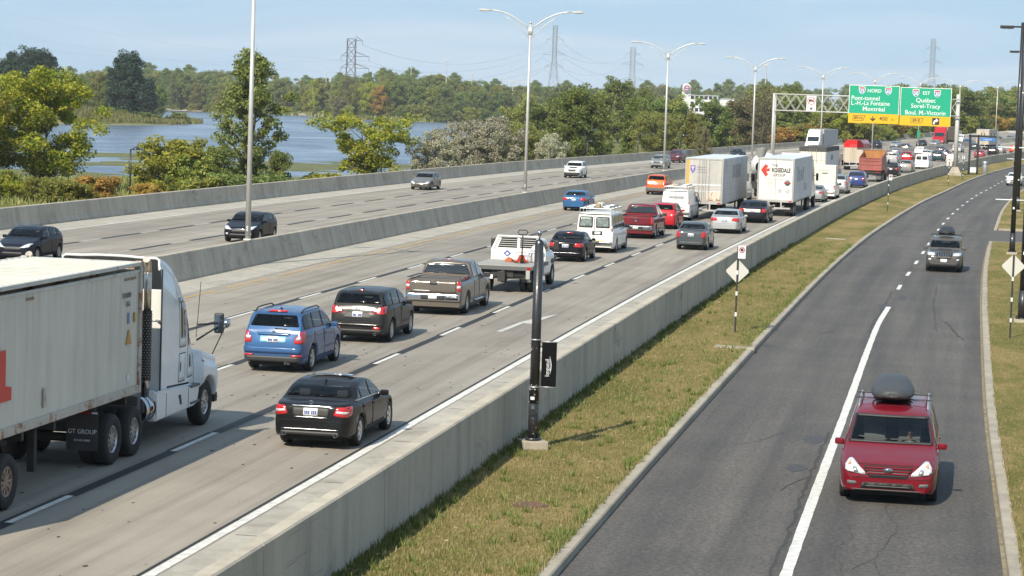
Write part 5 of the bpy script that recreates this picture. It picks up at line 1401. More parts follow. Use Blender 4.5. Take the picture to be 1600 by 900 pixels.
# --- box trailers of the queue (origin: middle of the rear end on the ground)
def trailer(name, label, pos, L=16., side=None, rear=None, roof=None, zt=4.12, zb=1.15, cat='trailer', away=True, detail=1, W=2.6, rods=True):
    y = pos[1]; root = thing(name, label, cat, on(*pos), hd(*pos, away)); h = W / 2
    mb = MB(); mb.bb(-h, -h + .03, .06, L, zb, zt); mb.bb(h - .03, h, .06, L, zb, zt); mb.bb(-h + .03, h - .03, L - .03, L, zb, zt); mb.build('side_panel', side or m_trside, root)
    mb = MB(); mb.bb(-h + .01, h - .01, .03, L - .01, zt - .03, zt + .012); mb.build('roof', roof or m_roof, root)
    mb = MB(); mb.bb(-h, h, .02, L, zb - .12, zb, .01); mb.build('floor_rail', m_alu, root)
    mb = MB()
    for s in (1, -1): mb.bb(min(s * h, s * (h - .09)) - .004, max(s * h, s * (h - .09)) + .004, -.02, .08, zb - .12, zt + .02, .01)
    mb.bb(-h + .09, h - .09, -.02, .08, zt - .10, zt + .02, .01); mb.bb(-h + .09, h - .09, -.02, .08, zb - .14, zb + .02, .01); mb.build('rear_frame', m_alu, root)
    for s in (1, -1): mb = MB(); mb.bb(min(0, s * (h - .1)) + .008, max(0, s * (h - .1)) - .008, 0, .05, zb + .03, zt - .11, .006); mb.build('rear_door', rear or m_trwhite, root)
    for s in ((1, -1) if rods else ()):
        mb = MB()
        for xx in (.12, .34): mb.cyl((s * xx, -.03, zb + .02), (s * xx, -.03, zt - .11), .018, n=6)
        mb.build('lock_rod', m_steel, root)
    bits('tail_light', m_red, root, ((-h + .22, -.03, zb - .06), (.22, .02, .08)), ); bits('tail_light', m_red, root, ((h - .22, -.03, zb - .06), (.22, .02, .08)))
    mb = MB(); mb.bb(-1.1, 1.1, -.06, .04, .52, .64, .01)
    for s in (.45, -.45): mb.bb(s - .05, s + .05, -.04, .03, .64, zb - .12)
    mb.build('underride_guard', m_alu, root)
    mb = MB()
    for s in (.4, -.4): mb.bb(s - .07, s + .07, .3, L - 1, zb - .42, zb - .12)
    for s in (.95, -.95): mb.bb(s - .05, s + .05, L - 4.6, L - 4.45, .4, zb - .12)
    mb.build('chassis', m_frame, root)
    for y_ in (1.1, 2.35):
        for s in (1, -1): truck_wheel(root, s * (h - .16), y_, .50, .28, s, m_rim, True)
    mb = MB()
    for s in (1, -1): mb = MB(); mb.bb(s * .95 - .3, s * .95 + .3, .40, .42, .3, 1.0); mb.build('mud_flap', m_hub, root)
    return root
def far_cab(name, label, pos, col, L=16., cat='truck'):
    """a plain tractor in front of a trailer of the queue, seen from behind"""
    y = pos[1]; root = thing(name, label, cat, on(*pos), hd(*pos)); 
    mb = MB(); mb.prism([(L + .9, .9), (L + 5.4, .9), (L + 5.5, 1.5), (L + 3.9, 2.0), (L + 3.5, 2.9), (L + 2.2, 3.7), (L + .9, 3.9)], -1.2, 1.2, 'x'); mb.build('cab', col, root)
    mb = MB(); mb.prism([(L + 2.7, 2.1), (L + 3.5, 2.1), (L + 3.25, 2.8), (L + 2.7, 2.8)], -1.21, 1.21, 'x'); mb.build('door_window', m_glass, root)
    mb = MB(); mb.bb(-.45, .45, L - 3.2, L + 5, .6, .92); mb.build('frame', m_frame, root)
    for yy in (L - 2.6, L - 1.3, L + 4.4):
        for s in (1, -1): truck_wheel(root, s * 1.1, yy, .5, .28, s)
    for s in (1, -1): mb = MB(); mb.box((s * 1.42, L + 3.6, 2.4), (.2, .1, .6), bev=.03); mb.cyl((s * 1.2, L + 3.5, 2.5), (s * 1.4, L + 3.6, 2.5), .02, n=5); mb.build('mirror', m_trim, root)
    return root
# silver trailer with the purple crest
mdoor = mat_panel('silver_door', (.36, .345, .32), (.47, .455, .43), .0); 
t1 = trailer('semi_trailer', 'silver corrugated trailer with purple crest and yellow edge on its rear doors', (-15.68, 163.4), 16.1, mat_panel('silver_side', (.56, .56, .555), (.66, .66, .655)), mdoor)
mb = MB(); mb.bb(-1.20, -1.02, -.008, .0, 1.9, 4.0); mb.build('yellow_strip', M('strip_yellow', (.55, .32, .05), .5), t1)
mb = MB(); mb.prism([(-.95, 3.62), (-.62, 3.62), (-.62, 3.32), (-.785, 3.08), (-.95, 3.32)], -.012, -.002, 'y'); cr_ = mb.build('crest', M('crest_purple', (.13, .09, .34), .5), t1)
mb = MB(); mb.prism([(-.88, 3.54), (-.69, 3.54), (-.69, 3.46), (-.88, 3.46)], -.016, -.012, 'y'); mb.prism([(-.83, 3.42), (-.74, 3.42), (-.785, 3.22)], -.016, -.012, 'y'); mb.build('crest_bars', m_plate, cr_)
for i, w in enumerate((.62, .55, .7)): bits('print_line', M('print_grey', (.20, .19, .24), .6), t1, ((-.50 + w / 2, -.008, 3.52 - i * .17), (w, .008, .05)))
mb = MB(); mb.bb(-1.18, 1.18, -.012, 0, 2.28, 2.36); mb.bb(-1.18, 1.18, -.012, 0, 1.86, 1.90); mb.build('door_band', m_plate, t1)
mb = MB(); mb.bb(.10, 1.15, -.01, 0, 1.24, 1.84); mb.build('rusty_plate', mat_panel('rusty_plate', (.50, .44, .36), (.58, .52, .44), .20), t1)
mb = MB()
for k_ in range(40): y = .4 + k_ * .39; mb.bb(1.30, 1.312, y, y + .035, 1.16, 4.05)
for z in (1.6, 2.0, 2.4, 2.8, 3.2, 3.6): mb.bb(1.30, 1.306, .3, 16, z, z + .02)
mb.build('side_rib', m_alu, t1)
mb = MB()
for k_ in range(6): mb.bb(1.30, 1.318, 6.0 + k_ * .9, 6.62 + k_ * .9, 2.6 + (k_ % 2) * .1, 3.6)
mb.build('side_print', M('faded_print', (.27, .275, .285), .6, var=.4, vs=6), t1)
far_cab('truck_tractor', 'tractor pulling the silver trailer, mostly hidden ahead of it', (-15.68, 163.4), m_truckw, 16.1)
# white trailer with the red arrow logo
t2 = trailer('semi_trailer', 'white trailer with red arrow logo and black company lettering on its rear', (-11.38, 172.0), 16.1, rods=False)
mb = MB(); mb.prism([(-1.08, 3.28), (-.78, 3.70), (-.56, 3.58), (-.76, 3.30), (-.56, 2.96), (-.74, 2.80)], -.012, -.002, 'y'); mb.prism([(-.74, 3.36), (-.48, 3.42), (-.44, 3.24), (-.72, 3.18)], -.018, -.008, 'y'); mb.build('arrow_logo', m_redlog, t2)
text_mesh('THE', .28, m_greylog, t2, (-.10, -.012, 3.62), sx=.9); text_mesh('ROSEDALE', .42, M('black_vinyl', (.025, .025, .028), .5), t2, (.36, -.012, 3.28), sx=.66, bold=.012); text_mesh('GROUP', .28, MATS['black_vinyl'], t2, (.22, -.012, 2.94), sx=.95)
for i, (a, b, z) in enumerate(((-.75, .95, 2.66), (-.8, -.2, 2.36), (-.9, -.45, 1.50))): bits('print_line', M('print_pale', (.42, .42, .43), .6), t2, (((a + b) / 2, -.006, z), (b - a, .008, .035)))
mb = MB(); mb.lathe([(.0, -.018), (.20, -.016), (.20, -.004)], 18, 'y', (.84, 0, 2.40)); lb = mb.build('round_emblem', m_greylog, t2)
mb = MB(); mb.box((.84, -.02, 2.40), (.46, .008, .10)); mb.build('emblem_band', M('emblem_red', (.28, .04, .04), .5), lb)
for x in (.32, .86): mb = MB(); mb.prism([(x - .22, 1.82), (x, 2.04), (x + .22, 1.82), (x, 1.60)], -.01, -.002, 'y'); mb.build('diamond_placard', M('placard_grey', (.45, .45, .46), .5, var=.25, vs=5), t2)
mb = MB()
for k_, (h_, z_) in enumerate(((1.1, 3.0), (.8, 2.85), (.8, 2.85), (1.0, 2.95), (.6, 1.95), (.5, 1.9))): mb.bb(1.30, 1.308, 2.6 + k_ * 1.5, 3.5 + k_ * 1.5, z_ - h_ / 2, z_ + h_ / 2)
mb.build('side_print', M('side_letter', (.30, .30, .315), .6, var=.35, vs=1.5), t2)
bits('roof_gear', m_trwhite, t2, ((0, 16.6, 4.1), (2.3, .8, .35)))
far_cab('truck_tractor', 'white tractor ahead of the white red-logo trailer, only its mirror and wheels in view', (-11.38, 172.0), m_truckw, 16.1)
# white trailer with a dark tarp over the top
t3 = trailer('semi_trailer', 'white panelled trailer with a dark tarp along its top edge, beyond the red-logo trailer', (-12.0, 233.6), 14.5, m_trside, M('cream_panel', (.64, .62, .52), .5), M('dark_tarp', (.06, .058, .055), .9, var=.3, vs=5))
mb = MB(); mb.bb(-1.32, 1.32, -.04, 14.5, 3.72, 4.16, .02); mb.build('tarp', M('dark_tarp', ()), t3)
mb = MB()
for x in (-.85, -.43, .43, .85): mb.bb(x - .012, x + .012, -.012, 0, 1.2, 3.7)
for z in (2.0, 2.85): mb.bb(-1.2, 1.2, -.012, 0, z, z + .02)
mb.build('panel_joint', m_greylog, t3)
bits('side_print', m_greylog, t3, ((1.306, 6.5, 3.1), (.01, 2.2, .5)))
far_cab('truck_tractor', 'tractor ahead of the trailer with the dark tarp', (-12.0, 233.6), m_truckw, 14.5)

# --- white flatbed with the louvred headboard
fb = thing('flatbed_truck', 'white flatbed truck with slatted headboard and a steel deck carrying a pallet jack', 'truck', on(-16.75, 92.9), hd(-16.8, 95), G1)
mdk = M('deck_steel', (.30, .29, .26), .7, .1, var=.2, vs=3, stretch=(.3, 3, 1))
mb = MB(); mb.bb(-1.2, 1.2, 0, 3.6, .98, 1.08, .015); mb.build('deck', mdk, fb)
mb = MB(); mb.bb(-1.2, 1.2, -.02, .03, .90, 1.06, .01)
for s in (1, -1): mb.bb(min(s * 1.2, s * 1.25), max(s * 1.2, s * 1.25), .02, 3.6, .93, 1.07, .01)
mb.build('deck_edge', m_grey, fb)
mb = MB(); mb.bb(-.45, .45, .1, 6.0, .62, .90); mb.bb(-.9, .9, .2, .3, .55, .9); mb.bb(-.15, .15, -.12, .1, .45, .85, .02); mb.cyl((.05, -.05, .5), (.05, -.05, .9), .05); mb.build('frame', m_frame, fb)
mb = MB()
hb0 = 3.55
mb.prism([(-1.13, 1.08), (1.13, 1.08), (1.13, 1.5), (.88, 2.06), (-.88, 2.06), (-1.13, 1.5)], hb0, hb0 + .05, 'y'); hbp = mb.build('headboard', m_whitep, fb)
for s in (1, -1):
    for k_ in range(5):
        z = 1.58 + k_ * .086; xe = .88 - max(0, (z - 1.5)) * .36
        mb = MB(); mb.bb(min(s * .06, s * xe), max(s * .06, s * xe), hb0 - .012, hb0, z, z + .060); mb.build('louvre', m_hub, hbp)
mb = MB(); mb.prism([(-1.13, 1.08), (-1.03, 1.08), (-1.03, 1.5), (-.80, 2.0), (-.88, 2.06), (-1.13, 1.5)], hb0 - .04, hb0, 'y'); mb.prism([(1.03, 1.08), (1.13, 1.08), (1.13, 1.5), (.88, 2.06), (.80, 2.0), (1.03, 1.5)], hb0 - .04, hb0, 'y'); mb.bb(-.86, .86, hb0 - .04, hb0, 2.02, 2.08, .01); mb.build('headboard_frame', m_whitep, fb)
mb = MB(); mb.prism([(-.62, 1.34), (-.46, 1.48), (-.30, 1.34), (-.46, 1.20)], hb0 - .016, hb0, 'y'); dd = mb.build('diamond_logo', M('logo_blue', (.05, .08, .30), .5), fb)
mb = MB(); mb.prism([(-.54, 1.33), (-.46, 1.40), (-.38, 1.33), (-.46, 1.26)], hb0 - .02, hb0 - .016, 'y'); mb.build('logo_core', m_plate, dd)
bits('print_line', M('print_blue', (.18, .25, .5), .5), fb, ((.22, hb0 - .006, 1.26), (.34, .012, .05))); bits('print_line', M('print_pale', ()), fb, ((.12, hb0 - .006, 1.40), (.5, .012, .05)))
# cab ahead of the headboard
TF = dict(L=2.9, W=2.2, H=2.0, rw=.43, fo=.9, wb=9, zb=.45, tum=.14, top=[(0, .9), (.05, 1.15), (.3, 1.32), (1.0, 1.45), (1.1, 1.45), (1.65, 1.86), (1.9, 1.98), (2.8, 2.0), (2.9, 1.96)],
          belt=[(0, .88), (.3, 1.2), (1.0, 1.30), (2.9, 1.34)], plan=[(0, .8), (.2, .93), (.6, 1), (2.9, .98)], ws=(1.15, 1.7), bg=(2.8, 2.7), side=(1.2, 2.7), pil=[], doors=[])
Bf = Body(TF); v, f, caps = Bf.data(.09); yo = 3.62 + 2.9 / 2; v = [(p[0], p[1] + yo, p[2]) for p in v]
bvf = BVHTree.FromPolygons(v, f + caps); bm = bmesh.new(); bv = [bm.verts.new(p) for p in v]
for c in f + caps: bm.faces.new([bv[i] for i in c]).smooth = len(c) < 5
bmesh.ops.recalc_face_normals(bm, faces=bm.faces); me = bpy.data.meshes.new('cab'); bm.to_mesh(me); bm.free(); me.materials.append(m_whitep); link('cab', me, fb)
def FS(nm, poly, o_, mat):
    for a in ('right', 'left'): link(nm, panel_mesh(nm, bvf, [(1.45 - y, z) for y, z in rnd_poly(poly, .04)], a, o_, mat, .12, 2.9), fb)
FS('door_window', [(3.95, 1.42), (4.9, 1.42), (4.75, 1.62), (4.5, 1.82), (3.95, 1.84)], .01, m_glass)
FS('fender_flare', [(5.1, .92), (6.15, .92), (6.0, 1.08), (5.25, 1.08)], .03, m_trim)
link('windscreen', panel_mesh('windscreen', bvf, [(-.85, 1.52), (.85, 1.52), (.75, 1.85), (-.75, 1.85)], 'front', .01, m_glass, .15, 2.9), fb)
for s in (1, -1):
    mb = MB(); mb.box((s * 1.32, 5.0, 1.66), (.22, .1, .40), bev=.04); mb.cyl((s * 1.05, 5.05, 1.55), (s * 1.3, 5.0, 1.6), .025, n=6); mb.build('mirror', m_trim, fb)
    mb = MB(); mb.bb(min(s * .72, s * 1.12), max(s * .72, s * 1.12), .42, .44, .42, .95); mb.build('mud_flap', m_grey, fb)
    truck_wheel(fb, s * 1.02, 1.1, .43, .24, s, m_rim, True); truck_wheel(fb, s * .98, 5.62, .43, .26, s, m_rim)
    bits('tail_light', m_red, fb, ((s * 1.08, -.03, .98), (.14, .03, .10))); bits('lamp_bracket', m_alu, fb, ((s * 1.05, -.02, .74), (.16, .03, .34)))
bits('licence_plate', m_plate, fb, ((-.60, -.02, .62), (.5, .02, .17))); bits('toolbox', m_hub, fb, ((0, .5, .72), (1.7, .7, .2)))
# the pallet jack on the deck
fx, fy, fh = -16.75, 92.9, fb.rotation_euler.z
pj = thing('pallet_jack', 'red pallet jack with black upright handle on the flatbed deck', 'pallet jack', (fx + .50, fy + 1.6, hw(fy) + 1.085), fh + .3)
mpj = paint('jack_red', (.36, .055, .025), 0, .5)
for s in (1, -1): mb = MB(); mb.bb(s * .19 - .08, s * .19 + .08, .1, 1.2, .05, .11, .01); mb.build('fork', mpj, pj)
mb = MB(); mb.prism([(-.22, .05), (.22, .05), (.08, .34), (-.08, .34)], -.02, .12, 'y'); mb.build('jack_body', mpj, pj)
mb = MB(); mb.cyl((0, -.06, .15), (0, -.16, 1.18), .028, n=8); mb.tube([(-.15, -.17, 1.34), (-.20, -.17, 1.26), (-.14, -.16, 1.16), (.14, -.16, 1.16), (.20, -.17, 1.26), (.15, -.17, 1.34), (-.15, -.17, 1.34)], .022, 7); mb.build('handle', m_trim, pj)
for s in (1, -1): mb = MB(); mb.cyl((s * .03 - .03, -.06, .09), (s * .03 + .03, -.06, .09), .09, n=14); mb.build('wheel', m_hub, pj)
mb = MB(); mb.bb(-.68, -.40, .25, .5, .0, .11, .02); mb.bb(-.64, -.44, .28, .48, .11, .15, .015); mb.bb(-.58, -.5, .34, .44, .15, .19, .01); o = mb.build('toolbox', M('orange_box', (.40, .10, .035), .6)); o.location = (fx + .40, fy + 1.9, hw(fy) + 1.085); tag(o, 'small orange box beside the pallet jack on the flatbed deck', 'box')
g_ = np.random.default_rng(4); bm = bmesh.new(); bmesh.ops.create_icosphere(bm, subdivisions=3, radius=.3)
for vtx in bm.verts:
    q = vtx.co.copy(); k_ = 1 + .22 * math.sin(q.x * 17 + q.z * 9) * math.cos(q.y * 13) + .1 * math.sin(q.z * 31)
    vtx.co = Vector((q.x * k_ * 1.2, q.y * k_, max(q.z * k_ * 1.25, -.24)))
for fc in bm.faces: fc.smooth = True
me = bpy.data.meshes.new('plastic_bag'); bm.to_mesh(me); bm.free(); me.materials.append(M('plastic_bag', (.55, .56, .57), .35, var=.2, vs=5)); o = link('plastic_bag', me); o.location = (fx + .92, fy + 2.6, hw(fy) + 1.33); tag(o, 'crumpled white plastic sack against the flatbed headboard', 'bag')

# --- red dump truck
dp = thing('dump_truck', 'faded red dump truck with orange inside of the box, ahead of the purple SUV', 'truck', on(-7.45, 269.5), hd(-7.5, 270))
mrd = mat_panel('dump_red', (.23, .055, .045), (.32, .095, .075)); mor = mat_panel('dump_orange', (.30, .125, .035), (.38, .17, .05))
mb = MB()
for s in (1, -1): mb.prism([(.1, 1.3), (5.4, 1.3), (5.4, 3.15), (5.0, 3.3), (.1, 2.72)], s * 1.25, s * 1.19, 'x')
mb.build('box_side', mrd, dp)
mb = MB(); mb.bb(-1.19, 1.19, .1, 5.4, 1.3, 1.36); mb.build('box_floor', mor, dp)
mb = MB(); mb.bb(-1.19, 1.19, 5.34, 5.4, 1.36, 3.45); mb.bb(-1.25, 1.25, 5.3, 5.42, 3.42, 3.5); mb.build('box_front', mor, dp)
mb = MB(); mb.bb(-1.25, 1.25, 0, .09, 1.25, 2.65, .02); gt = mb.build('tailgate', mrd, dp)
mb = MB()
for z in (1.28, 1.88, 2.30, 2.58): mb.bb(-1.27, 1.27, -.05, 0, z, z + .09, .01)
for s in (1, -1): mb.bb(s * 1.2 - .06, s * 1.2 + .06, -.05, 0, 1.28, 2.65, .01)
mb.build('gate_rib', mrd, gt)
mb = MB(); mb.bb(-.45, .45, .2, 8, .75, 1.2); mb.bb(-1.2, 1.2, .1, .22, .95, 1.2); mb.build('frame', m_frame, dp)
mb = MB(); mb.prism([(5.6, .8), (8.3, .8), (8.35, 1.5), (7.1, 1.9), (6.8, 2.7), (5.6, 2.75)], -1.15, 1.15, 'x'); mb.build('cab', mrd, dp)
mb = MB(); mb.prism([(5.9, 1.95), (6.95, 1.95), (6.75, 2.6), (5.9, 2.6)], -1.16, 1.16, 'x'); mb.build('door_window', m_glass, dp)
for s in (1, -1):
    for yy in (1.2, 2.55): truck_wheel(dp, s * 1.1, yy, .52, .28, s, m_rim, True)
    truck_wheel(dp, s * 1.05, 7.2, .52, .28, s)
    mb = MB(); mb.bb(s * .9 - .28, s * .9 + .28, .42, .44, .3, 1.05); mb.build('mud_flap', m_grey if s > 0 else m_hub, dp)
    mb = MB(); mb.box((s * 1.4, 6.9, 2.2), (.2, .1, .5), bev=.03); mb.cyl((s * 1.15, 6.9, 2.2), (s * 1.4, 6.9, 2.2), .02, n=5); mb.build('mirror', m_trim, dp)
    bits('tail_light', m_red, dp, ((s * .8, .06, 1.08), (.3, .04, .1)))
# --- white box pickup
r, P, B, t = vehicle('pickup', 'box_pickup', 'white pickup truck carrying a tall white cube body with faint lettering', 'truck', m_whitep, on(-9.7, 211.3), hd(-9.7, 211), detail=1, group=None, plate=False)
L = B.L
mb = MB(); mb.bb(-1.0, 1.0, -L / 2 + .3, L / 2 - 3.55, 1.0, 2.95, .04); bx = mb.build('cube_body', M('cream_panel', ()), r)
bits('print_line', M('print_pale', ()), bx, ((-.05, -L / 2 + .296, 2.5), (1.1, .01, .1))); bits('print_line', m_greylog, bx, ((.05, -L / 2 + .296, 2.25), (.5, .01, .12)))
P('rear_bumper', [(-.94, .50), (.94, .50), (.94, .72), (-.94, .72)], 'rear', .05, m_alu, rnd=.03)
# --- truck with red top left of the dump truck
rt = trailer('box_truck', 'box truck with a bright red tarp top behind the dump truck', (-11.2, 322), 7, M('tan_panel', (.45, .38, .30), .6), M('tan_panel', ()), paint('tarp_red', (.55, .02, .02), 0, .5), 3.55, 1.1, 'truck')
mb = MB(); mb.prism([(-1.31, 3.0), (1.31, 3.0), (1.31, 3.5), (.9, 4.0), (-.9, 4.0), (-1.31, 3.5)], -.03, 7.02, 'y'); mb.build('red_tarp', paint('tarp_red', ()), rt)
# --- concrete mixer glimpsed between the trailers
mx = thing('mixer_truck', 'white and red mixer truck glimpsed between the silver and the red-logo trailers', 'truck', on(-14.75, 203), hd(-14.8, 203))
mb = MB(); mb.lathe([(.5, .6), (.8, 1.2), (1.15, 2.6), (1.2, 4.0), (.95, 5.2), (.55, 5.9), (.02, 6.0)], 20, 'y', (0, 0, 2.75)); mb.build('drum', m_trwhite, mx)
mb = MB(); mb.lathe([(.6, 4.35), (.28, 3.55)], 14, 'z', (0, .1, 0)); mb.bb(-.18, .18, -.9, .2, 1.5, 1.7, .03); mb.build('hopper', m_alu, mx)
mb = MB(); mb.bb(-.5, .5, .2, 8.5, .8, 1.2); mb.bb(-.9, .9, 0, .3, .9, 2.2, .02); mb.build('frame', m_frame, mx)
mb = MB(); mb.prism([(6.4, .9), (8.8, .9), (8.8, 1.7), (8.2, 2.0), (7.9, 2.85), (6.4, 2.9)], -1.2, 1.2, 'x'); mb.build('cab', m_redlog, mx)
bits('red_guard', m_redlog, mx, ((.5, -.1, 2.1), (.5, .1, .5))); bits('chute', m_grey, mx, ((.5, -.25, 1.6), (.4, .6, .2)))
for s in (1, -1):
    for yy in (1.4, 2.7, 7.6): truck_wheel(mx, s * 1.1, yy, .5, .28, s)
mb = MB(); mb.lathe([(.24, 0), (.22, .12), (.12, .3), (.0, .34)], 12, 'z', (.35, -.3, .9)); mb.build('yellow_bin', M('bin_yellow', (.6, .45, .03), .5), mx)
# --- two semis coming towards us
def front_semi(label, pos, col, trm, name='semi_truck', Lt=15):
    root = thing(name, label, 'truck', on(*pos), hd(*pos, False), 'semi trucks coming towards the camera')
    # y = 0 is the nose, the truck runs backwards
    mb = MB(); mb.prism([(0, .5), (0, 1.3), (-.3, 1.6), (-1.4, 1.85), (-1.9, 2.8), (-2.4, 3.3), (-3.4, 3.95), (-4.3, 4.0), (-4.3, .6)], -1.2, 1.2, 'x'); bmesh.ops.bevel(mb.bm, geom=mb.bm.edges[:], offset=.1, segments=2, affect='EDGES'); mb.build('cab', col, root)
    mb = MB(); c, s_ = Vector((0, -1.66, 2.32)), (2.0, .03, .95); mb.box(c + Vector((0, .03, 0)), s_, Matrix.Rotation(R(27), 3, 'X')); mb.build('windscreen', m_glass, root)
    mb = MB(); mb.bb(-.6, .6, -.02, .03, .75, 1.25, .01); mb.build('grille', m_chrome, root)
    mb = MB(); mb.bb(-1.2, 1.2, -.1, .06, .42, .66, .03); mb.build('bumper', m_chrome if col is not m_truckw else m_truckw, root)
    for s in (1, -1):
        bits('headlight', m_clear, root, ((s * .92, .01, .98), (.32, .06, .2))); mb = MB(); mb.box((s * 1.4, -1.6, 2.3), (.22, .1, .5), bev=.03); mb.cyl((s * 1.2, -1.6, 2.3), (s * 1.4, -1.6, 2.3), .02, n=5); mb.build('mirror', m_trim, root)
        for yy in (-1.2, -4.9, -6.2, -Lt - 4.2, -Lt - 2.9): truck_wheel(root, s * 1.1, yy, .5, .28, s)
    mb = MB(); mb.bb(-1.3, 1.3, -Lt - 5, -5, 1.2, 4.1, .02); mb.build('trailer', trm, root)
    mb = MB(); mb.bb(-.5, .5, -Lt - 4.5, -.5, .7, 1.1); mb.build('frame', m_frame, root)
    return root
front_semi('white semi truck with a plain grey trailer coming towards us under the gantry', (-22.3, 428), m_truckw, M('trailer_plain_grey', (.33, .335, .34), .5, var=.1))
front_semi('red semi truck with a tan trailer coming towards us in the distance', (-.4, 522), paint('semi_red', (.38, .012, .02), .1), M('trailer_tan', (.30, .18, .085), .6, var=.15))
t5 = trailer('semi_trailer', 'tan trailer in the far queue behind the black gateway posts', (8.6, 500), 12, M('trailer_buff', (.42, .37, .29), .6, var=.1), M('trailer_buff', ()))
far_cab('truck_tractor', 'tractor ahead of the tan far trailer', (8.6, 500), m_truckw, 12)
# ------------------------------------------------------------------ cars on the service road
def roof_box(name, label, loc_, rz, W=.62, Ln=1.45, H=.42, mat=None):
    n, m = 18, 14; v, f = [], []
    for j in range(m + 1):
        t = j / m; y = -Ln / 2 + Ln * t; e = (1 - abs(2 * t - 1) ** 3.2) ** .45 if 0 < j < m else .001
        front = 1 - .50 * smooth((t - .42) / .5)
        for i in range(n):
            a = 2 * math.pi * i / n; c, s = math.cos(a), math.sin(a)
            z = math.copysign(abs(s) ** .5, s); x = math.copysign(abs(c) ** .34, c) * W / 2 * (.30 + .70 * e) * (1 - .10 * smooth((t - .5) * 2)) * (1 - .36 * max(z, 0) ** 1.4)
            zz = H * .30 + (z * H * .70 * front if z > 0 else z * H * .30) * (.3 + .7 * e)
            v.append((x, y, zz))
    for j in range(m):
        for i in range(n): f.append((j * n + i, j * n + (i + 1) % n, (j + 1) * n + (i + 1) % n, (j + 1) * n + i))
    root = thing(name, label, 'roof box', loc_, rz)
    bm = bmesh.new(); bv = [bm.verts.new(p) for p in v]
    for q in f: bm.faces.new([bv[i] for i in q]).smooth = True
    bm.faces.new(bv[:n][::-1]); bm.faces.new(bv[-n:]); bmesh.ops.recalc_face_normals(bm, faces=bm.faces)
    me = bpy.data.meshes.new('shell'); bm.to_mesh(me); bm.free(); me.materials.append(mat); link('shell', me, root)
    mb = MB(); mb.lathe([(W / 2 * .985, -.02), (W / 2 * 1.015, 0), (W / 2 * .985, .02)], 28, 'z'); sm = mb.build('lid_seam', m_seam, root); sm.scale = (1.0, Ln / W * .96, 1); sm.location = (0, 0, H * .30)
    mb = MB(); mb.cyl((0, Ln / 2 - .03, H * .25), (0, Ln / 2 + .012, H * .25), .022, n=10); mb.build('lock', m_chrome, root)
    return root
m_box = M('roof_box_grey', (.045, .047, .05), .5, bump=.15, bs=160)
rk = paint('ruby', (.145, .005, .012), .3, .26)
ks = (-.70, 48.85)
rzk = heading(RLx, 49) + math.pi
r, P, B, t = vehicle('minivan', 'minivan', 'ruby red minivan carrying a grey roof box, driving towards us on the service road', 'minivan', rk, (ks[0], ks[1], .004), rzk, 'front', detail=2, roofrails=m_steel,
    head=[(.40, .60), (.50, .60), (.84, .66), (.85, .76), (.79, .86), (.71, .86)], spokes=5)
L = B.L; hwid = B.hw
# windscreen: clear glass over the cabin, with a black edge and wipers
d0, d1 = t['ws']; a, b = B.ring(d0), B.ring(d1)
zb_, zt_ = B.top(d0) + .035, b[9][1] - .01; xb, xt = a[7][0] - .10, b[9][0] - .03
for nm, pl in (('windscreen_frame', [(-xb - .01, zb_ - .02), (xb + .01, zb_ - .02), (xb - .02, zb_ + .02), (-xb + .02, zb_ + .02)]),
               ('windscreen_frame', [(-xt - .01, zt_ - .03), (xt + .01, zt_ - .03), (xt + .0, zt_ + .015), (-xt - .0, zt_ + .015)])):
    P(nm, pl, 'front', .013, m_trim)
P('windscreen_frame', [(xb - .035, zb_), (xb + .012, zb_), (xt + .012, zt_), (xt - .025, zt_)], 'front', .014, m_trim, both=True)
P('wiper', [(-.60, zb_ + .05), (.02, zb_ + .03), (.02, zb_ + .055), (-.60, zb_ + .075)], 'front', .03, m_trim); P('wiper', [(.06, zb_ + .03), (.66, zb_ + .06), (.66, zb_ + .085), (.06, zb_ + .055)], 'front', .03, m_trim)
# grille, bumper details, emblem
P('grille', [(-.46, .60), (.46, .60), (.49, .77), (-.49, .77)], 'front', .006, m_hub, rnd=.03)
for z in (.612, .665, .718): P('grille_bar', [(-.45, z), (.45, z), (.455, z + .028), (-.455, z + .028)], 'front', .02, rk)
em = MB(); em.lathe([(0, .02), (.07, .016), (.085, 0)], 20, 'y'); eo = em.build('emblem', m_chrome, r); eo.scale = (1.1, 1, .62); eo.location = (0, L / 2 + .006, .70)
text_mesh('KIA', .07, m_trim, r, (0, L / 2 + .03, .70), (R(90), 0, R(180)), sx=1.0)
P('air_intake', [(-.46, .34), (.46, .34), (.48, .44), (-.48, .44)], 'front', .008, m_hub, rnd=.02)
P('intake_bar', [(-.44, .37), (.44, .37), (.44, .385), (-.44, .385)], 'front', .014, m_grey)
P('fog_light', [(.60, .39), (.80, .40), (.80, .47), (.62, .46)], 'front', .010, m_grey, both=True, rnd=.02)
P('bumper_crease', [(-.80, .545), (.80, .545), (.80, .555), (-.80, .555)], 'front', .008, m_seam)
P('bonnet_seam', [(-.62, .785), (.62, .785), (.62, .793), (-.62, .793)], 'front', .004, m_seam)
P('lower_lip', [(-.76, .275), (.76, .275), (.74, .315), (-.74, .315)], 'front', .008, m_trim)
P('headlamp_bowl', [(.58, .64), (.69, .64), (.70, .73), (.63, .73)], 'front', .034, M('lamp_inner', (.36, .36, .37), .25, .5), both=True, rnd=.03)
P('turn_lamp', [(.735, .775), (.79, .76), (.79, .81), (.755, .82)], 'front', .032, M('pale_amber', (.55, .30, .16), .3), both=True)
P('sunroof', [(-.40, 2.42), (.40, 2.42), (.40, 2.92), (-.40, 2.92)], 'top', .006, paint('ruby_dark', (.06, .004, .008), .2, .1), rnd=.05)
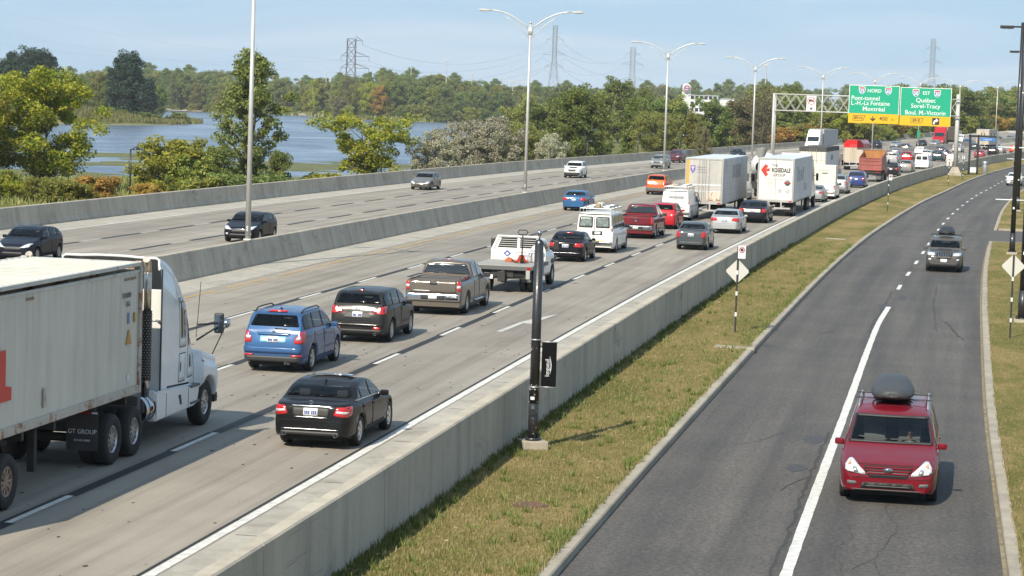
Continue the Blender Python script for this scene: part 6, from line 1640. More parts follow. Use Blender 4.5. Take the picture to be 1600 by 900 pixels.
# steering wheel
y_ = L / 2
sw = MB(); pts = [(.19 * math.cos(q), 0, .19 * math.sin(q)) for q in np.linspace(0, 2 * math.pi, 19)]; sw.tube(pts, .018, 6); sw.box((0, 0, 0), (.34, .02, .05)); sw.box((0, 0, -.08), (.04, .02, .18))
so = sw.build('steering_wheel', m_trim, r); so.location = (-.36, y_ - 2.0, .93); so.rotation_euler = (R(-28), 0, 0)
# the driver (sits on the car's own left)
def skin_figure(name, label, joints, bones, mats, root_i, loc_, rz):
    me = bpy.data.meshes.new(name); me.from_pydata([j[:3] for j in joints], bones, [])
    o = bpy.data.objects.new(name, me); COL.objects.link(o)
    sk = o.modifiers.new('skin', 'SKIN'); sub = o.modifiers.new('sub', 'SUBSURF'); sub.levels = sub.render_levels = 2
    for i, j in enumerate(joints): me.skin_vertices[0].data[i].radius = (j[3], j[4] if len(j) > 4 else j[3]); me.skin_vertices[0].data[i].use_root = (i == root_i)
    dg = bpy.context.evaluated_depsgraph_get(); m2 = bpy.data.meshes.new_from_object(o.evaluated_get(dg)); bpy.data.objects.remove(o)
    for m_ in mats: m2.materials.append(m_)
    for p in m2.polygons: p.use_smooth = True
    q = link(name, m2); q.location = loc_; q.rotation_euler = (0, 0, rz); return q
J = [(0, 0, 0, .15, .12), (0, -.05, .22, .16, .11), (0, -.08, .42, .17, .11), (0, -.07, .52, .06), (0, -.05, .60, .055), (0, -.03, .70, .088, .10), (0, -.02, .79, .07, .085),
     (-.19, -.06, .44, .06), (-.27, .10, .24, .048), (-.17, .34, .28, .036), (-.15, .42, .31, .04, .03), (.19, -.06, .44, .06), (.27, .10, .24, .048), (.17, .34, .28, .036), (.15, .42, .31, .04, .03),
     (-.10, .12, -.02, .085), (-.12, .45, .04, .065), (-.12, .60, -.30, .05), (.10, .12, -.02, .085), (.12, .45, .04, .065), (.12, .60, -.30, .05)]
for sd, hi in ((-1, 10), (1, 14)):
    for k_ in range(4): J.append((J[hi][0] + sd * (-.03 + .018 * k_), J[hi][1] + .06, J[hi][2] + .015 - .004 * abs(k_ - 1.5), .010))
    J.append((J[hi][0] - sd * .05, J[hi][1] + .02, J[hi][2] + .02, .011))
bo = [(0, 1), (1, 2), (2, 3), (3, 4), (4, 5), (5, 6), (2, 7), (7, 8), (8, 9), (9, 10), (2, 11), (11, 12), (12, 13), (13, 14), (0, 15), (15, 16), (16, 17), (0, 18), (18, 19), (19, 20)]
bo += [(10, 21 + k_) for k_ in range(5)] + [(14, 26 + k_) for k_ in range(5)]
m_skin = M('skin', (.42, .25, .18), .6); m_shirt = M('pale_shirt', (.50, .52, .55), .85); m_trouser = M('dark_trousers', (.03, .035, .05), .9); m_hair = M('brown_hair', (.035, .022, .015), .8)
sp_ = Matrix.Rotation(rzk, 3, 'Z') @ Vector((-.36, y_ - 2.32, .50)) + r.location
pr = skin_figure('person', 'driver in a pale shirt holding the wheel of the ruby red minivan', J, bo, [m_shirt, m_skin, m_trouser], 0, sp_, rzk)
for p in pr.data.polygons:
    c = p.center
    p.material_index = 1 if (c.z > .55 or c.y > .30 and c.z > .15 or (abs(c.x) > .12 and c.y > .15 and c.z > .1)) else (2 if c.z < .02 or (c.y > .14 and c.z < .13) else 0)
tag(pr, 'driver in a pale shirt holding the wheel of the ruby red minivan', 'person')
hm = MB(); hm.lathe([(.0, .13), (.06, .115), (.095, .06), (.10, .0), (.09, -.05)], 14, 'z', (0, -.045, .75)); ho = hm.build('hair', m_hair, pr)
fm = MB()
for sd in (1, -1): fm.box((sd * .036, .082, .725), (.03, .012, .014)); 
fm.box((0, .088, .66), (.05, .012, .012)); fm.build('eyes_and_mouth', M('dark_features', (.02, .015, .012), .5), pr)
fm = MB(); fm.prism([(.085, .715), (.085, .68), (.11, .68)], -.012, .012, 'x')
for sd in (1, -1): fm.box((sd * .095, -.02, .70), (.02, .04, .06), bev=.006)
fm.build('nose_and_ears', m_skin, pr)
# rack bars and the roof box
mb = MB()
for d in (2.95, 3.85): mb.bb(-.80, .80, y_ - d - .03, y_ - d + .03, 1.79, 1.81, .005)
mb.build('cross_bar', m_trim, r)
cc = Matrix.Rotation(rzk, 3, 'Z') @ Vector((.04, y_ - 3.35, 1.80)) + r.location
roof_box('roof_box', 'large grey roof box on the ruby red minivan', cc, rzk, .90, 2.0, .44, m_box)
# off-road SUV farther up
pb = paint('gunmetal', (.085, .078, .07), .55, .3)
rzj = heading(RLx, 122) + math.pi
r, P, B, t = vehicle('suv', 'suv', 'gunmetal grey SUV with black roof box and headlights on, farther up the service road', 'car', pb, (.50, 122.3, .004), rzj, 'front', L=4.45, W=1.81, H=1.68, bumper=m_trim, roofrails=m_chrome,
    head=[(.44, .82), (.80, .82), (.82, .97), (.46, .95)])
P('grille', [(-.42, .80), (.42, .80), (.42, .97), (-.42, .97)], 'front', .010, m_chrome)
for k_ in range(7): P('grille_slot', [(-.40 + k_ * .115, .82), (-.32 + k_ * .115, .82), (-.32 + k_ * .115, .955), (-.40 + k_ * .115, .955)], 'front', .02, m_hub)
P('licence_plate', [(-.16, .50), (.16, .50), (.16, .66), (-.16, .66)], 'front', .03, m_plate)
P('fog_light', [(.62, .58), (.76, .58), (.76, .68), (.62, .68)], 'front', .014, m_clear, both=True, rnd=.05)
P('front_bumper', [(-.82, .32), (.82, .32), (.80, .47), (-.80, .47)], 'front', .016, m_trim, rnd=.04)
P('bonnet_decal', [(-.30, .75), (.30, .75), (.34, 1.15), (-.34, 1.15)], 'top', .006, m_trim, rnd=.04)
m_lit = M('lit_headlamp', (.9, .88, .8), .2); m_lit.node_tree.nodes['Principled BSDF'].inputs['Emission Color'].default_value = (1, .95, .8, 1); m_lit.node_tree.nodes['Principled BSDF'].inputs['Emission Strength'].default_value = 1.0
P('headlamp_bulb', [(.56, .85), (.68, .85), (.68, .93), (.56, .93)], 'front', .018, m_lit, both=True, rnd=.04)
mb = MB()
for d in (2.5, 3.4): mb.bb(-.78, .78, B.L / 2 - d - .03, B.L / 2 - d + .03, 1.73, 1.765, .01)
mb.build('cross_bar', m_trim, r)
cc = Matrix.Rotation(rzj, 3, 'Z') @ Vector((.0, B.L / 2 - 3.0, 1.77)) + r.location
roof_box('roof_box', 'black roof box on the gunmetal grey SUV', cc, rzj, .85, 1.8, .40, M('roof_box_black', (.02, .02, .022), .5))
r, P, B, t = car('sedan', 'sedan', 'white sedan coming towards us half hidden behind the black lamp posts', m_whitep, (8.75, 285.8), 1, False, z=grade(285.8), rz=heading(RLx, 286) + math.pi, L=4.6, W=1.8, H=1.5)
P('grille', [(-.35, .52), (.35, .52), (.4, .64), (-.4, .64)], 'front', .012, m_trim)
# ------------------------------------------------------------------ street furniture
m_galv = M('lamp_post_grey', (.50, .50, .485), .45, .35, var=.08, vs=2)
m_blk = M('black_pole_paint', (.017, .017, .019), .42, coat=.3, var=.3, vs=6)
m_lens = M('lamp_lens', (.55, .55, .52), .25)
def twin_lamp(x, y, zb, first=[None], rz=0., k=0):
    lab = ['nearest tall grey lamp post on the median, running out of the top of the picture', 'tall twin-armed lamp post on the median behind the bronze sedan', 'tall twin-armed lamp post on the median beside the orange SUV',
           'tall twin-armed lamp post on the median above the silver trailer roof', 'twin-armed lamp post behind the gantry lattice, left of the green signs', 'twin-armed lamp post partly hidden behind the left green sign', 'twin-armed lamp post carrying a small green plate, behind the right green sign', 'twin-armed lamp post far off at the end of the median', 'farthest twin-armed lamp post along the median bend'][k]
    root = thing('street_lamp', lab, 'street lamp', (x, y, zb), rz, 'twin-armed lamp posts along the median')
    if first[0]:
        for ch in first[0].children:
            c = ch.copy(); COL.objects.link(c); c.parent = root
            for g_ in ch.children:
                e = g_.copy(); COL.objects.link(e); e.parent = c
        return root
    first[0] = root
    mb = MB(); mb.cyl((0, 0, 0), (0, 0, 12.0), .125, .075, n=14); mb.cyl((0, 0, 12.0), (0, 0, 12.15), .09, n=12); mb.build('pole', m_galv, root)
    mb = MB(); mb.box((0, 0, .03), (.34, .34, .06), bev=.01); mb.box((0, -.13, .5), (.09, .06, .22), bev=.01); mb.build('base_plate', m_galv, root)
    for s in (1, -1):
        mb = MB()
        up = [(s * x_, 0, 11.55 + .0 + 1.35 * (1 - (1 - min(x_ / 2.9, 1)) ** 2.0)) for x_ in np.linspace(.05, 2.9, 9)]
        lo = [(s * x_, 0, 10.9 + 1.9 * (1 - (1 - min(x_ / 2.9, 1)) ** 1.7)) for x_ in np.linspace(.05, 1.9, 6)]
        mb.tube(up, .052, 7); mb.tube(lo, .030, 7)
        for i in (2,): mb.cyl(up[i], lo[i], .02, n=6)
        mb.cyl((s * .06, 0, 11.2), (s * .06, 0, 11.75), .1, n=8)
        arm = mb.build('arm', m_galv, root)
        mb = MB(); e = Vector(up[-1]); mb.prism([(e.x, e.z - .05), (e.x + s * .25, e.z - .10), (e.x + s * .85, e.z - .06), (e.x + s * .9, e.z + .02), (e.x + s * .6, e.z + .09), (e.x, e.z + .05)], -.16, .16, 'y')
        bmesh.ops.recalc_face_normals(mb.bm, faces=mb.bm.faces); bmesh.ops.bevel(mb.bm, geom=mb.bm.edges[:], offset=.03, segments=2, affect='EDGES'); hdn = mb.build('lamp_head', m_galv, arm)
        mb = MB(); mb.prism([(e.x + s * .3, e.z - .115), (e.x + s * .8, e.z - .08), (e.x + s * .8, e.z - .06), (e.x + s * .3, e.z - .09)], -.11, .11, 'y'); mb.build('lens', m_lens, arm)
    return root
ly = [101.4, 169, 242, 301, 355, 403, 455, 505, 556]
for k, y in enumerate(ly): twin_lamp(Mx(y) - .28, y, hw(y) + 1.1, rz=heading(Mx, y) + .05, k=k)
gp = thing('green_plate', 'small green plate fixed low on the seventh median lamp post', 'sign', (Mx(455) - .28, 454.8, hw(455) + 3.4), 0)
mb = MB(); mb.box((0, 0, 0), (.55, .04, 1.3), bev=.01); mb.box((0, -.022, .0), (.4, .006, 1.1)); mb.build('plate', M('sign_green_small', (.01, .22, .13), .5), gp)

# --- gantry with the green signs
GY, GX = 318.2, 2.15
gz_ = gz(GY)
ga = thing('sign_gantry', 'white lattice gantry spanning the right carriageway and carrying the road signs', 'gantry', (GX, GY, 0), R(-3.2))
m_gw = M('gantry_white', (.44, .44, .425), .5, .1)
XL = -23.9
mb = MB(); mb.cyl((0, 0, gz_ + .9), (0, 0, 10.7), .30, .26, n=18); mb.build('upright', m_gw, ga)
mb = MB(); mb.prism([(-.85, -.85), (.85, -.85), (.85, .85), (-.85, .85)], gz_ - .1, gz_ + .35, 'z')
vs = [mb.bm.verts.new(p) for p in ((-.75, -.75, gz_ + .35), (.75, -.75, gz_ + .35), (.75, .75, gz_ + .35), (-.75, .75, gz_ + .35), (-.4, -.4, gz_ + 1.1), (.4, -.4, gz_ + 1.1), (.4, .4, gz_ + 1.1), (-.4, .4, gz_ + 1.1))]
for q in ((0, 1, 5, 4), (1, 2, 6, 5), (2, 3, 7, 6), (3, 0, 4, 7), (4, 5, 6, 7)): mb.bm.faces.new([vs[i] for i in q])
mb.build('footing', m_kerb, ga)
for yy in (-.7, .7):
    mb = MB(); mb.cyl((XL, yy, hw(GY)), (XL, yy, 10.1), .17, n=14); mb.build('upright', m_gw, ga)
zt, zb2 = 10.0, 7.85
for z in (zt, zb2):
    for yy in (-.7, .7): mb = MB(); mb.cyl((XL, yy, z), (.3, yy, z), .085, n=10); mb.build('chord', m_gw, ga)
n = 17; dx = (0 - XL) / n
for yy in (-.7, .7):
    for i in range(n):
        for a, b in ((zt, zb2), (zb2, zt)): mb = MB(); mb.cyl((XL + i * dx, yy, a), (XL + (i + 1) * dx, yy, b), .034, n=6); mb.build('brace', m_gw, ga)
for z in (zt, zb2):
    for i in range(0, n + 1, 2): mb = MB(); mb.cyl((XL + i * dx, -.7, z), (XL + i * dx, .7, z), .05, n=6); mb.build('tie', m_gw, ga)
m_green = M('sign_green', (.0, .30, .175), .45); m_yel = M('sign_yellow', (.62, .36, .005), .45); m_sw = M('sign_white', (.70, .71, .70), .45); m_sk = M('sign_black', (.02, .02, .02), .5); m_blu = M('shield_blue', (.05, .10, .36), .5); m_shr = M('shield_red', (.45, .10, .13), .5)
def shield(root, x, z, num, y=-.03):
    w, h = .42, .50
    mb = MB(); mb.prism([(x - w, z + h), (x + w, z + h), (x + w * 1.02, z), (x + w * .7, z - h * .6), (x, z - h), (x - w * .7, z - h * .6), (x - w * 1.02, z)], y - .01, y + .01, 'y'); sh = mb.build('shield', m_sw, root)
    w, h = .36, .44
    mb = MB(); mb.prism([(x - w, z + h * .42), (x + w, z + h * .42), (x + w, z), (x + w * .68, z - h * .55), (x, z - h), (x - w * .68, z - h * .55), (x - w, z)], y - .02, y - .009, 'y'); mb.build('shield_field', m_blu, sh)
    mb = MB(); mb.prism([(x - w, z + h), (x + w, z + h), (x + w, z + h * .52), (x - w, z + h * .52)], y - .02, y - .009, 'y'); mb.build('shield_top', m_shr, sh)
    text_mesh(num, .56, m_sw, sh, (x, y - .026, z - .08), bold=.012)
def big_sign(name, label, x, z0, W, H, build):
    """a sign hung in front of the lattice; x and z0 are its lower left corner on the gantry"""
    p = Matrix.Rotation(R(-3.2), 3, 'Z') @ Vector((x, -1.0, 0)) + Vector((GX, GY, 0))
    root = thing(name, label, 'road sign', (p.x, p.y, z0), R(-3.2))
    yh = H * .255
    mb = MB(); mb.bb(0, W, -.02, .03, 0, yh, .01); mb.build('yellow_panel', m_yel, root)
    mb = MB(); mb.bb(0, W, -.02, .03, yh + .004, H, .01); mb.build('green_panel', m_green, root)
    mb = MB(); e = .07
    mb.bb(0, W, -.028, -.021, H - e, H); mb.bb(0, e, -.028, -.021, yh, H - e); mb.bb(W - e, W, -.028, -.021, yh, H - e); mb.build('sign_border', m_sw, root)
    mb = MB()
    for xx in (W * .2, W * .8): mb.bb(xx - .05, xx + .05, .03, .25, -.1, H + .15)
    mb.build('hanger', m_gw, root)
    build(root, W, H, yh); return root
sw_, sh_ = 6.55, 4.95
def T(root, tx, size, x, z, mat=None, sx=1., al='CENTER', b=.003): return text_mesh(tx, size, mat or m_sw, root, (x, -.03, z), align=al, sx=sx, bold=b)
def tabs(root, x, z, txt):
    mb = MB(); mb.prism([(x - .72, z + .34), (x + .95, z + .34), (x + .62, z - .34), (x - .72, z - .34)], -.028, -.021, 'y'); o = mb.build('exit_tab', m_sk, root)
    mb = MB(); mb.prism([(x - .66, z + .28), (x + .85, z + .28), (x + .58, z - .28), (x - .66, z - .28)], -.032, -.0285, 'y'); mb.build('exit_field', m_yel, o)
    text_mesh(txt, .54, m_sk, o, (x + .0, -.036, z), bold=.01)
def s1(root, W, H, yh):
    T(root, 'NORD', .62, W * .50, H * .855); shield(root, W * .255, H * .86, '25'); shield(root, W * .775, H * .855, '40')
    T(root, 'Pont-tunnel', .80, .30, H * .655, al='LEFT', sx=.98); T(root, 'L.-H.-La Fontaine', .80, .28, H * .525, al='LEFT', sx=.905); T(root, 'Montréal', .80, W * .5, H * .375)
    tabs(root, W * .20, yh * .52, '89-N'); T(root, '400', .74, W * .70, yh * .5, m_sk); T(root, 'm', .42, W * .88, yh * .45, m_sk)
    mb = MB(); x, z = W * .49, yh * .5; mb.prism([(x - .06, z + .32), (x + .06, z + .32), (x + .06, z - .05), (x + .34, z + .12), (x + .34, z - .06), (x, z - .36), (x - .34, z - .06), (x - .34, z + .12), (x - .06, z - .05)], -.03, -.021, 'y'); mb.build('down_arrow', m_sk, root)
def s2(root, W, H, yh):
    T(root, 'EST', .62, W * .505, H * .855); shield(root, W * .30, H * .855, '20'); shield(root, W * .72, H * .85, '30')
    T(root, 'Québec', .80, W * .5, H * .665); T(root, 'Sorel-Tracy', .80, W * .5, H * .515); T(root, 'Boul. M.-Victorin', .80, W * .5, H * .34, sx=.95)
    tabs(root, W * .33, yh * .52, '89-E')
    mb = MB(); x, z = W * .71, yh * .5; mb.bb(x - .46, x + .46, -.028, -.021, z - .44, z + .44); o = mb.build('arrow_tile', m_sk, root)
    mb = MB(); mb.prism([(x - .34, z - .36), (x - .12, z - .36), (x - .08, z - .10), (x + .06, z + .02), (x + .06, z - .12), (x + .36, z + .14), (x + .06, z + .40), (x + .06, z + .24), (x - .16, z + .16), (x - .30, z - .08)], -.034, -.0285, 'y'); mb.build('curved_arrow', m_sw, o)
big_sign('road_sign', 'left green and yellow road sign reading Pont-tunnel and Montréal', -14.05, 6.55, sw_, sh_, s1)
big_sign('road_sign', 'right green and yellow road sign reading Québec, Sorel-Tracy and Boul. M.-Victorin', -7.38, 6.45, sw_, sh_, s2)
p = Matrix.Rotation(R(-3.2), 3, 'Z') @ Vector((-18.95, -.95, 0)) + Vector((GX, GY, 0))
ns = thing('lane_sign', 'white sign with a crossed-out truck in a red ring on the gantry', 'road sign', (p.x, p.y, 7.95), R(-3.2))
mb = MB(); mb.bb(-.62, .62, -.02, .02, -.1, 1.95, .01); mb.build('panel', m_sw, ns)
mb = MB(); mb.lathe([(.54, -.035), (.54, -.02), (.44, -.02), (.44, -.035)], 28, 'y', (0, 0, 1.3), True); mb.build('red_ring', m_shr, ns)
mb = MB(); mb.bb(-.34, .12, -.03, -.021, 1.18, 1.48); mb.bb(.14, .34, -.03, -.021, 1.18, 1.38); mb.cyl((-.2, -.03, 1.16), (-.2, -.021, 1.16), .07, n=10); mb.cyl((.22, -.03, 1.16), (.22, -.021, 1.16), .07, n=10); mb.build('truck_symbol', m_sk, ns)
mb = MB(); mb.box((0, -.038, 1.3), (.92, .008, .07), Matrix.Rotation(R(-40), 3, 'Y')); mb.build('red_bar', m_shr, ns)
mb = MB(); mb.prism([(-.06, .52), (.06, .52), (.06, .30), (.26, .36), (.0, .05), (-.26, .36), (-.06, .30)], -.03, -.021, 'y'); mb.build('down_arrow', m_sk, ns)

# --- black lamp posts of the service road
def black_lamp(x, y, lab, h=13., arms=((-1,),), bars=(), flip=0.):
    root = thing('street_lamp', lab, 'street lamp', (x, y, gz(y)), heading(RLx, y), 'black lamp posts beside the service road')
    mb = MB(); mb.cyl((0, 0, .1), (0, 0, 1.2), .165, n=14); mb.cyl((0, 0, 1.2), (0, 0, h), .14, .105, n=14); mb.build('pole', m_blk, root)
    mb = MB(); mb.box((0, 0, .05), (.6, .6, .14), bev=.02); mb.build('footing', m_kerb, root)
    mb = MB(); mb.cyl((0, 0, .12), (0, 0, .17), .25, n=16)
    for a in range(4): mb.cyl((.2 * math.cos(a * 1.57), .2 * math.sin(a * 1.57), .15), (.2 * math.cos(a * 1.57), .2 * math.sin(a * 1.57), .24), .02, n=6)
    mb.build('base_flange', m_blk, root)
    for s in (-1, 1):
        mb = MB(); mb.bb(min(s * .05, s * .55), max(s * .05, s * .55), -.05, .05, h - .30, h - .20); ar = mb.build('arm', m_blk, root)
        mb = MB(); mb.bb(min(s * .5, s * 1.25), max(s * .5, s * 1.25), -.2, .2, h - .36, h - .18, .03); mb.build('lamp_head', m_blk, ar)
        mb = MB(); mb.bb(min(s * .6, s * 1.15), max(s * .6, s * 1.15), -.14, .14, h - .372, h - .361); mb.build('lens', m_lens, ar)
    for z in bars:
        mb = MB(); mb.cyl((-1.05, 0, z), (1.05, 0, z), .035, n=8); mb.build('banner_bar', m_plate, root)
    bits('sticker', m_plate, root, ((-.02, -.145, 2.6), (.1, .012, .12)))
    return root
black_lamp(4.3, 138.0, 'tall black lamp post with white banner bars, left of the pair at the right edge', 13.0, bars=(3.05, 6.0))
black_lamp(3.35, 91.9, 'nearest black lamp post on the right lawn, its head above the picture', 13.0)
black_lamp(6.6, 202.8, 'slimmer black lamp post farther up the lawn with its head just below the tall one', 13.4, bars=(4.3, 6.5))
# --- truncated black post with the banner
bp = thing('banner_post', 'short black post with domed top and black banner, in the grass by the wall', 'post', (-8.55, 51.95, .145), R(2))
mb = MB(); mb.cyl((0, 0, .2), (0, 0, 1.0), .115, n=18); mb.cyl((0, 0, 1.0), (0, 0, 4.52), .112, .098, n=18); mb.lathe([(.098, 4.52), (.085, 4.585), (.05, 4.62), (.02, 4.63)], 16); mb.build('pole', M('scuffed_black_paint', (.018, .018, .02), .4, coat=.3, bump=.2, bs=30), bp)
mb = MB(); mb.cyl((0, 0, 4.63), (0, 0, 4.72), .02, n=8); mb.lathe([(.03, 4.70), (.055, 4.74), (.05, 4.80), (.02, 4.82)], 12); mb.build('finial', m_chrome, bp)
mb = MB(); mb.box((0, 0, .06), (.56, .56, .24), Matrix.Rotation(R(25), 3, 'Z'), bev=.02); mb.build('footing', m_kerb, bp)
mb = MB(); mb.cyl((0, 0, .18), (0, 0, .24), .18, n=18)
for a in range(4): mb.cyl((.15 * math.cos(a * 1.57 + .4), .15 * math.sin(a * 1.57 + .4), .22), (.15 * math.cos(a * 1.57 + .4), .15 * math.sin(a * 1.57 + .4), .32), .016, n=6)
mb.build('base_flange', m_blk, bp)
mb = MB(); mb.cyl((0, -.10, .80), (0, -.125, .80), .09, n=18); mb.cyl((0, -.125, .80), (0, -.132, .80), .06, n=14); mb.build('hand_hole_cover', m_blk, bp)
for z in (2.40, 1.35): mb = MB(); mb.lathe([(.110, z), (.118, z), (.118, z + .03), (.110, z + .03)], 18, closed=True); mb.build('clamp_band', m_steel, bp)
mb = MB(); rr = random.Random(9)
for i in range(34):
    a = rr.uniform(-2.8, -.3); z = rr.uniform(.3, 2.3) if i > 18 else rr.uniform(1.30, 1.42); s_ = rr.uniform(.006, .018)
    mb.box((.112 * math.cos(a), .112 * math.sin(a), z), (s_, .006, s_ * rr.uniform(.5, 2)), Matrix.Rotation(a + math.pi / 2, 3, 'Z'))
mb.build('paint_chip', M('chip_white', (.6, .6, .58), .7), bp)
bits('sticker', m_plate, bp, ((-.02, -.115, 1.12), (.09, .01, .07)))
bn = thing('banner', 'black vertical banner with white lettering clamped to the short black post', 'banner', (-8.55, 51.95, .145), R(2))
mb = MB(); mb.bb(.14, .47, -.012, .012, 1.38, 2.36, .006); mb.build('cloth', M('banner_black', (.008, .008, .009), .95, spec=.05), bn)
text_mesh('longueuil', .135, m_plate, bn, (.275, -.015, 1.80), (R(90), R(-90), 0), bold=0, sx=.80)
pts = []
for q in np.linspace(0, 1, 9): pts.append((.335 + .028 * math.sin(q * 3.6), 1.66 + q * .40))
sw2 = [(x - .014 * math.sin(math.pi * i / 8) - .003, z) for i, (x, z) in enumerate(pts)]
mb = MB(); mb.prism(pts + sw2[::-1], -.016, -.0125, 'y'); mb.build('swoosh', m_plate, bn)
mb = MB()
for z in (1.37, 2.37): mb.cyl((.08, 0, z), (.48, 0, z), .014, n=7)
mb.build('banner_bar', m_steel, bn)

# --- striped sign posts
def sign_post(x, y, lab, h, diamond=None, parking=None, board=None, rz=0.):
    root = thing('sign_post', lab, 'sign post', (x, y, gz(y)), rz)
    mb = MB(); mb.bb(-.03, .03, -.02, .02, -.02, h, .006); po = mb.build('post', m_sk, root)
    for z in np.arange(.55, h - .3, .72):
        mb = MB(); mb.bb(-.033, .033, -.023, .023, z, z + .14, .004); mb.build('white_band', m_plate, root)
    m_back = M('sign_back', (.52, .51, .47), .5, .15)
    if diamond:
        z = diamond; mb = MB(); mb.prism([(-.42, z), (0, z + .42), (.42, z), (0, z - .42)], .026, .04, 'y'); bmesh.ops.bevel(mb.bm, geom=[e for e in mb.bm.edges if abs(e.verts[0].co.y - e.verts[1].co.y) > .01], offset=.04, segments=3, affect='EDGES'); mb.build('diamond_plate', m_back, root)
    if parking:
        z = parking; dx = .13
        mb = MB(); mb.bb(dx - .13, dx + .13, -.036, -.024, z - .24, z + .20, .004); pk = mb.build('parking_plate', m_plate, root)
        mb = MB(); mb.lathe([(.10, -.044), (.10, -.037), (.066, -.037), (.066, -.044)], 20, 'y', (dx, 0, z + .06), True); mb.build('red_ring', m_shr, pk)
        mb = MB(); mb.cyl((dx, -.042, z + .06), (dx, -.037, z + .06), .05, n=14); mb.build('ring_core', m_sk, pk)
    if board:
        z, w, hh = board; mb = MB(); mb.bb(-w / 2, w / 2, .026, .04, z - hh / 2, z + hh / 2, .004); mb.build('sign_plate', m_back if hh > .7 else m_plate, root)
    return root
sign_post(-6.6, 82.0, 'striped post with no-parking plate above a diamond sign back, on the verge', 2.95, 2.10, 2.78)
sign_post(2.72, 85.0, 'striped post with the back of a diamond sign, on the right lawn', 2.9, 2.5)
sign_post(-3.8, 191.9, 'striped post with a no-parking plate on the verge near the purple SUV', 2.9, None, 2.7)
sign_post(1.15, 267.8, 'striped post with a large pale board, left of the gantry footing', 3.1, None, None, (2.62, .62, .84))
sign_post(2.95, 296, 'thin striped post with a small white plate just right of the gantry upright', 3.0, None, None, (2.75, .3, .42))
sign_post(12.0, 398, 'farthest striped post with a white plate on the verge by the bend', 3.0, None, None, (2.7, .5, .6))

# --- black gateway and bin near the gantry
gt_ = thing('bus_shelter', 'black framed shelter with a blue sign strip on the verge beyond the gantry', 'shelter', (4.6, 330, gz(330)), heading(CLx, 330))
mb = MB()
for q in (-.55, .55): mb.bb(q - .14, q + .14, -.12, .12, 0, 5.3, .02); 
mb.build('post', m_blk, gt_)
mb = MB(); mb.bb(-.75, 2.9, -.12, .12, 4.95, 5.25, .02)
for q in (.9, 1.3, 2.2, 2.6): mb.bb(q - .05, q + .05, -.08, .08, 5.25, 5.55)
mb.build('beam', m_blk, gt_)
mb = MB(); mb.bb(.75, 2.75, -.16, -.12, 4.5, 4.92, .02); sg = mb.build('blue_sign', M('sign_blue', (.03, .16, .50), .5), gt_)
text_mesh('Longueuil', .28, m_plate, sg, (1.75, -.17, 4.72))
mb = MB(); mb.bb(-.45, .45, -.03, .03, .2, .9); mb.build('map_panel', m_plate, gt_)
bn_ = thing('litter_bin', 'grey cylindrical bin on the verge by the black framed shelter', 'bin', (6.3, 337, gz(337)), 0)
mb = MB(); mb.lathe([(.34, 0), (.36, .05), (.36, 1.5), (.30, 1.62), (.0, 1.66)], 20); mb.build('drum', m_steel, bn_); mb = MB(); mb.lathe([(.365, 1.2), (.37, 1.22), (.37, 1.3), (.365, 1.32)], 20, closed=True); mb.build('band', m_trim, bn_)
# --- path lamps by the river
for k, (px, Z, top, lab) in enumerate([(206, 222, 45, 'small black path lamp beyond the river barrier, left of the tall poplar'), (598, 300, 0, 'small black path lamp beside the spreading tree by the water'), (832, 330, 0, 'small black path lamp among the silver bushes'), (918, 340, 0, 'small black path lamp behind the white off-road SUV'), (1062, 350, 0, 'small black path lamp behind the dark red SUV'), (997, 345, 0, 'small black path lamp under the tall trees right of the silver bushes'), (432, 235, 0, 'small black path lamp in front of the tall poplar')]):
    q = loc(px, Z); zz = land_z(q.x, q.y)
    root = thing('path_lamp', lab, 'path lamp', (q.x, q.y, zz), 0, 'black path lamps along the river')
    hh = 4.2 + (.3 if k == 0 else 0)
    mb = MB(); mb.cyl((0, 0, 0), (0, 0, hh), .08, n=8); mb.cyl((0, 0, hh - .06), (.3, 0, hh), .05, n=6); mb.build('pole', m_blk, root)
    mb = MB(); mb.lathe([(.0, .22), (.2, .18), (.42, -.06), (.40, -.09), (0, -.05)], 14, 'z', (.55, 0, hh)); mb.build('lamp_head', m_blk, root)

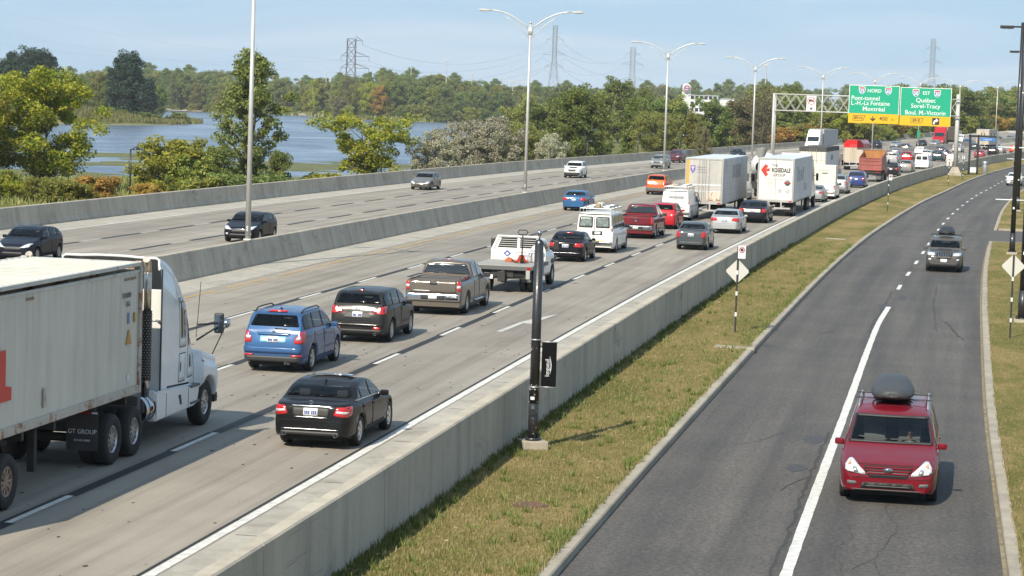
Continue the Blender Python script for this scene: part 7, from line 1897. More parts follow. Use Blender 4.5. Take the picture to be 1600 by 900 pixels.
# --- pylons, far posts, wires
m_rust = M('pylon_brown', (.10, .065, .05), .8); m_pale = M('pylon_pale', (.20, .205, .22), .6)
def pylon(px, Z, H, wb, wt, arms, mat, lab, zb=-1.5, r=.16):
    q = loc(px, Z); root = thing('pylon', lab, 'pylon', (q.x, q.y, zb), R(20), 'power pylons across the river')
    lv = [0]; z = 0
    def w(z): t = z / (H * .62); return wb + (wt - wb) * min(t, 1)
    while z < H - 1: z = min(z + max(w(z) * 1.05, 1.8), H); lv.append(z)
    legs = MB()
    for sx in (1, -1):
        for sy in (1, -1):
            for a, b in zip(lv, lv[1:]): legs.cyl((sx * w(a) / 2, sy * w(a) / 2, a), (sx * w(b) / 2, sy * w(b) / 2, b), r, n=4)
    legs.build('leg_frame', mat, root)
    br = MB()
    for a, b in zip(lv, lv[1:]):
        for s in (1, -1):
            for fl in (1, -1):
                br.cyl((fl * w(a) / 2, s * w(a) / 2, a), (-fl * w(b) / 2, s * w(b) / 2, b), r * .6, n=4)
                br.cyl((s * w(a) / 2, fl * w(a) / 2, a), (s * w(b) / 2, -fl * w(b) / 2, b), r * .6, n=4)
            br.cyl((-w(b) / 2, s * w(b) / 2, b), (w(b) / 2, s * w(b) / 2, b), r * .6, n=4)
    br.build('lattice', mat, root)
    tips = []
    for z, l0, l1 in arms:
        for s, ln in ((-1, l0), (1, l1)):
            if ln <= 0: continue
            mb = MB(); e = s * (w(z) / 2 + ln)
            for yy in (-1, 1):
                mb.cyl((s * w(z) / 2, yy * w(z) / 2, z), (e, 0, z), r * .7, n=4); mb.cyl((s * w(z) / 2, yy * w(z) / 2, z + 2.2), (e, 0, z), r * .6, n=4)
            mb.cyl((e, 0, z), (e, 0, z - 2.2), r * .7, n=4); mb.build('cross_arm', mat, root)
            tips.append(root.matrix_basis @ Vector((e, 0, z - 2.2)) if False else Vector((q.x, q.y, zb)) + Matrix.Rotation(R(20), 3, 'Z') @ Vector((e, 0, z - 2.2)))
    return tips
tA = pylon(546, 1230, 39.5, 7.6, 4.2, [(38, 0, 3.5), (30, 3, 7.), (24, 3, 7.)], m_rust, 'brown steel pylon with a square top rising left of the middle of the skyline', r=.13)
tB = pylon(862, 1620, 62, 11., 2.6, [(52, 4.5, 4.5), (42, 6.5, 6.5), (34, 4.5, 4.5)], m_pale, 'tall pale lattice pylon behind the tall lamp post', r=.11)
tC = pylon(984, 1900, 56, 12., 3.4, [(50, 4, 4), (42, 7, 7), (30, 8, 8)], m_pale, 'pale lattice pylon right of the dark round tree', r=.11)
tD = pylon(1450, 1750, 66, 11., 2.8, [(58, 4, 4), (48, 5.5, 5.5), (38, 4, 4)], m_pale, 'pale lattice pylon rising behind the right green sign', r=.11)
m_wire = M('power_cable', (.33, .35, .38), .6)
def wire(a, b, sag, lab, r=.06):
    pts = [Vector(a) + (Vector(b) - Vector(a)) * t - Vector((0, 0, sag * 4 * t * (1 - t))) for t in np.linspace(0, 1, 22)]
    mb = MB(); mb.tube(pts, r, 4); o = mb.build('power_line', m_wire); tag(o, lab, 'cable', 'power lines across the sky')
W1 = [loc(-260, 1150, 62), loc(-260, 1150, 50), loc(-260, 1150, 40)]
for k, (a, z) in enumerate(zip(W1, (tA[2], tA[4], tA[1]))): wire(a, z, 9, 'thin power cable running from the left edge to the brown pylon', .055)
for a, b in zip(tA, tB): wire(a, b, 12, 'thin power cable sagging between the brown pylon and the tall pale one')
for a, b in zip(tB, tC): wire(a, b, 9, 'thin power cable between the two pale pylons in the middle')
for a, b in zip(tC, tD): wire(a, b, 20, 'long thin power cable running to the pylon behind the signs')
for px, Z, h in ((695, 1280, 30), (735, 1320, 24), (508, 1300, 22), (1192, 900, 26), (640, 1400, 27)):
    q = loc(px, Z); root = thing('light_mast', 'slim pale mast standing in the far trees', 'mast', (q.x, q.y, -1.5), 0, 'slim masts among the far trees')
    mb = MB(); mb.cyl((0, 0, 0), (0, 0, h), .28, .2, n=6); mb.build('pole', m_galv, root); mb = MB(); mb.bb(-.9, .9, -.3, .3, h, h + .5); mb.build('lamp_head', m_galv, root)
# --- white building with a round red emblem in the far trees
q = loc(1084, 1480); bd = thing('white_building', 'white office building with a rounded emblem tower among the far trees', 'building', (q.x, q.y, -1), R(12))
mwb = M('building_white', (.60, .60, .58), .7, var=.1, vs=.3)
mb = MB(); mb.bb(-4, 14, 0, 12, 0, 16.5); mb.bb(14, 24, 2, 12, 0, 15); mb.build('wall', mwb, bd)
for fl in range(4):
    for k in range(6): mb = MB(); mb.bb(-3 + k * 2.8, -1 + k * 2.8, -.06, .1, 3 + fl * 3.8, 5.2 + fl * 3.8); mb.build('window', m_glass, bd)
mb = MB(); mb.bb(-8, -3, 2.6, 6, 0, 19); mb.lathe([(0, -.8), (2.6, -.8), (2.8, 0), (2.6, .8), (0, .8)], 24, 'y', (-5.5, 2, 21)); tw_ = mb.build('emblem_tower', mwb, bd)
mb = MB(); mb.lathe([(1.9, -.1), (1.9, .1), (1.25, .1), (1.25, -.1)], 24, 'y', (-5.5, 1.05, 21), True); mb.build('red_emblem', m_shr, tw_)
mb = MB(); mb.bb(-7.6, -3.4, 1.0, 1.1, 20.7, 21.3); mb.build('blue_band', m_blu, tw_)
mb = MB(); mb.bb(-4.4, 14.4, -.3, 12.3, 16.5, 17); mb.bb(13.6, 24.4, 1.7, 12.3, 15, 15.4); mb.build('roof', m_galv, bd)
# overpass ramp with lamps, far middle
q = loc(797, 1380); rp_ = thing('overpass', 'small distant overpass ramp between the far trees', 'overpass', (q.x, q.y, 0), R(-8))
mb = MB(); mb.prism([(-16, 0), (14, 7.5), (14, 8.7), (-16, 1.2)], -4, 4, 'y'); mb.build('deck', m_kerb, rp_)
for k in range(3):
    w_ = loc(790 + k * 9, 1385 + k * 14); root = thing('light_mast', 'pale lamp mast on the distant overpass ramp', 'mast', (w_.x, w_.y, 4), 0, 'lamp masts on the distant overpass'); mb = MB(); mb.cyl((0, 0, 0), (0, 0, 16), .3, .2, n=6); mb.build('pole', m_galv, root); mb = MB(); mb.bb(0, 3, -.2, .2, 15.8, 16.2); mb.build('arm', m_galv, root)
# ------------------------------------------------------------------ vegetation
m_bark = M('bark', (.10, .08, .06), .95, var=.35, vs=5, bump=.4, bs=12)
m_barkp = M('grey_bark', (.22, .20, .17), .95, var=.35, vs=5)
LEAF = {
 'maple': mat_leaf('leaf_maple', [(.085, .135, .014), (.19, .235, .022), (.30, .31, .032), (.40, .34, .04)], .38),
 'poplar': mat_leaf('leaf_poplar', [(.09, .135, .03), (.145, .20, .048), (.215, .265, .075), (.31, .31, .10)], .36),
 'olive': mat_leaf('leaf_silver', [(.20, .20, .13), (.33, .32, .22), (.44, .42, .31), (.28, .29, .17)], .2),
 'pine': mat_leaf('leaf_dark_pine', [(.014, .032, .018), (.024, .048, .026), (.036, .064, .034)], .08),
 'green': mat_leaf('leaf_green', [(.07, .115, .026), (.125, .175, .042), (.185, .23, .06), (.25, .27, .08)], .38),
 'far': mat_leaf('leaf_far_green', [(.085, .125, .04), (.14, .19, .055), (.20, .245, .075), (.26, .28, .10)], .38),
 'faryellow': mat_leaf('leaf_far_pale', [(.15, .18, .045), (.23, .25, .065), (.31, .30, .085)], .38),
 'olivegreen': mat_leaf('leaf_olive_green', [(.115, .145, .034), (.19, .215, .055), (.26, .265, .078), (.33, .295, .095)], .36),
 'yellow': mat_leaf('leaf_yellow', [(.16, .205, .028), (.30, .32, .042), (.42, .385, .06)], .38),
 'orange': mat_leaf('leaf_orange', [(.22, .14, .035), (.38, .22, .045), (.44, .30, .07)], .28),
 'rust': mat_leaf('leaf_rust', [(.14, .055, .035), (.24, .08, .045), (.20, .13, .05)], .2),
 'brown': mat_leaf('leaf_brown', [(.13, .12, .06), (.20, .165, .09), (.17, .18, .065)], .25),
 'bush': mat_leaf('leaf_bush', [(.10, .145, .028), (.18, .225, .04), (.27, .285, .055), (.34, .305, .07)], .36),
}
def tree_mesh(seed, H, Rr, base, limbs, clR, per, leaf, shape='round', lean=0., fill=14, bark=None, multi=1, flat=1.):
    """returns (trunk mesh, crown mesh builder args): limbs grow from the trunk, leaf clumps sit on the outer limbs"""
    g = np.random.default_rng(seed); mb = MB(); cl = []
    def env(t):
        if shape == 'round': return max(.12, (math.sin(math.pi * min(.97, .16 + t * .8))) ** .7)
        if shape == 'tall': return .55 + .45 * math.sin(2.2 + t * 9 + seed) * .5 + .22 * math.sin(t * 23 + seed) - .35 * smooth((t - .75) * 4)
        if shape == 'cone': return max(.1, 1 - t * .82) * (.85 + .15 * math.sin(t * 25))
        if shape == 'vase': return .35 + .75 * t ** .7 * (1 - .5 * smooth((t - .8) * 5))
        if shape == 'bush': return max(.25, math.sqrt(max(0, 1 - (t * .95) ** 2)))
        return 1
    tr0 = .018 * H + .05
    tops = []
    for mI in range(multi):
        a = mI * 2.4 + seed; sp = (0 if multi == 1 else .30 * Rr)
        pts = []; nseg = 6
        for i in range(nseg + 1):
            t = i / nseg
            pts.append(Vector((sp * t * math.cos(a) + lean * t * t + .03 * H * math.sin(t * 5 + a) * (t if multi == 1 else .4), sp * t * math.sin(a) + .02 * H * math.sin(t * 4 + seed), t * H * .93)))
        for i in range(nseg):
            r0, r1 = tr0 * (1 - i / nseg) ** .9 / multi ** .4 + .015, tr0 * (1 - (i + 1) / nseg) ** .9 / multi ** .4 + .012
            mb.cyl(pts[i], pts[i + 1], r0, r1, n=6, cap=False)
        tops.append(pts)
    def on_trunk(pts, t):
        k = min(int(t * (len(pts) - 1)), len(pts) - 2); f = t * (len(pts) - 1) - k; return pts[k].lerp(pts[k + 1], f)
    for i in range(limbs):
        pts = tops[i % multi]; t = base + (1 - base) * (i + g.random() * .8) / limbs; t = min(t, .99); az = i * 2.399 + g.random() * .6
        ct = (t - base) / (1 - base); rad = Rr * env(ct) * (.72 + .4 * g.random())
        st = on_trunk(pts, max(base * .7, t - .12)); en = Vector((st.x * .6 + math.cos(az) * rad, st.y * .6 + math.sin(az) * rad, min(H, t * H + rad * (.22 if shape != 'pine' else .05))))
        mid = st.lerp(en, .5) + Vector((0, 0, rad * .10))
        rr_ = tr0 * .34 * (1 - t * .7) + .012
        mb.cyl(st, mid, rr_, rr_ * .65, n=5, cap=False); mb.cyl(mid, en, rr_ * .65, .012, n=4, cap=False)
        for q in (.38, .62, .82, 1.0):
            p = (st.lerp(mid, q * 2) if q < .5 else mid.lerp(en, q * 2 - 1)); s_ = (.55 + .45 * q) * (.75 + .5 * g.random())
            if g.random() < .14: continue
            cl.append((p.x + g.normal() * clR * .35, p.y + g.normal() * clR * .35, p.z + g.normal() * clR * .3, clR * s_))
        # side twig
        tw = en.lerp(st, .3) + Vector((g.normal(), g.normal(), g.normal() * .6)) * clR * .9
        mb.cyl(mid.lerp(en, .3), tw, rr_ * .4, .01, n=4, cap=False); cl.append((tw.x, tw.y, tw.z, clR * (.5 + .4 * g.random())))
    for i in range(fill):
        t = base + (1 - base) * g.random(); ct = (t - base) / (1 - base); a = g.random() * 6.28; r_ = Rr * env(ct) * math.sqrt(g.random()) * .8; c = on_trunk(tops[i % multi], min(t, .99))
        cl.append((c.x * .8 + math.cos(a) * r_, c.y * .8 + math.sin(a) * r_, t * H, clR * (.7 + .5 * g.random())))
    cl = np.array(cl); n = len(cl) * per
    ci = np.repeat(np.arange(len(cl)), per)
    dv = g.normal(size=(n, 3)); dv /= np.linalg.norm(dv, axis=1)[:, None]; dv *= (g.random(n) ** .45)[:, None]; dv[:, 2] *= .72 * flat
    P = cl[ci, :3] + dv * cl[ci, 3][:, None]
    P[:, 2] = np.maximum(P[:, 2], .15)
    nr = g.normal(size=(n, 3)) + dv * .9 + np.array([0, 0, .55]); nr /= np.linalg.norm(nr, axis=1)[:, None]
    tg = np.cross(nr, g.normal(size=(n, 3))); tg /= np.linalg.norm(tg, axis=1)[:, None]; bt = np.cross(nr, tg)
    sz = leaf * (.6 + .8 * g.random(n))[:, None]
    V = np.stack([P - tg * sz, P - bt * sz * .55 + tg * sz * .1, P + tg * sz, P + bt * sz * .55 + tg * sz * .1], 1).reshape(-1, 3)
    F = np.arange(4 * n).reshape(-1, 4)
    return mb.mesh('trunk', bark or m_bark), (V, F)
TREES = {}
def proto(key, *a, **k):
    TREES[key] = tree_mesh(*a, **k); return key
CM = {}
def crown_mesh(key, leaf):
    if (key, leaf) not in CM: V, F = TREES[key][1]; CM[(key, leaf)] = np_mesh('crown', V, F, LEAF[leaf])
    return CM[(key, leaf)]
def tree(key, leaf, name, label, cat, p, sc=1., rz=0., group=None, sx=1.):
    root = thing(name, label, cat, p, rz, group); root.scale = (sc * sx, sc * sx, sc)
    link('trunk', TREES[key][0], root); link('crown', crown_mesh(key, leaf), root)
    return root
proto('maple', 3, 13.2, 6.3, .16, 30, 1.35, 190, .17, 'round', fill=34, multi=3)
proto('poplar', 8, 14.5, 5.0, .08, 34, .86, 120, .15, 'tall', fill=9, lean=.5, multi=2)
proto('spread', 5, 7.2, 4.2, .30, 20, .85, 130, .13, 'vase', fill=8, multi=3)
proto('olive', 11, 6.2, 3.6, .06, 26, .85, 150, .11, 'bush', fill=26, multi=3, bark=m_barkp)
proto('olive2', 17, 6.6, 3.2, .06, 24, .80, 150, .11, 'vase', fill=22, multi=3, bark=m_barkp)
proto('shrub', 21, 3.6, 2.3, .04, 16, .62, 110, .11, 'bush', fill=16, multi=3)
proto('shrub2', 22, 4.6, 2.2, .04, 18, .66, 110, .11, 'tall', fill=14, multi=3)
proto('brush', 23, 1.9, 1.9, .02, 14, .5, 90, .10, 'bush', fill=14, multi=4)
proto('big', 31, 14, 4.6, .14, 30, 1.25, 110, .22, 'round', fill=24, multi=2)
proto('big2', 32, 15, 3.9, .14, 30, 1.15, 110, .22, 'tall', fill=22)
proto('big3', 33, 12, 5.2, .16, 28, 1.25, 110, .22, 'vase', fill=22, multi=2)
proto('pine', 41, 21, 6.0, .08, 48, 1.7, 110, .30, 'round', fill=40)
proto('pine2', 42, 18, 5.2, .05, 44, 1.6, 110, .30, 'cone', fill=30)
proto('far1', 51, 23, 7.0, .06, 22, 2.2, 130, .34, 'round', fill=20)
proto('far2', 52, 25, 5.2, .06, 22, 2.0, 130, .34, 'tall', fill=18)
proto('far3', 53, 20, 7.5, .06, 22, 2.3, 130, .34, 'round', fill=22, multi=2)
proto('far4', 54, 24, 4.6, .05, 20, 1.8, 130, .32, 'cone', fill=14)
proto('far5', 55, 11, 5.5, .02, 18, 1.9, 130, .34, 'bush', fill=18)
proto('bare', 61, 13, 3.4, .2, 34, .75, 16, .16, 'vase', fill=4)

def put(px, Z, key, leaf, name, label, cat, top=None, sc=1., rz=None, group=None, sx=1., H=None):
    """stands a tree on the land at a bearing and distance; top (photo row) sets its height"""
    p = loc(px, Z); p.z = land_z(p.x, p.y) - .1
    if top is not None:
        hz = 133.3 + px * .0333
        hh = CAM_H - p.z + (hz - top) * Z / 3750.
        V = TREES[key][1][0]; sc = hh / float(V[:, 2].max())
    return tree(key, leaf, name, label, cat, p, sc, rz if rz is not None else rnd.uniform(0, 6.28), group, sx)
# --- single trees and bushes between the highway and the water
put(62, 232, 'maple', 'maple', 'maple_tree', 'large spreading yellow-green maple at the left edge', 'tree', 100, rz=.4, sx=1.08)
put(-60, 226, 'maple', 'maple', 'maple_tree', 'yellow-green maple cut by the left edge of the picture', 'tree', 106, rz=2.2)
put(392, 240, 'poplar', 'poplar', 'poplar_tree', 'tall ragged poplar standing behind the nearest lamp post', 'tree', 74, rz=1.0, sx=1.0)
put(436, 232, 'shrub2', 'green', 'bush', 'dark green bush at the right foot of the tall poplar', 'bush', 232, sx=.8)
put(345, 236, 'shrub2', 'poplar', 'bush', 'pale green bush at the left foot of the tall poplar', 'bush', 222)
put(272, 226, 'shrub', 'yellow', 'bush', 'yellow green bush between the path lamp and the tall poplar', 'bush', 210, sx=1.15)
put(300, 224, 'shrub', 'bush', 'bush', 'yellowish bush pressed against the yellow green one, left of the poplar', 'bush', 232)
put(578, 262, 'spread', 'maple', 'small_tree', 'small spreading yellow-green tree at the water edge', 'tree', 172, rz=.8, sx=1.15)
put(682, 262, 'olive', 'olive', 'silver_bush', 'silver grey bush nearest to the small spreading tree', 'bush', 203)
put(728, 275, 'olive2', 'olive', 'silver_bush', 'tall silver bush in the middle of the silver thicket', 'bush', 186)
put(772, 268, 'olive', 'olive', 'silver_bush', 'widest and palest bush of the silver thicket', 'bush', 178)
put(806, 282, 'olive2', 'olivegreen', 'green_bush', 'green and yellow bush growing through the silver thicket', 'bush', 186)
put(858, 300, 'olive', 'olive', 'silver_bush', 'small silver bush right of the tall lamp post', 'bush', 206)
put(812, 288, 'shrub', 'rust', 'red_bush', 'dark red bush behind the tall lamp post', 'bush', 196, sx=.6)
put(905, 345, 'big', 'green', 'broad_tree', 'broad bushy green tree behind the white off-road SUV', 'tree', 128)
put(938, 350, 'shrub2', 'olivegreen', 'bush', 'low yellow green bush behind the white off-road SUV', 'bush', 225, sx=1.3)
put(984, 360, 'big2', 'green', 'tall_tree', 'narrow green tree left of the third lamp post', 'tree', 150, sx=.8)
put(1022, 352, 'olive2', 'olivegreen', 'silver_tree', 'silvery green tree directly behind the third lamp post', 'tree', 172)
put(1080, 372, 'big2', 'olivegreen', 'light_tree', 'light green tree right of the third lamp post', 'tree', 172)
put(1098, 366, 'shrub', 'brown', 'brown_bush', 'brownish bush right of the light green tree', 'bush', 194, sx=.4)
put(850, 420, 'big3', 'green', 'tree', 'dark green tree with bare trunks beside the water, right of the tall lamp post', 'tree', 150)
put(820, 440, 'big3', 'olivegreen', 'tree', 'olive green tree at the water behind the dark red bush', 'tree', 158)
put(880, 470, 'big', 'green', 'tree', 'green tree standing behind the broad bushy one', 'tree', 140)
put(965, 640, 'big', 'green', 'dark_tree', 'dark round-headed tree standing above the others near the pale pylon', 'tree', 118, sx=1.1)
put(1190, 470, 'bare', 'brown', 'bare_tree', 'thin brown half-bare tree left of the gantry', 'tree', 128)
put(1175, 480, 'big3', 'brown', 'brown_tree', 'brownish tree beside the half-bare one', 'tree', 148)
for k, (px, top, key, lf, lb) in enumerate([(1050, 146, 'big', 'olivegreen', 'olive green tree in the thicket behind the third lamp post'), (1120, 150, 'big3', 'green', 'green tree in the thicket left of the half-bare tree'),
        (1140, 160, 'big', 'olivegreen', 'yellowish green tree left of the half-bare tree'), (1005, 136, 'big2', 'green', 'green tree behind the silvery green one'), (1035, 150, 'big3', 'green', 'green tree behind the third lamp post'), (940, 140, 'big2', 'olivegreen', 'slim olive green tree left of the dark round-headed one'), (1160, 176, 'shrub', 'green', 'low green bush by the water left of the gantry'), (1090, 180, 'shrub2', 'olivegreen', 'low olive bush by the water gap')]):
    put(px, 470 + 25 * (k % 4), key, lf, 'tree', lb, 'tree', top)
# low growth along the river barrier
CLR = {'bush': 'yellow-green', 'maple': 'bright green', 'yellow': 'yellow', 'orange': 'orange', 'rust': 'rust red', 'green': 'green', 'poplar': 'pale green', 'olivegreen': 'olive green'}
ORD = 'first second third fourth fifth sixth seventh eighth ninth tenth eleventh twelfth thirteenth fourteenth fifteenth sixteenth seventeenth eighteenth nineteenth twentieth twenty-first twenty-second twenty-third twenty-fourth twenty-fifth'.split()
for k, (px, top, lf, Z) in enumerate(sorted([(8, 262, 'bush', 214), (30, 280, 'maple', 210), (62, 275, 'bush', 208), (104, 278, 'bush', 206), (150, 272, 'orange', 214), (128, 284, 'yellow', 206), (236, 284, 'orange', 206), (326, 272, 'bush', 214), (345, 268, 'poplar', 216), (380, 270, 'green', 214), (420, 270, 'green', 216), (505, 268, 'yellow', 245), (-20, 270, 'maple', 210), (-50, 268, 'bush', 212)])):
    put(px, Z, 'brush' if k % 2 else 'shrub', lf, 'undergrowth_bush', 'low %s bush along the river barrier, %s counted from its left end' % (CLR[lf], ORD[k]), 'bush', top, group='low bushes along the river barrier', sx=1.25)
# --- the wood right of the gantry, behind the far end of the highway
lab_w = 'tree of the mixed wood behind the far end of the highway'
wd = random.Random(77)
for k in range(78):
    px = 1190 + k * 5.9 + wd.uniform(-4, 4); Z = wd.choice([520, 560, 610, 660]) + max(0, px - 1330) * .95 + wd.uniform(-15, 15)
    top = 150 + 14 * math.sin(px * .03) + wd.uniform(-12, 12) if px < 1480 else 142 + 8 * math.sin(px * .05) + wd.uniform(-8, 8)
    if 1235 < px < 1340: top += 10
    lf = wd.choice(['green', 'olivegreen', 'olivegreen', 'green', 'poplar', 'olivegreen'])
    put(px, Z, wd.choice(['big', 'big2', 'big3']), lf, 'woodland_tree', lab_w, 'tree', top, group='trees of the wood behind the highway', sx=1.15)
for k, (px, top, lf) in enumerate(sorted([(1222, 195, 'orange'), (1236, 205, 'rust'), (1212, 205, 'rust'), (1252, 190, 'olivegreen'), (1276, 192, 'orange'), (1300, 172, 'bush'), (1318, 172, 'yellow'), (1330, 176, 'bush'), (1345, 184, 'olivegreen'), (1372, 192, 'bush'), (1398, 190, 'orange'), (1412, 184, 'bush'), (1432, 190, 'bush'), (1452, 186, 'olivegreen'), (1500, 180, 'bush'), (1520, 182, 'green'), (1560, 180, 'orange'), (1580, 182, 'bush'), (1596, 180, 'bush'), (1264, 200, 'green'), (1290, 198, 'bush'), (1358, 196, 'green'), (1385, 200, 'bush'), (1470, 196, 'bush'), (1540, 192, 'bush')])):
    put(px, 505 + max(0, px - 1340) * .95, 'shrub' if k % 2 else 'spread', lf, 'autumn_bush', '%s bush at the foot of the wood behind the highway, %s from the left' % (CLR[lf], ORD[k]), 'bush', top, group='autumn bushes in front of the wood', sx=1.3)
# --- the wooded island on the left
for px, Z, top, key, lb in [(45, 800, 70, 'pine', 'dark pine second from the left on the island'), (20, 815, 78, 'pine2', 'leftmost dark pine on the island'), (66, 805, 74, 'pine', 'dark round-headed pine behind the maple crown'), (200, 800, 76, 'pine', 'tall dark pine standing alone on the island point'), (5, 830, 90, 'pine', 'dark pine cut by the left edge'), (228, 830, 118, 'pine', 'lower dark pine right of the tall lone one'), (180, 820, 128, 'pine2', 'lower dark pine left of the tall lone one')]:
    put(px, Z, key, 'pine', 'pine_tree', lb, 'tree', top, sx=1.0 if top > 100 else 1.05)
for k, (px, top, lf) in enumerate([(100, 118, 'green'), (125, 112, 'green'), (150, 108, 'olivegreen'), (165, 124, 'green'), (245, 130, 'green'), (236, 140, 'poplar')]):
    put(px, 860 + 15 * (k % 3), 'far3', lf, 'island_tree', 'green tree on the wooded island among the dark pines', 'tree', top, group='green trees of the island', sx=.8)
for k in range(16):
    px = 10 + k * 18; put(px, 775 + 10 * (k % 3) + (40 if px > 230 else 0), 'shrub', rnd.choice(['green', 'olivegreen', 'green']), 'island_bush', 'low bush on the island shore, %s from the left' % ORD[k], 'bush', 166 + 4 * (k % 3) + (px > 200) * 8, group='low bushes of the island', sx=1.6)
# --- the far shore
lab_f = 'tree of the long wooded far shore across the river'
fr_ = random.Random(123)
SKY_ = pchip([(-90, 110), (130, 112), (240, 101), (300, 108), (360, 112), (450, 120), (520, 119), (600, 111), (660, 113), (700, 120), (760, 125), (820, 131), (900, 131), (1000, 133), (1100, 132), (1200, 133), (1300, 135), (1800, 142)])
def skyline(px): return SKY_(px) + 1.5 * math.sin(px * .11)
cnt = 0
for row, (Zo, n, dy) in enumerate([(25, 105, 16), (75, 95, 7), (130, 85, 0)]):
    for k in range(n):
        px = -40 + 1320 * (k + fr_.random() * .8) / n; Z = FAR(px) + Zo + fr_.uniform(-14, 14)
        top = skyline(px) + dy + fr_.uniform(-4, 8)
        lf = fr_.choice(['green', 'far', 'far', 'faryellow', 'far', 'olivegreen'])
        if row == 0 and fr_.random() < .16: lf = fr_.choice(['yellow', 'bush', 'faryellow', 'bush'])
        put(px, Z, fr_.choice(['far1', 'far2', 'far3', 'far4', 'far2']), lf, 'far_tree', lab_f, 'tree', top, group='trees of the far shore', sx=fr_.uniform(.85, 1.15)); cnt += 1
for px, top, lf, key, lb in [(492, 122, 'yellow', 'far2', 'bright yellow tree on the far shore left of the brown pylon'), (482, 138, 'yellow', 'far3', 'lower yellow tree beside the bright yellow one on the far shore'), (590, 132, 'orange', 'far3', 'orange topped tree on the far shore right of the brown pylon'),
                             (530, 150, 'brown', 'far5', 'brownish bush at the foot of the brown pylon'), (575, 126, 'yellow', 'far1', 'yellowing tree on the far shore beside the orange one'), (345, 138, 'bush', 'far3', 'yellow tree on the far sandy beach')]:
    put(px, FAR(px) + 8, key, lf, 'autumn_tree', lb, 'tree', top, sx=.8)
for k in range(46):
    px = 300 + k * 19 + fr_.uniform(-5, 5); put(px, FAR(px) + 4 + fr_.uniform(0, 6), 'far5', fr_.choice(['green', 'olivegreen', 'bush', 'green']), 'shore_bush', 'bush along the waterline of the far shore', 'bush', 160 + (px - 300) * .018 + fr_.uniform(-6, 5), group='bushes of the far shore')
# the deep wood behind that nobody could count
g = np.random.default_rng(5); vv, ff = [], []; V0, F0 = TREES['far3'][1]; V1, F1 = TREES['far2'][1]; o_ = 0
for k in range(60):
    px = -80 + 1800 * k / 60 + g.random() * 20; Z = max(FAR(px), 1000) + 230 + 60 * (k % 3); p = loc(px, Z); src = (V0, F0) if k % 2 else (V1, F1)
    hh = CAM_H + 2 + (133.3 + px * .0333 - skyline(px) - 1 + g.random() * 6) * Z / 3750; s_ = hh / 24.
    vv.append(src[0][::2 if False else 1] * np.array([s_ * 1.3, s_ * 1.3, s_]) + np.array([p.x, p.y, -2])); ff.append(src[1] + o_); o_ += len(src[0])
tag(link('distant_forest', np_mesh('distant_forest', np.concatenate(vv), np.concatenate(ff), LEAF['far'])), kind='stuff')
# reeds and tall grass on the bank
def tufts(name, n, seed, px0, px1, z0, z1, h, mat, wd_=.06):
    g = np.random.default_rng(seed); P = []
    for i in range(n):
        px = px0 + (px1 - px0) * g.random(); Z = z0(px) + (z1(px) - z0(px)) * g.random(); q = loc(px, Z); z = land_z(q.x, q.y)
        if z > WATER_Z - .2: P.append((q.x, q.y, z))
    P = np.array(P); n = len(P); hh = h * (.5 + g.random(n)); th = g.random(n) * 6.28; w = wd_ * (.6 + g.random(n)); ln = (g.random((n, 2)) - .5) * h * .7
    a = P + np.stack([-w * np.cos(th), -w * np.sin(th), 0 * w], 1); b = P + np.stack([w * np.cos(th), w * np.sin(th), 0 * w], 1); c = P + np.stack([ln[:, 0], ln[:, 1], hh], 1)
    tag(link(name, np_mesh(name, np.stack([a, b, c], 1).reshape(-1, 3), np.arange(3 * n).reshape(-1, 3), mat)), kind='stuff')
m_reed = mat_leaf('reed', [(.11, .145, .035), (.18, .20, .058), (.27, .245, .10)], .2)
tufts('tall_grass', 15000, 1, -60, 680, lambda p: 200., lambda p: NEAR(p) + 12, .55, m_reed, .08)
tufts('reeds', 7000, 2, -60, 330, lambda p: ISL0(p) - 4, lambda p: ISL0(p) + 22, 1.3, m_reed, .22)
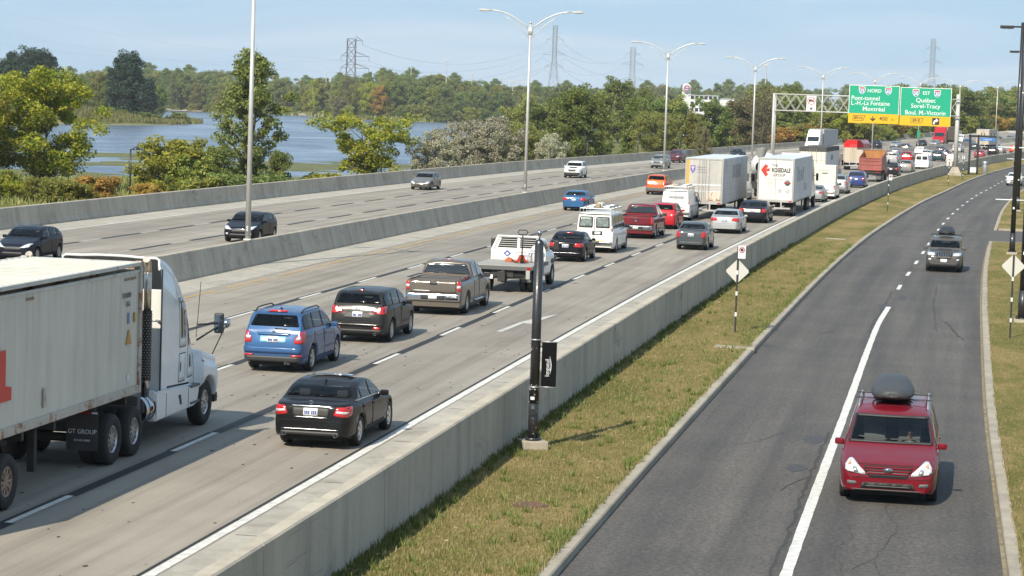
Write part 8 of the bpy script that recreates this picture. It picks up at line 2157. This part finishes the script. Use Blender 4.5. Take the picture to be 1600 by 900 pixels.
tufts('reeds', 7000, 3, 300, 1150, lambda p: FAR(p) - 3, lambda p: FAR(p) + 10, 1.8, m_reed, .4)
# rocks on the far point
bm = bmesh.new(); rr = random.Random(8)
for i in range(150):
    px = rr.uniform(470, 552); q = loc(px, FAR(px) + rr.uniform(-4, 5)); s_ = rr.uniform(.5, 1.7)
    m_ = Matrix.Translation((q.x, q.y, max(WATER_Z, land_z(q.x, q.y)) + s_ * .25)) @ Matrix.Rotation(rr.uniform(0, 6), 4, 'Z') @ Matrix.Diagonal((s_ * rr.uniform(.8, 1.6), s_, s_ * .8, 1))
    bmesh.ops.create_icosphere(bm, subdivisions=1, radius=1, matrix=m_)
me = bpy.data.meshes.new('shore_rocks'); bm.to_mesh(me); bm.free(); me.materials.append(M('shore_rock', (.24, .215, .19), .9, var=.3, vs=.8)); tag(link('shore_rocks', me), kind='stuff')
# sand of the far beach
mb = MB()
for i in range(26):
    a, b = 255 + i * 5, 260 + i * 5; f0 = lambda p: FAR(p) + 2 + 3 * math.sin(p * .2); f1 = lambda p: FAR(p) + 26 + 5 * math.sin(p * .13)
    P_ = [(a, f0(a)), (b, f0(b)), (b, f1(b)), (a, f1(a))]; pts = []
    for px, Z in P_: q = loc(px, Z); pts.append((q.x, q.y, max(land_z(q.x, q.y), WATER_Z) + .25))
    mb.quad(*pts)
tag(mb.build('beach', M('beach_sand', (.42, .33, .25), .9, var=.15, vs=.3)), kind='structure')

# ------------------------------------------------------------------ the hazy air
mb = MB(); mb.bb(-1300, 900, -60, 2700, -12, 95)
vm = bpy.data.materials.new('thin_haze'); vm.use_nodes = True; vt = vm.node_tree
for n_ in list(vt.nodes):
    if n_.type == 'BSDF_PRINCIPLED': vt.nodes.remove(n_)
pv = vt.nodes.new('ShaderNodeVolumePrincipled'); pv.inputs['Color'].default_value = (.86, .92, 1.0, 1); pv.inputs['Density'].default_value = .00008
vt.links.new(pv.outputs[0], vt.nodes['Material Output'].inputs['Volume'])
tag(mb.build('haze', vm), kind='stuff')
